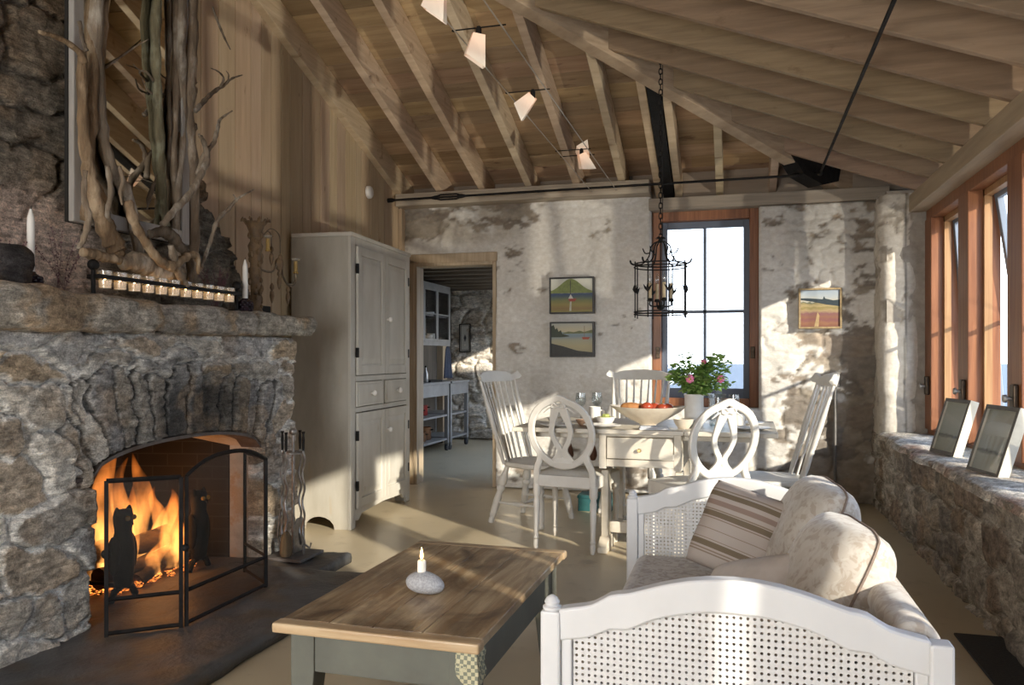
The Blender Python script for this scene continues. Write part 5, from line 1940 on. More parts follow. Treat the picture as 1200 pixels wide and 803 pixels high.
lump('bread_roll', (-.645, 5.18, TZ + .118), .05, (1.35, .9, .62), bread_m, 'long brown bread roll at left in the cream serving bowl', 'bread', None, 1, .3)
lump('bread_roll', (-.60, 5.26, TZ + .112), .045, (1.2, .9, .6), bread_m, 'round brown bread roll at back of the cream serving bowl', 'bread', None, 2)
for i, (x, y, dz, s, lb) in enumerate(((-.545, 5.17, .122, .036, 'red tomato in middle of the cream serving bowl'), (-.495, 5.20, .118, .036, 'red tomato right of the middle in the serving bowl'), (-.445, 5.17, .118, .032, 'small red tomato right of centre in serving bowl'), (-.405, 5.19, .12, .030, 'small red tomato at right end of the serving bowl'), (-.52, 5.26, .112, .034, 'red tomato at the back of the serving bowl'))):
    o = lump('tomato', (x, y, TZ + dz), s, (1.1, 1, .8), tom_m, lb, 'tomato', 'tomatoes in the serving bowl', i)
    MB().tube([(0, 0, s * .74), (.002, 0, s * .95)], .003, 6).build('stem', pm('leaf_green', (.10, .20, .045), (.05, .12, .025), (30, 30, 30), .5), o)
# crock of roses
vs0 = thing('flower_crock', 'white stoneware crock holding pink roses on dining table', 'vase', (-.245, 5.20, TZ))
MB().lathe([(.052, 0), (.058, .006), (.060, .03), (.060, .19), (.064, .20), (.064, .206), (.056, .206), (.054, .03), (.002, .028)], (0, 0, 0), 28).build('crock', grey_c, vs0, smooth=True)
ros = thing('rose_bouquet', 'bushy bouquet of pink wild roses with green leaves in white crock', 'flowers', (-.245, 5.20, TZ + .16))
rr = random.Random(12)
stem = MB()
leaf_a, leaf_b = MB(), MB()
tips = []
for k in range(40):
    a = rr.uniform(0, 2 * PI)
    sp = rr.uniform(.03, .19) if k < 30 else rr.uniform(.1, .2)
    tip = Vector((sp * math.cos(a) * 1.1 + .05, sp * math.sin(a) * .75, rr.uniform(.10, .30) - sp * .25 + .03))
    P = smoothline([(rr.uniform(-.03, .03), rr.uniform(-.03, .03), 0), Vector((tip.x * .35, tip.y * .35, tip.z * .6)), tip], 6)
    stem.tube(P, .0025, 5)
    tips.append(tip)
    for i in range(4, len(P)):
        for _ in range(3):
            an = rr.uniform(0, 2 * PI)
            d = Vector((math.cos(an), math.sin(an), rr.uniform(-.5, .7))).normalized()
            L = rr.uniform(.028, .052)
            wv = L * .36
            sd_ = d.cross(Vector((0, 0, 1)))
            sd_ = sd_.normalized() if sd_.length > .01 else Vector((1, 0, 0))
            up_ = sd_.cross(d)
            b_ = P[i] + d * .008
            vv = [b_, b_ + d * L * .35 + sd_ * wv + up_ * .004, b_ + d * L * .75 + sd_ * wv * .8 + up_ * .003, b_ + d * L - up_ * .005, b_ + d * L * .75 - sd_ * wv * .8 + up_ * .003, b_ + d * L * .35 - sd_ * wv + up_ * .004, b_ + d * L * .5 - up_ * .004]
            (leaf_a if rr.random() < .6 else leaf_b).add(vv, [(0, 1, 6), (1, 2, 6), (2, 3, 6), (3, 4, 6), (4, 5, 6), (5, 0, 6)])
stem.build('stems', _mats['leaf_green'], ros)
lv = bpy.data.materials.new('rose_leaf')
for nm, c in (('rose_leaf', (.24, .40, .10)), ('rose_leaf_pale', (.40, .54, .20))):
    m = bpy.data.materials.new(nm)
    m.use_nodes = True
    b = m.node_tree.nodes['Principled BSDF']
    b.inputs['Base Color'].default_value = (*c, 1)
    b.inputs['Roughness'].default_value = .45
    b.inputs['Transmission Weight'].default_value = 0
    tr_ = m.node_tree.nodes.new('ShaderNodeBsdfTranslucent')
    tr_.inputs[0].default_value = (c[0] * 1.3, c[1] * 1.3, c[2], 1)
    mx = m.node_tree.nodes.new('ShaderNodeMixShader')
    mx.inputs[0].default_value = .35
    m.node_tree.links.new(b.outputs[0], mx.inputs[1])
    m.node_tree.links.new(tr_.outputs[0], mx.inputs[2])
    m.node_tree.links.new(mx.outputs[0], m.node_tree.nodes['Material Output'].inputs[0])
    ob = (leaf_a if nm == 'rose_leaf' else leaf_b).build('foliage', m, ros)
    ob['kind'] = 'stuff'
pink = pm('rose_petal', (.75, .14, .30), (.85, .30, .45), (60, 60, 60), .6)
for x, y, z, r_ in ((-.02, -.10, .145, .026), (.165, -.07, .145, .024), (.06, .02, .25, .016)):
    f = MB()
    for k in range(7):
        a = 2 * PI * k / 7
        for rad, lift in ((r_, .25), (r_ * .6, .8)):
            d = Vector((math.cos(a + lift), -.35, math.sin(a + lift)))
            f.ball(Vector((x, y - .01 * lift, z)) + d * rad * .6, rad * .48, 7, 5, (1, .5, 1))
    ob = f.build('rose_flower', pink, ros, smooth='all')
    MB().ball((x, y - .025, z), r_ * .28, 8, 5).build('flower_centre', pm('pollen', (.75, .5, .1), rough=.8), ob, smooth='all')
# glass hurricane vase right of the crock
gv = thing('glass_vase', 'clear straight glass vase right of the flower crock', 'vase', (-.105, 5.28, TZ))
MB().lathe([(.045, 0), (.05, .004), (.052, .17), (.058, .205), (.055, .205), (.049, .17), (.046, .01), (.002, .01)], (0, 0, 0), 26).build('glass', thin('tumbler_glass', (.93, .95, .95), .16), gv, smooth=True)
MB().lathe([(.044, .0), (.044, .008), (.002, .008)], (0, 0, .003), 20).build('glass_foot', thin('thick_glass', (.8, .85, .85), .2), gv, smooth=True)
# small bowls, mugs, plates, napkins
def small_bowl(x, y, r_, label, mat=grey_c, h=.055):
    o = MB().lathe([(r_ * .5, 0), (r_ * .55, .004), (r_ * .85, h * .55), (r_, h), (r_ * .96, h), (r_ * .8, h * .55), (r_ * .45, .01), (.002, .009)], (0, 0, 0), 24).build('small_bowl', mat, None, smooth=True)
    o.location = (x, y, TZ)
    return tag(o, label, 'bowl')


small_bowl(-.80, 5.12, .062, 'small white bowl of green grapes left of the big serving bowl')
gr = random.Random(3)
grape = pm('green_grape', (.42, .46, .16), (.33, .38, .10), (30, 30, 30), .35)
for k in range(14):
    a = 2 * PI * k / 7 + (k > 6) * .4
    q = .032 if k < 7 else .014
    o = MB().ball((0, 0, 0), .013, 8, 6).build('grape', grape, None, smooth='all')
    o.location = (-.80 + q * math.cos(a), 5.12 + q * math.sin(a), TZ + (.045 if k < 7 else .062))
    tag(o, 'green grape heaped in the small white bowl on dining table', 'grape', 'green grapes in the small bowl')
small_bowl(-.30, 5.02, .065, 'small cream bowl in front of the flower crock', cream_c, .06)
small_bowl(-1.12, 5.08, .055, 'small pale bowl at left end of the dining table', cream_c, .045)


def mug(x, y, label, h=.10, r_=.04):
    t_ = thing('mug', label, 'mug', (x, y, TZ))
    MB().lathe([(r_ * .9, 0), (r_, .006), (r_, h), (r_ * .92, h), (r_ * .9, .012), (.002, .01)], (0, 0, 0), 22).build('cup', grey_c, t_, smooth=True)
    MB().tube(smoothline([(r_ * .97, 0, h * .8), (r_ * 1.6, 0, h * .75), (r_ * 1.6, 0, h * .35), (r_ * .97, 0, h * .25)], 5), .006, 7).build('handle', grey_c, t_, smooth=True)


mug(-.885, 5.20, 'tall white mug left of the bowl of grapes', .115, .038)
mug(.03, 5.25, 'white mug behind the right front chair on the table', .08, .038)


def plate(x, y, r_, label, z=0.0):
    o = MB().lathe([(r_ * .55, 0), (r_ * .6, .004), (r_, .016), (r_ * .99, .019), (r_ * .6, .008), (.002, .007)], (0, 0, 0), 30).build('plate', grey_c, None, smooth=True)
    o.location = (x, y, TZ + z)
    return tag(o, label, 'plate', 'white plates on the dining table')


plate(-.80, 4.97, .12, 'white plate in front of the bowl of grapes')
plate(-1.08, 4.94, .11, 'white plate behind the left oval back chair')
plate(-.18, 5.0 - .06, .11, 'white plate in front of the flower crock at right') if False else None
plate(.10, 5.02, .115, 'white plate at right end of the dining table')
plate(.08, 5.40, .11, 'white plate at back right of the dining table')
nap = pm('grey_napkin', (.55, .56, .58), (.46, .47, .50), (80, 80, 80), .9, .1)
o = MB().box((-.09, -.05, 0), (.09, .05, .012)).box((-.085, -.045, .012), (.085, .045, .022)).build('folded_napkin', nap, None, bevel=.004)
o.location = (-.47, 4.90, TZ)
o.rotation_euler = (0, 0, .15)
tag(o, 'folded grey napkin on table edge above the drawer', 'napkin')
# wicker basket of shells behind left chair
bk_ = small_bowl(-.93, 5.06, .055, 'small tan bowl behind the lattice of the left chair', pm('tan_clay', (.50, .33, .22), (.40, .25, .16), (30, 30, 30), .6), .04)
# stemmed glasses at the back of the table
wg = thing('wine_glass', 'stemmed wine glass on table behind left oval chair, nearest the kitchen', 'wine glass', (-1.02, 5.42, TZ), 0, 'wine glasses on the dining table')
MB().lathe([(.034, 0), (.033, .002), (.006, .006), (.004, .01), (.004, .085), (.012, .095), (.034, .12), (.038, .15), (.033, .195), (.031, .195), (.036, .15), (.03, .12), (.002, .102)], (0, 0, 0), 20).build('glass', _mats['tumbler_glass'], wg, smooth=True)
dup(wg, (-.92, 5.50, TZ), 0, 'stemmed wine glass behind the tall white mug')
dup(wg, (.0, 5.45, TZ), 0, 'stemmed wine glass at right behind the glass vase')
# teal box under the table
o = MB().box((-.13, -.10, 0), (.13, .10, .10)).box((-.135, -.105, .10), (.135, .105, .125)).build('storage_box', pm('teal_board', (.02, .10, .105), (.015, .075, .08), (12, 12, 12), .6), None, bevel=.004)
o.location = (-1.05, 6.25, 0)
tag(o, 'small teal storage box on the floor under the dining table', 'box')
# two brown pods hanging from a cord under the left leaf
hp = thing('hanging_pods', 'pair of brown seed pods on a dark cord under the left table leaf', 'decoration', (-1.0, 5.30, .73))
f = MB().tube(smoothline([(-.07, 0, -.10), (-.03, 0, -.02), (0, 0, 0), (.04, 0, -.02), (.08, 0, -.09)], 5), .004, 6)
f.build('cord', dark_m, hp)
for x in (-.075, .085):
    MB().lathe([(.002, 0), (.012, -.02), (.028, -.07), (.03, -.095), (.018, -.125), (.002, -.13)], (x, 0, -.09), 12).build('pod', pm('brown_pod', (.19, .09, .05), (.12, .05, .03), (20, 20, 20), .6), hp, smooth=True)
# ================================================================== SOFA
sofa_m = pm('white_sofa_paint', (0.66, 0.66, 0.66), (0.61, 0.61, 0.61), (5, 5, 5), .38, .02)
cane_m = pm('white_cane', (0.66, 0.65, 0.635), (0.56, 0.55, 0.535), (90, 90, 90), .6, .1)


def damask(name, a, b, c):
    m = bpy.data.materials.new(name)
    m.use_nodes = True
    t = m.node_tree
    tcn = nd(t, 'ShaderNodeTexCoord')
    n1 = nd(t, 'ShaderNodeTexNoise')
    n1.inputs['Scale'].default_value = 13
    n1.inputs['Detail'].default_value = 2
    n1.inputs['Distortion'].default_value = 2.2
    t.links.new(tcn.outputs['Object'], n1.inputs[0])
    wv = nd(t, 'ShaderNodeMapRange')
    wv.inputs['From Min'].default_value = .47
    wv.inputs['From Max'].default_value = .53
    t.links.new(n1.outputs[0], wv.inputs[0])
    n2 = nd(t, 'ShaderNodeTexNoise')
    n2.inputs['Scale'].default_value = 26
    n2.inputs['Detail'].default_value = 3
    n2.inputs['Distortion'].default_value = 1.5
    t.links.new(tcn.outputs['Object'], n2.inputs[0])
    w2 = nd(t, 'ShaderNodeMapRange')
    w2.inputs['From Min'].default_value = .48
    w2.inputs['From Max'].default_value = .56
    t.links.new(n2.outputs[0], w2.inputs[0])
    mx = nd(t, 'ShaderNodeMix', data_type='RGBA')
    mx.inputs[6].default_value = (*a, 1)
    mx.inputs[7].default_value = (*b, 1)
    t.links.new(wv.outputs[0], mx.inputs[0])
    m2 = nd(t, 'ShaderNodeMix', data_type='RGBA')
    mm = nd(t, 'ShaderNodeMath', operation='MULTIPLY')
    mm.inputs[1].default_value = .55
    t.links.new(w2.outputs[0], mm.inputs[0])
    t.links.new(mm.outputs[0], m2.inputs[0])
    t.links.new(mx.outputs[2], m2.inputs[6])
    m2.inputs[7].default_value = (*c, 1)
    t.links.new(m2.outputs[2], t.nodes['Principled BSDF'].inputs['Base Color'])
    t.nodes['Principled BSDF'].inputs['Roughness'].default_value = .75
    t.nodes['Principled BSDF'].inputs['Sheen Weight'].default_value = .3
    return m


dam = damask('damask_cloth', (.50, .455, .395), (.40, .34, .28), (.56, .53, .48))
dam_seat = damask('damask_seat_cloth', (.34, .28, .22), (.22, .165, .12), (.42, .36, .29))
SX, SY0, SY1 = 0.0, 1.885, 3.48
sofa = thing('cane_sofa', 'white camelback sofa with cane end panels and damask upholstery', 'sofa', (0, 0, 0))
HWX = .425


def rail_z(x, far=False):
    q = abs(x) / HWX
    z = np.interp(q, [0, .12, .24, .37, .50, .64, .78, 1.0], [.697, .695, .688, .675, .657, .637, .612, .594])
    z += .008 * math.exp(-((q - .66) / .06) ** 2)
    return float(z)


def sofa_end(y, nm):
    e = bpy.data.objects.new('end_frame', None)
    COL.objects.link(e)
    e.parent = sofa
    e.location = (0, y, 0)
    for s in (-1, 1):
        MB().box((s * HWX - .024, -.026, 0), (s * HWX + .024, .026, .592)).build('post', sofa_m, e, bevel=.006)
        if nm == 0 and s > 0:
            continue
        MB().lathe([(.020, .590), (.023, .594), (.023, .599), (.016, .603), (.019, .610), (.013, .620), (.004, .626)], (s * HWX, 0, 0), 14).build('finial', sofa_m, e, smooth=True)
    N = 40
    top, bot = [], []
    for k in range(N + 1):
        x = -HWX + .02 + (2 * HWX - .04) * k / N
        z = rail_z(x)
        top.append((x, z))
        bot.append((x, z - .078 - .010 * math.exp(-((abs(x) / HWX - .58) / .1) ** 2)))
    vs_, fs_ = [], []
    for (x, z1), (_, z0) in zip(top, bot):
        vs_ += [(x, -.018, z0), (x, .018, z0), (x, .022, z1), (x, -.022, z1)]
    for i in range(N):
        for a in range(4):
            fs_.append((i * 4 + a, i * 4 + (a + 1) % 4, i * 4 + 4 + (a + 1) % 4, i * 4 + 4 + a))
    fs_ += [(0, 1, 2, 3), (N * 4 + 3, N * 4 + 2, N * 4 + 1, N * 4)]
    MB().add(vs_, fs_).build('top_rail', sofa_m, e, bevel=.006, smooth=True)
    MB().box((-HWX + .02, -.018, .16), (HWX - .02, .018, .235)).build('bottom_rail', sofa_m, e, bevel=.005)
    # inner moulding round the cane
    for q_ in (-HWX + .024, HWX - .05):
        MB().box((q_, -.012, .235), (q_ + .026, .012, .53)).build('stile', sofa_m, e, bevel=.004)
    # cane: sheet pierced by rows of small holes
    P = .0152
    vs_, fs_ = [], []
    nx = int((2 * HWX - .1) / P)
    x0 = -nx * P / 2
    for i in range(nx):
        xc = x0 + (i + .5) * P
        z = .235
        ztop = rail_z(xc) - .06
        while z < ztop:
            zc = z + P / 2
            o = len(vs_)
            sq = []
            for k in range(8):
                a = PI / 8 + k * PI / 4
                m_ = max(abs(math.cos(a)), abs(math.sin(a)))
                sq.append((xc + P / 2 * math.cos(a) / m_, 0, zc + P / 2 * math.sin(a) / m_))
            vs_ += sq
            vs_ += [(xc + .0037 * math.cos(PI / 8 + k * PI / 4), 0, zc + .0037 * math.sin(PI / 8 + k * PI / 4)) for k in range(8)]
            # corners of the square
            for k in range(8):
                fs_.append((o + k, o + (k + 1) % 8, o + 8 + (k + 1) % 8, o + 8 + k))
            for k in (0, 2, 4, 6):
                a = (k / 2) * PI / 2 + PI / 4
                vs_.append((xc + P / 2 * (1 if math.cos(a) > 0 else -1), 0, zc + P / 2 * (1 if math.sin(a) > 0 else -1)))
                fs_.append((o + k, len(vs_) - 1, o + (k + 1) % 8))
            z += P
    MB().add(vs_, fs_).build('cane_panel', cane_m, e, solid=.004)
    return e


sofa_end(SY0, 0)
sofa_end(SY1, 1)
f = MB().box((-.44, SY0, .17), (-.40, SY1, .25)).box((.40, SY0, .17), (.44, SY1, .25)).box((-.40, SY0, .19), (.40, SY1, .22))
f.build('seat_rail', sofa_m, sofa, bevel=.006)


def cushion(cx, cy, cz, lx, ly, th, name, mat, parent, puff=1.0, n=30, ears=.03, rnd_=0.0):
    """pillow shape: lx by ly, thickness th, corners drawn out a little"""
    vs_, fs_ = [], []
    for side in (1, -1):
        for i in range(n + 1):
            for j in range(n + 1):
                a, b = -1 + 2 * i / n, -1 + 2 * j / n
                x = a * lx / 2 * (1 - ears * (1 - b * b) * abs(a) ** 4) * (1 - rnd_ * b ** 4)
                y = b * ly / 2 * (1 - ears * (1 - a * a) * abs(b) ** 4) * (1 - rnd_ * a ** 4)
                h = (max(0, 1 - abs(a) ** (2.4 + puff)) * max(0, 1 - abs(b) ** (2.4 + puff))) ** .5
                h *= 1 + .07 * math.sin(a * 5 + cx * 9) * math.cos(b * 4 + cy * 7) + .035 * math.sin(a * 13 + b * 6 + cy * 5) * (a * a + b * b) / 2
                vs_.append((x, y, side * th / 2 * h))
        o = 0 if side == 1 else (n + 1) ** 2
        for i in range(n):
            for j in range(n):
                q = (o + i * (n + 1) + j, o + (i + 1) * (n + 1) + j, o + (i + 1) * (n + 1) + j + 1, o + i * (n + 1) + j + 1)
                fs_.append(q if side == 1 else q[::-1])
    ob = MB().add(vs_, fs_).build(name, mat, parent, smooth='all', weld=True)
    return ob


def rounded(lo, hi, name, mat, parent, r_=.04, seg=4):
    return MB().box(lo, hi).build(name, mat, parent, bevel=r_, seg=seg, smooth=True)


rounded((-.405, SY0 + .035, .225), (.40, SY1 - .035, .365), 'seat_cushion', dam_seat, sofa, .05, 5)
# upholstered back roll
back = MB()
N = 18
prof = []
for k in range(20):
    a = -PI * .15 + PI * 1.3 * k / 19
    prof.append((.385 + .052 * math.cos(a), .575 + .045 * math.sin(a)))
prof += [(.335, .50), (.325, .30), (.43, .24), (.437, .45)]
back.prism(prof, SY0 + .03, SY1 - .03, 'xz')
back.build('back_upholstery', dam, sofa, smooth=True, bevel=.012, seg=3)
MB().tube([(.438, SY0 + .03, .56), (.438, SY1 - .03, .56)], .004, 6).build('piping', pm('piping_cloth', (.42, .36, .30), rough=.8), sofa, smooth=True)


def pose(o, loc, normal, roll=0.0):
    """put cushion's z axis along the normal, its y axis as near up as it goes"""
    nz = Vector(normal).normalized()
    up = Vector((0, 0, 1))
    yy = (up - nz * up.dot(nz)).normalized()
    xx = yy.cross(nz)
    R = Matrix((xx, yy, nz)).transposed() @ Matrix.Rotation(roll, 3, 'Z')
    o.location = loc
    o.rotation_euler = R.to_euler()


def pillow(lx, ly, th, loc, normal, roll, mat, label, name='throw_pillow', pipe=None):
    rn = .11 if pipe else .02
    o = cushion(loc[0], loc[1], loc[2], lx, ly, th, name, mat, None, rnd_=rn)
    pose(o, loc, normal, roll)
    tag(o, label, 'pillow')
    if pipe:
        pts = []
        n = 26
        e = .03
        for i in range(4):
            for k in range(n):
                q = -1 + 2 * k / n
                a, b = [(q, -1), (1, q), (-q, 1), (-1, -q)][i]
                pts.append((a * lx / 2 * (1 - e * (1 - b * b) * abs(a) ** 4) * (1 - rn * b ** 4), b * ly / 2 * (1 - e * (1 - a * a) * abs(b) ** 4) * (1 - rn * a ** 4), 0))
        MB().tube(pts, .0042, 6, closed=True).build('piping', pipe, o, smooth=True)
    return o


pipe_m = pm('brown_piping', (.26, .20, .16), (.20, .15, .12), (40, 40, 40), .8)
pillow(.52, .44, .23, (.265, 3.06, .555), (-.93, -.10, .38), 0, dam, 'large floral damask back pillow at far end of the sofa', pipe=pipe_m)
pillow(.52, .43, .24, (.265, 2.47, .535), (-.90, -.06, .42), .05, dam, 'large floral damask back pillow at near end of the sofa', pipe=pipe_m)
# striped pillow
stp = bpy.data.materials.new('striped_cloth')
stp.use_nodes = True
t = stp.node_tree
tcn = nd(t, 'ShaderNodeTexCoord')
sep = nd(t, 'ShaderNodeSeparateXYZ')
t.links.new(tcn.outputs['Generated'], sep.inputs[0])
cr = nd(t, 'ShaderNodeValToRGB')
cr.color_ramp.interpolation = 'CONSTANT'
base, br, pk_, th_ = (.43, .375, .335), (.17, .13, .085), (.27, .195, .16), (.25, .195, .145)
stops = [(0, base), (.14, th_), (.155, base), (.17, th_), (.185, base), (.21, br), (.27, base), (.29, th_), (.30, base), (.40, th_), (.41, base), (.52, th_), (.535, base), (.55, br), (.61, base), (.62, th_), (.635, base), (.68, pk_), (.74, base), (.79, br), (.85, base), (.87, th_), (.885, base)]
while len(cr.color_ramp.elements) < len(stops):
    cr.color_ramp.elements.new(.5)
for el, (p, c) in zip(cr.color_ramp.elements, stops):
    el.position = p
for el, (p, c) in zip(cr.color_ramp.elements, stops):
    el.color = (*c, 1)
t.links.new(sep.outputs['Y'], cr.inputs[0])
t.links.new(cr.outputs[0], t.nodes['Principled BSDF'].inputs['Base Color'])
t.nodes['Principled BSDF'].inputs['Roughness'].default_value = .8
pillow(.345, .35, .16, (.02, 3.19, .525), (-.40, -.80, .42), -.20, stp, 'striped beige and brown pillow leaning against the far sofa arm')
plain = pm('pale_pillow_cloth', (.58, .53, .49), (.50, .45, .41), (14, 14, 14), .8, .05)
pillow(.36, .30, .12, (.06, 2.50, .475), (-.50, -.45, .72), .45, plain, 'small plain pale pillow lying in front of the near damask pillow')
# ================================================================== CEILING IRONWORK
# gusset plate folded under the hip where the tie rods meet
gp = thing('gusset_plate', 'black steel gusset plate bolted under the hip rafter at tie rods', 'bracket', (0.585, 6.876, zr(0.585)))
d = (Vector((-1, -1.087, .375))).normalized()
sd2 = d.cross(Vector((0, 0, 1))).normalized()
up2 = sd2.cross(d)
m_ = MB()
for s in (-1, 1):
    pl = []
    for a, b in ((.30, .14), (-.30, .14), (-.30, -.0), (-.12, -.10), (.12, -.10), (.30, .0)):
        pl.append(d * a + up2 * b + sd2 * s * .06)
    pl2 = [p + sd2 * s * .012 for p in pl]
    n_ = len(pl)
    m_.add(pl + pl2, [tuple(range(n_)), tuple(range(2 * n_ - 1, n_ - 1, -1))] + [(i, (i + 1) % n_, n_ + (i + 1) % n_, n_ + i) for i in range(n_)])
m_.build('side_plate', iron_m, gp)
m_ = MB()
pts2 = [(-.30, -.0), (-.12, -.10), (.12, -.10), (.30, -.0)]
for i in range(3):
    (a0, b0), (a1, b1) = pts2[i], pts2[i + 1]
    q = [d * a0 + up2 * b0 - sd2 * .072, d * a1 + up2 * b1 - sd2 * .072, d * a1 + up2 * b1 + sd2 * .072, d * a0 + up2 * b0 + sd2 * .072]
    m_.add(q + [p - up2 * .008 for p in q], [(0, 1, 2, 3), (7, 6, 5, 4), (0, 4, 5, 1), (1, 5, 6, 2), (2, 6, 7, 3), (3, 7, 4, 0)])
m_.build('bottom_plate', iron_m, gp)
m_ = MB()
for s in (-1, 1):
    for a, b in ((.2, .06), (-.2, .06), (.0, -.05)):
        m_.turned(d * a + up2 * b + sd2 * s * .07, d * a + up2 * b + sd2 * s * .088, [(0, .014), (1, .012)], 6)
m_.build('bolt', iron_m, gp)


def tie_rod(a, b, tb, label):
    a, b = Vector(a), Vector(b)
    t_ = thing('tie_rod', label, 'tie rod', a)
    v = b - a
    MB().tube([(0, 0, 0), v], .0105, 8).build('rod', iron_m, t_, smooth=True)
    c = v * tb
    dd = v.normalized()
    s = dd.cross(Vector((0, 0, 1))).normalized() * .0
    u = Vector((0, 0, 1)) if abs(dd.x) > .5 else dd.cross(Vector((0, 0, 1))).normalized()
    f = MB()
    for q in (-1, 1):
        f.tube([c - dd * .11 + u * .012 * q, c - dd * .075 + u * .022 * q, c + dd * .075 + u * .022 * q, c + dd * .11 + u * .012 * q], .008, 6)
        f.turned(c + dd * q * .09, c + dd * q * .16, [(0, .022), (.5, .02), (1, .012)], 8)
    f.build('turnbuckle', iron_m, t_, smooth=True)
    f = MB()
    for q, e in ((0, 1), (1, -1)):
        p = v * q
        f.turned(p, p + dd * e * .07, [(0, .022), (.6, .02), (1, .011)], 8)
    f.build('end_clevis', iron_m, t_, smooth=True)
    return t_


GZ = 2.66
tie_rod((-3.05, 6.70, 2.645), (0.50, 6.72, GZ), .165, 'black tie rod running across the room in front of back wall')
tie_rod((0.66, 6.74, GZ + .01), (0.60, -0.55, GZ + .01), .60, 'black tie rod running overhead toward the front under right rafters')
# ================================================================== CABLE LIGHTS
CZ = 2.65
cable_m = pm('light_cable', (.42, .37, .30), rough=.4, metal=.4)
for x, lb in ((-1.19, 'left of the two thin light cables under the rafters'), (-.975, 'right of the two thin light cables under the rafters')):
    tag(MB().tube([(x, 2.0, CZ), (x, 6.86, CZ)], .0035, 6).build('light_cable', cable_m, None, smooth=True), lb, 'cable')
shade_m = bpy.data.materials.new('paper_shade')
shade_m.use_nodes = True
t = shade_m.node_tree
b = t.nodes['Principled BSDF']
b.inputs['Base Color'].default_value = (.78, .70, .60, 1)
tcn = nd(t, 'ShaderNodeTexCoord')
sep = nd(t, 'ShaderNodeSeparateXYZ')
t.links.new(tcn.outputs['Generated'], sep.inputs[0])
r = nd(t, 'ShaderNodeValToRGB')
r.color_ramp.elements[0].position = .15
r.color_ramp.elements[0].color = (.16, .13, .10, 1)
r.color_ramp.elements[1].position = .95
r.color_ramp.elements[1].color = (.62, .24, .10, 1)
t.links.new(sep.outputs['Z'], r.inputs[0])
t.links.new(r.outputs[0], b.inputs['Emission Color'])
b.inputs['Emission Strength'].default_value = .42


def cable_lamp(y, tilt, rzz, label, xo=0.0):
    L = thing('cable_lamp', label, 'ceiling lamp', (-1.0825, y, CZ), 0, 'paper shade lamps on the light cables')
    MB().tube([(-.125, 0, .006), (.125, .0, .006)], .0035, 6).ball((-.118, 0, .006), .007, 6, 4).build('cross_rod', iron_m, L, smooth=True)
    MB().turned((xo, 0, .012), (xo, 0, -.035), [(0, .008), (.3, .014), (1, .013)], 10).build('lamp_holder', iron_m, L, smooth=True)
    w0, w1_, h = .026, .046, .115
    vs_ = []
    for z, w in ((0, w0), (-h, w1_)):
        for a, b in ((-1, -.8), (1, -.8), (1, .8), (-1, .8)):
            vs_.append((a * w, b * w, z - (.02 * a if z < 0 else 0)))
    s_ = MB().add(vs_, [(0, 1, 5, 4), (1, 2, 6, 5), (2, 3, 7, 6), (3, 0, 4, 7)]).build('lamp_shade', shade_m, L, solid=.002)
    s_.location = (xo, 0, -.022)
    s_.rotation_euler = (tilt[0], tilt[1], rzz)
    return L


cable_lamp(2.84, (.2, .2, 0), .2, 'paper shade cable lamp at the very top edge, nearest the camera')
cable_lamp(3.33, (.25, .12, 0), .5, 'paper shade cable lamp second from the near end, hanging straight down')
cable_lamp(4.19, (.45, .75, 0), .4, 'paper shade cable lamp in the middle, tilted toward the left', .03)
cable_lamp(5.46, (.2, -.45, 0), .4, 'paper shade cable lamp near the back wall, upper of the close pair', .06)
cable_lamp(5.62, (2.75, -.2, 0), .4, 'paper shade cable lamp near the back wall, lower of the close pair, tipped up', .06)
# ================================================================== LANTERN OVER THE TABLE
ln = thing('iron_lantern', 'black wrought iron birdcage lantern hanging by a chain over dining table', 'pendant lamp', (-.465, 5.30, 1.475))
R_ = .172
for z in (.015, .030, .325, .345):
    MB().tube(circle((0, 0), R_, 30, z), .0042, 6, closed=True).build('hoop', iron_m, ln, smooth=True)
for k in range(8):
    a = 2 * PI * (k + .5) / 8
    x, y = R_ * math.cos(a), R_ * math.sin(a)
    MB().tube([(x, y, -.01), (x, y, .36)], .0042, 6).build('upright', iron_m, ln, smooth=True)
    f = MB()
    for da, l in ((-.35, .05), (.35, .05), (0, .062)):
        tx, ty = -math.sin(a), math.cos(a)
        b_ = Vector((x, y, .155))
        tip = b_ + Vector((tx * math.sin(da * 2) * l, ty * math.sin(da * 2) * l, l * math.cos(da)))
        f.tube([b_, b_.lerp(tip, .5) + Vector((x, y, 0)) * .03, tip], [.004, .0075, .001], 6)
    f.build('leaf', iron_m, ln, smooth=True)
for k in range(6):
    a = 2 * PI * k / 6
    c, s = math.cos(a), math.sin(a)
    P = smoothline([(c * R_, s * R_, .345), (c * .115, s * .115, .352), (c * .075, s * .075, .40), (c * .062, s * .062, .46), (c * .03, s * .03, .49), (0, 0, .495)], 5)
    MB().tube(P, .0042, 6).build('crown_rib', iron_m, ln, smooth=True)
    MB().tube(smoothline([(c * R_, s * R_, .345), (c * (R_ + .02), s * (R_ + .02), .355), (c * (R_ + .028), s * (R_ + .028), .378)], 4), [.006] * 8 + [.001], 6).build('leaf', iron_m, ln, smooth=True)
    MB().tube(smoothline([(c * .07, s * .07, .42), (c * .10, s * .10, .42), (c * .118, s * .118, .455)], 4), [.004] * 8 + [.001], 6).build('leaf', iron_m, ln, smooth=True)
f = MB()
for k in range(10):
    a = 2 * PI * k / 10
    f.tube([(0, 0, .505), (.022 * math.cos(a), .022 * math.sin(a), .52), (.035 * math.cos(a), .035 * math.sin(a), .512)], [.007, .005, .001], 5)
f.ball((0, 0, .50), .016)
f.build('top_rosette', iron_m, ln, smooth=True)
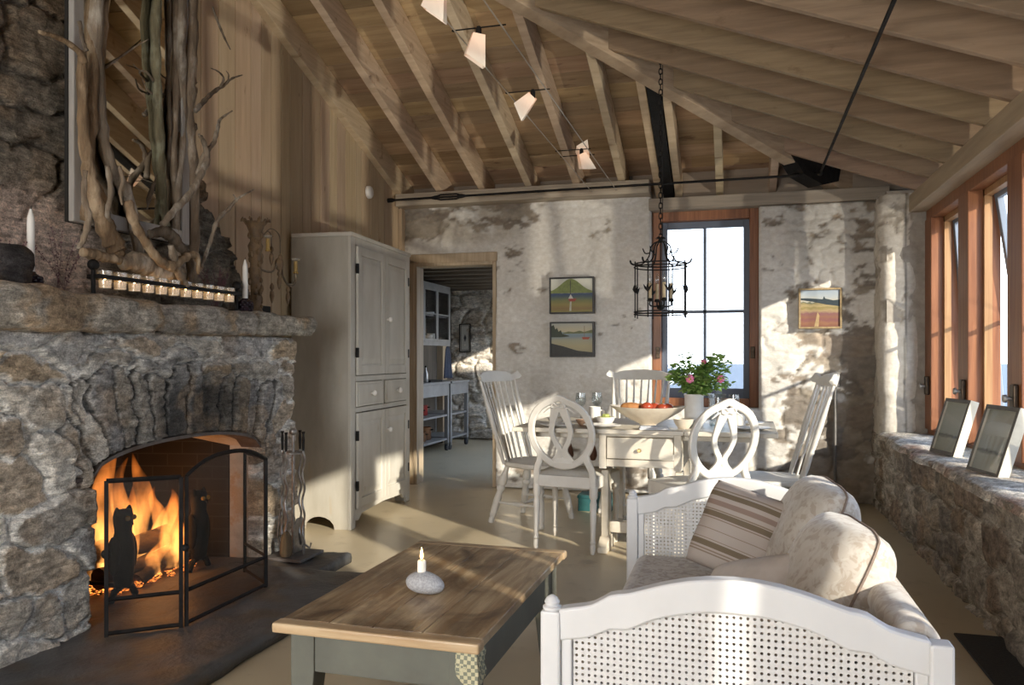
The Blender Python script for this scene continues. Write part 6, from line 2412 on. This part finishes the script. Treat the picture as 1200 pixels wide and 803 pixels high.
MB().tube([(0, 0, .06), (0, 0, .10)], .012, 8).tube([(0, 0, .08), (0, 0, .495)], .0045, 6).ball((0, 0, .058), .025, 12, 8, (1, 1, .6)).build('centre_stem', iron_m, ln, smooth=True)
sleeve = pm('candle_sleeve_ivory', (.52, .43, .28), (.42, .33, .2), (30, 30, 30), .5)
bulb = thin('bulb_glass', (.95, .95, .92), .25)
for k in range(4):
    a = 2 * PI * k / 4 + .4
    c, s = math.cos(a), math.sin(a)
    r_ = .072
    MB().tube(smoothline([(0, 0, .07), (c * r_ * .6, s * r_ * .6, .066), (c * r_, s * r_, .075), (c * r_, s * r_, .105)], 5), .005, 6).lathe([(.012, .098), (.02, .103), (.014, .12), (.01, .12)], (c * r_, s * r_, 0), 10).build('candle_arm', iron_m, ln, smooth=True)
    q = MB().lathe([(.0115, 0), (.0115, .105), (.003, .105)], (c * r_, s * r_, .115), 12).build('candle_sleeve', sleeve, ln, smooth=True)
    MB().lathe([(.006, 0), (.013, .018), (.012, .035), (.005, .06), (.001, .074)], (c * r_, s * r_, .22), 10).build('bulb', bulb, q, smooth=True)
# chain up to the rafter plate
ch = thing('lantern_chain', 'black iron chain running up from the lantern to the rafters', 'chain', (-.465, 5.30, 1.98))
zt = zb(5.30) + .05 - 1.98
nl = int(zt / .034)
f = MB()
for k in range(nl):
    z = .02 + k * .034
    pts = []
    for j in range(12):
        a = 2 * PI * j / 12
        p = Vector((.011 * math.cos(a), 0, z + .022 * math.sin(a)))
        if k % 2:
            p = Vector((0, .011 * math.cos(a), p.z))
        pts.append(p)
    f.tube(pts, .0034, 5, closed=True)
o = f.build('chain_links', iron_m, ch, smooth='all')
MB().tube([(.012, .012, 0), (.014, .01, zt * .5), (.012, .01, zt)], .0025, 5).build('lamp_cord', dark_m, ch, smooth=True)
# ================================================================== PICTURES
def paint(name, stops, waves, coord='Z'):
    """a painted landscape: colour bands over height, boundaries broken by noise"""
    m = bpy.data.materials.new(name)
    m.use_nodes = True
    t = m.node_tree
    tcn = nd(t, 'ShaderNodeTexCoord')
    sep = nd(t, 'ShaderNodeSeparateXYZ')
    t.links.new(tcn.outputs['Generated'], sep.inputs[0])
    n = nd(t, 'ShaderNodeTexNoise')
    mp = nd(t, 'ShaderNodeMapping')
    mp.inputs['Scale'].default_value = (5, 1, 9)
    t.links.new(tcn.outputs['Generated'], mp.inputs[0])
    t.links.new(mp.outputs[0], n.inputs[0])
    n.inputs['Scale'].default_value = 1
    ad = nd(t, 'ShaderNodeMath', operation='MULTIPLY_ADD')
    ad.inputs[1].default_value = waves
    t.links.new(n.outputs[0], ad.inputs[0])
    t.links.new(sep.outputs['Z'], ad.inputs[2])
    sb_ = nd(t, 'ShaderNodeMath', operation='SUBTRACT')
    sb_.inputs[1].default_value = waves / 2
    t.links.new(ad.outputs[0], sb_.inputs[0])
    cr = nd(t, 'ShaderNodeValToRGB')
    while len(cr.color_ramp.elements) < len(stops):
        cr.color_ramp.elements.new(.5)
    for el, (p, c) in zip(cr.color_ramp.elements, stops):
        el.position = p
    for el, (p, c) in zip(cr.color_ramp.elements, stops):
        el.color = (*c, 1)
    t.links.new(sb_.outputs[0], cr.inputs[0])
    t.links.new(cr.outputs[0], t.nodes['Principled BSDF'].inputs['Base Color'])
    t.nodes['Principled BSDF'].inputs['Roughness'].default_value = .5
    return m


def flat(name, poly, y, col, parent):
    m_ = MB()
    m_.add([(x, y, z) for x, z in poly], [tuple(range(len(poly)))])
    return m_.build(name, pm('paint_' + '_'.join('%02d' % int(q * 99) for q in col), col, (col[0] * .75, col[1] * .75, col[2] * .75), (40, 40, 40), .5), parent)


def picture(x, y, z, w, h, frame_m, canvas_m, label, fw=.014, dep=.03):
    p = thing('framed_painting', label, 'painting', (x, y, z))
    f = MB()
    for a, b in (((-w / 2, -dep, -h / 2), (-w / 2 + fw, 0, h / 2)), ((w / 2 - fw, -dep, -h / 2), (w / 2, 0, h / 2)), ((-w / 2 + fw, -dep, h / 2 - fw), (w / 2 - fw, 0, h / 2)), ((-w / 2 + fw, -dep, -h / 2), (w / 2 - fw, 0, -h / 2 + fw))):
        f.box(a, b)
    f.build('frame', frame_m, p, bevel=.002)
    c = MB().box((-w / 2 + fw, -dep + .012, -h / 2 + fw), (w / 2 - fw, 0, h / 2 - fw)).build('canvas', canvas_m, p)
    return p, w - 2 * fw, h - 2 * fw, -dep + .0115


blackf = pm('black_frame', (.02, .018, .016), rough=.4)
c1 = paint('hill_painting', [(0, (.30, .27, .06)), (.10, (.26, .16, .05)), (.22, (.30, .24, .06)), (.34, (.20, .20, .06)), (.42, (.10, .14, .09)), (.50, (.03, .06, .13)), (.56, (.04, .07, .15)), (.58, (.62, .62, .50)), (1, (.66, .66, .58))], .08)
p, w, h, y = picture(-1.395, 7.03, 1.762, .405, .325, blackf, c1, dep=.07, label= 'upper framed painting of a green hill above blue water on plaster wall')
N = 20
flat('painted_hill', [(-w / 2, .02)] + [(-w / 2 + w * k / N, .03 + .118 * math.exp(-((k / N - .48) / .32) ** 2)) for k in range(N + 1)] + [(w / 2, .02)], y - .0004, (.25, .30, .09), p)
flat('painted_boat', [(-.032, -.03), (-.02, -.055), (.03, -.055), (.045, -.03)], y - .0008, (.40, .07, .04), p)
flat('painted_mast', [(-.014, -.03), (-.008, -.03), (-.008, .135), (-.014, .135)], y - .0008, (.07, .06, .05), p)
flat('painted_sail', [(-.03, -.03), (-.008, .01), (.016, -.03)], y - .0012, (.70, .68, .62), p)
flat('painted_reflection', [(-.02, -.14), (-.002, -.14), (.0, -.055), (-.014, -.055)], y - .0012, (.62, .60, .46), p)
c2 = paint('bay_painting', [(0, (.36, .31, .17)), (.30, (.42, .36, .20)), (.48, (.36, .35, .24)), (.60, (.20, .27, .30)), (.72, (.24, .31, .33)), (.735, (.55, .48, .30)), (1, (.42, .42, .36))], .03)
p, w, h, y = picture(-1.393, 7.03, 1.368, .40, .315, blackf, c2, dep=.07, label= 'lower framed painting of a sandy bay with dark trees on plaster wall')
flat('painted_shore', [(-w / 2, -h / 2), (w / 2, -h / 2), (w / 2, -.115), (.05, -.10), (-.08, -.06), (-w / 2, -.035)], y - .0004, (.035, .035, .03), p)
flat('painted_trees', [(-w / 2, .02), (-w / 2, .12), (-.165, .13), (-.15, .09), (-.135, .105), (-.12, .07), (-.10, .085), (-.085, .05), (-.03, .035), (-.02, .028), (-.09, .02)], y - .0004, (.04, .055, .03), p)
flat('painted_far_hills', [(-.08, .058), (-.03, .072), (.02, .065), (.07, .078), (.11, .066), (.18, .085), (w / 2, .08), (w / 2, .055), (-.08, .05)], y - .0002, (.17, .19, .08), p)
flat('painted_boat', [(.09, .02), (.10, .0), (.15, .0), (.165, .02)], y - .0006, (.42, .08, .04), p)
flat('painted_mast', [(.112, .02), (.116, .02), (.116, .12), (.112, .12)], y - .0008, (.25, .12, .06), p)
woodf = pm('gilt_frame', (.36, .27, .14), (.24, .17, .09), (30, 30, 30), .5)
c3 = paint('field_painting', [(0, (.16, .06, .04)), (.10, (.22, .10, .05)), (.18, (.17, .06, .06)), (.28, (.20, .09, .05)), (.36, (.17, .07, .075)), (.44, (.30, .22, .11)), (.50, (.20, .16, .05)), (.57, (.32, .25, .12)), (.63, (.22, .18, .08)), (.66, (.08, .09, .05)), (.68, (.40, .38, .32)), (.84, (.30, .34, .37)), (1, (.25, .30, .36))], .16)
p, w, h, y = picture(.685, 7.04, 1.612, .335, .335, woodf, c3, dep=.06, label= 'small square painting of red autumn fields right of the window', fw=.016)
flat('painted_tree_line', [(-w / 2, .085), (-w / 2, .07), (-.06, .055), (.05, .03), (w / 2, .015), (w / 2, .07), (.10, .065), (.04, .08), (.03, .10), (.02, .075), (-.04, .08), (-.10, .085)], y - .0004, (.025, .04, .05), p)
flat('painted_track', [(-.045, -.15), (-.012, -.15), (-.005, -.06), (-.02, -.03)], y - .0004, (.45, .32, .16), p)
# photographs leaning on the window sill
def sill_frame(loc, rz, w, h, label, canvas):
    p = thing('leaning_picture', label, 'framed picture', loc, rz)
    T = Matrix.Rotation(math.radians(-17), 4, 'X')
    f = MB()
    fw, dp = .022, .05
    for a, b in (((-w / 2, 0, 0), (-w / 2 + fw, dp, h)), ((w / 2 - fw, 0, 0), (w / 2, dp, h)), ((-w / 2 + fw, 0, h - fw), (w / 2 - fw, dp, h)), ((-w / 2 + fw, 0, 0), (w / 2 - fw, dp, fw))):
        f.box(a, b, M=T)
    f.build('frame', pm('pale_shadow_frame', (.62, .60, .52), (.54, .52, .44), (20, 20, 20), .6), p, bevel=.002)
    f = MB()
    e = .0012
    for a, b in (((-w / 2, -e, 0), (-w / 2 + fw, 0, h)), ((w / 2 - fw, -e, 0), (w / 2, 0, h)), ((-w / 2 + fw, -e, h - fw), (w / 2 - fw, 0, h)), ((-w / 2 + fw, -e, 0), (w / 2 - fw, 0, fw))):
        f.box(a, b, M=T)
    f.build('dark_frame_face', pm('brown_frame_face', (.11, .095, .075), (.08, .07, .055), (20, 20, 20), .5), p)
    MB().box((-w / 2 + fw, .012, fw), (w / 2 - fw, .03, h - fw), M=T).build('picture', canvas, p)
    MB().add([T @ Vector(q) for q in ((-w / 2 + fw, .006, fw), (w / 2 - fw, .006, fw), (w / 2 - fw, .006, h - fw), (-w / 2 + fw, .006, h - fw))], [(0, 1, 2, 3)]).build('pane', thin('picture_glass', (.97, .97, .97), .10), p)
    return p


c4 = paint('misty_photo', [(0, (.30, .30, .22)), (.28, (.34, .34, .27)), (.33, (.10, .11, .09)), (.37, (.33, .35, .30)), (.7, (.44, .45, .38)), (1, (.36, .36, .28))], .10)
sill_frame((1.20, 5.30, .625), math.radians(-78), .30, .345, 'smaller pale framed picture leaning on the stone window sill, farther one', c4)
sill_frame((1.18, 4.42, .625), math.radians(-80), .32, .355, 'larger pale framed picture leaning on the stone window sill, nearer one', c4)
# ================================================================== SMALL FIXTURES
o = MB().lathe([(.055, 0), (.055, .02), (.045, .032), (.02, .036), (.002, .036)], (0, 0, 0), 24, M=Matrix.Rotation(PI / 2, 3, 'Y')).build('smoke_detector', pm('white_plastic', (.78, .76, .72), rough=.4), None, smooth=True)
o.location = (-3.055, 6.30, 2.64)
tag(o, 'round white smoke detector high on the plank wall', 'smoke detector')
hk = thing('brass_hook', 'small brass hook on the left casing of the kitchen doorway', 'hook', (-2.975, 7.018, 1.86))
MB().box((-.014, -.006, -.04), (.014, 0, .05)).build('hook_plate', _mats['brass'], hk, bevel=.004)
MB().tube(smoothline([(0, -.005, .03), (0, -.04, .02), (0, -.045, -.06), (0, -.02, -.10), (0, -.05, -.13)], 5), .008, 7).build('hook_arm', _mats['brass'], hk, smooth=True)
cdt = thing('electrical_conduit', 'grey conduit with switch box running up the bare stone corner', 'conduit', (.80, 7.0, 0))
MB().tube([(0, 0, 0), (0, 0, .98)], .012, 8).build('pipe', pm('grey_metal', (.20, .19, .18), (.15, .14, .13), (20, 20, 20), .5), cdt, smooth=True)
MB().box((-.035, -.03, .97), (.035, .03, 1.09)).build('switch_box', _mats['grey_metal'], cdt, bevel=.005)
vt = MB().box((-.05, 0, -.04), (.05, .012, .04)).build('junction_box', pm('box_grey', (.10, .09, .08), rough=.6), None, bevel=.004)
vt.location = (-.93, 7.185, 2.80)
tag(vt, 'small dark junction box on the blocking between rafters', 'box')
mt = MB().box((-.30, -.55, .001), (.30, .55, .012)).build('door_mat', pm('black_rubber', (.02, .018, .016), (.035, .03, .025), (80, 80, 80), .9, .4), None, bevel=.003)
mt.location = (1.28 - .0, 3.28, 0)
mt.location = (1.12, 3.28, 0)
tag(mt, 'dark door mat on floor by the right stone wall', 'mat')
mt.scale = (.22, 1, 1)
mt.data.transform(Matrix.Diagonal((.36, 1, 1, 1)))
mt.scale = (1, 1, 1)
mt.location = (1.085 - .06, 3.28, 0)
# ================================================================== KITCHEN
blue_m = pm('grey_blue_paint', (.27, .265, .26), (.22, .215, .21), (6, 6, 6), .45)
inside_m = pm('cabinet_inside', (.10, .10, .11), rough=.7)
kc = thing('wall_cupboard', 'grey glass-fronted wall cupboard of crockery in the kitchen beyond', 'cupboard', (-3.65, 8.55, 1.39))
L = 1.42
f = MB().box((-.34, 0, 0), (-.32, L, .74)).box((-.34, 0, 0), (0, L, .022)).box((-.34, 0, .72), (0, L, .74)).box((-.34, 0, 0), (0, .02, .74)).box((-.34, L - .02, 0), (0, L, .74)).box((-.32, .02, .34), (-.02, L - .02, .356))
f.build('carcass', inside_m, kc)
MB().box((-.02, .0, -.03), (.012, L, .02)).box((-.02, 0, .70), (.012, L, .755)).box((-.02, L - .035, .02), (.012, L, .70)).box((-.02, 0, .02), (.012, .035, .70)).build('face_frame', blue_m, kc, bevel=.003)
for a, b in ((.035, .48), (.485, .93), (.935, L - .035)):
    o = MB().box((-.004, a, .02), (.018, a + .035, .70)).box((-.004, b - .035, .02), (.018, b, .70)).box((-.004, a + .035, .66), (.018, b - .035, .70)).box((-.004, a + .035, .02), (.018, b - .035, .055)).box((.002, a + .035, .36), (.014, b - .035, .378)).build('door', blue_m, kc, bevel=.002)
    MB().box((.004, a + .03, .05), (.007, b - .03, .67)).build('pane', clear, o)
for i, (y, z, r_, n_) in enumerate(((1.18, .022, .07, 3), (1.02, .022, .065, 2), (.62, .022, .05, 2), (1.1, .356, .06, 1))):
    for k in range(n_):
        o = MB().lathe([(r_ * .5, 0), (r_ * .9, .03), (r_, .055), (r_ * .94, .055), (r_ * .5, .012), (.002, .01)], (0, 0, 0), 16).build('crockery_bowl', grey_c, None, smooth=True)
        o.location = (-3.80, 8.55 + y, 1.39 + z + .028 * k)
        tag(o, ['white bowl in the right stack on lower shelf of kitchen wall cupboard', 'white bowl in the middle stack on lower shelf of kitchen wall cupboard', 'white bowl in the left stack on lower shelf of kitchen wall cupboard', 'white bowl alone on the upper shelf of kitchen wall cupboard'][i], 'bowl', 'crockery in the kitchen cupboard')


def trolley(y, L, label):
    t_ = thing('kitchen_trolley', label, 'trolley', (-3.57, y, 0), 0, 'kitchen trolleys')
    D = .52
    MB().box((-D, 0, .87), (.02, L, .90)).build('worktop', blue_m, t_, bevel=.003)
    for yy in (.0, L - .05):
        for xx in (-D, -.05):
            MB().box((xx, yy, .10), (xx + .05, yy + .05, .87)).build('leg', blue_m, t_, bevel=.003)
            MB().turned((xx + .025 - .018, yy + .025, .045), (xx + .025 + .018, yy + .025, .045), [(0, .04), (.2, .045), (.8, .045), (1, .04)], 16).build('wheel', pm('black_wheel', (.03, .03, .035), rough=.5), t_, smooth=True)
            MB().box((xx + .0, yy + .01, .06), (xx + .05, yy + .04, .105)).build('caster_fork', _mats['grey_metal'], t_)
    MB().box((-.02, .05, .72), (0, L - .05, .87)).build('apron', blue_m, t_, bevel=.003)
    MB().box((-D, .05, .72), (-D + .02, L - .05, .87)).build('apron', blue_m, t_, bevel=.003)
    for z in (.14, .45):
        MB().box((-D + .01, .02, z), (-.01, L - .02, z + .025)).build('shelf', blue_m, t_, bevel=.002)
    MB().box((-D, .02, .14), (-D + .012, L - .02, .8)).build('back_panel', inside_m, t_)
    return t_


trolley(8.72, 1.02, 'grey wheeled kitchen trolley nearer the doorway, with pots on its shelves')
trolley(9.80, .72, 'grey wheeled kitchen trolley farther into the kitchen, with empty shelves')
def pot(x, y, z, r_, h, mat, label, lid=False):
    t_ = thing('cooking_pot', label, 'pot', (x, y, z))
    MB().lathe([(r_ * .9, 0), (r_, .01), (r_, h), (r_ * .95, h), (r_ * .9, .015), (.002, .012)], (0, 0, 0), 20).build('pan', mat, t_, smooth=True)
    MB().tube([(r_, 0, h * .8), (r_ + .03, 0, h * .82), (r_ + .03, 0, h * .82)], .008, 6).build('handle', dark_m, t_, smooth=True)
    return t_


red_e = pm('red_enamel', (.22, .02, .015), rough=.3)
cop = pm('copper', (.42, .22, .12), (.3, .15, .08), (20, 20, 20), .3, metal=.9)
pot(-3.80, 9.15, .4755, .10, .10, _mats['steel'], 'steel saucepan on the upper shelf of near trolley')
pot(-3.82, 9.38, .4755, .09, .13, red_e, 'dark red enamel pot on the upper shelf of near trolley')
pot(-3.78, 9.15, .1655, .12, .12, cop, 'copper pan on the lower shelf of near trolley')
pot(-3.80, 9.42, .1655, .10, .16, cop, 'tall copper pot at right of near trolley lower shelf')
def bottle(x, y, r_, h, mat, label):
    t_ = thing('bottle', label, 'bottle', (x, y, .9005))
    MB().lathe([(r_ * .9, 0), (r_, .008), (r_, h * .55), (r_ * .35, h * .75), (r_ * .32, h), (.002, h)], (0, 0, 0), 14).build('body', mat, t_, smooth=True)
    MB().lathe([(r_ * .38, h * .93), (r_ * .38, h * 1.03), (.002, h * 1.03)], (0, 0, 0), 10).build('cap', dark_m, t_, smooth=True)


bottle(-3.75, 9.10, .035, .28, pm('pale_bottle', (.55, .56, .56), rough=.25), 'pale tall bottle in middle of the near trolley top')
bottle(-3.68, 9.20, .032, .20, _mats['steel'], 'short steel bottle at right of the near trolley top')
bottle(-3.70, 8.98, .045, .16, grey_c, 'squat white bottle at left of the near trolley top')
MB_ = MB().box((-.18, -.20, 0), (.18, .20, .025)).build('cutting_board', dark_m, None, bevel=.005)
MB_.location = (-3.80, 9.42, .9005)
tag(MB_, 'dark board lying on the near kitchen trolley', 'board')
n = 10
vs_, fs_ = [], []
for i in range(n + 1):
    for j in range(n + 1):
        a, q = i / n, j / n
        w_ = .05 + .10 * q ** .6
        vs_.append((.015 * math.sin(a * 14) * q, (a - .5) * 2 * w_, -.42 * q))
for i in range(n):
    for j in range(n):
        o = i * (n + 1) + j
        fs_.append((o, o + n + 1, o + n + 2, o + 1))
tw = MB().add(vs_, fs_).build('dish_towel', pm('dark_blue_cloth', (.05, .06, .09), (.035, .04, .065), (40, 40, 40), .9), None, smooth=True, solid=.006)
tw.location = (-3.66, 9.93, 1.355)
tag(tw, 'dark blue dish towel hanging under the kitchen wall cupboard', 'towel')
c5 = paint('botanical_print', [(0, (.55, .53, .48)), (1, (.58, .56, .51))], .02)
p, w, h, y = picture(-3.83, 11.15, 1.50, .18, .42, blackf, c5, 'narrow framed print with dark emblem on the kitchen stone wall', fw=.014)
flat('printed_emblem', [(-.02, 0), (0, -.06), (.02, 0), (0, .06)], y - .0006, (.06, .06, .07), p)
fr = MB()
for a, b in (((-w / 2 + .01, y - .0008, -h / 2 + .012), (-w / 2 + .016, y - .0002, h / 2 - .012)), ((w / 2 - .016, y - .0008, -h / 2 + .012), (w / 2 - .01, y - .0002, h / 2 - .012)), ((-w / 2 + .01, y - .0008, h / 2 - .018), (w / 2 - .01, y - .0002, h / 2 - .012)), ((-w / 2 + .01, y - .0008, -h / 2 + .012), (w / 2 - .01, y - .0002, -h / 2 + .018))):
    fr.box(a, b)
fr.build('printed_border', blackf, p)
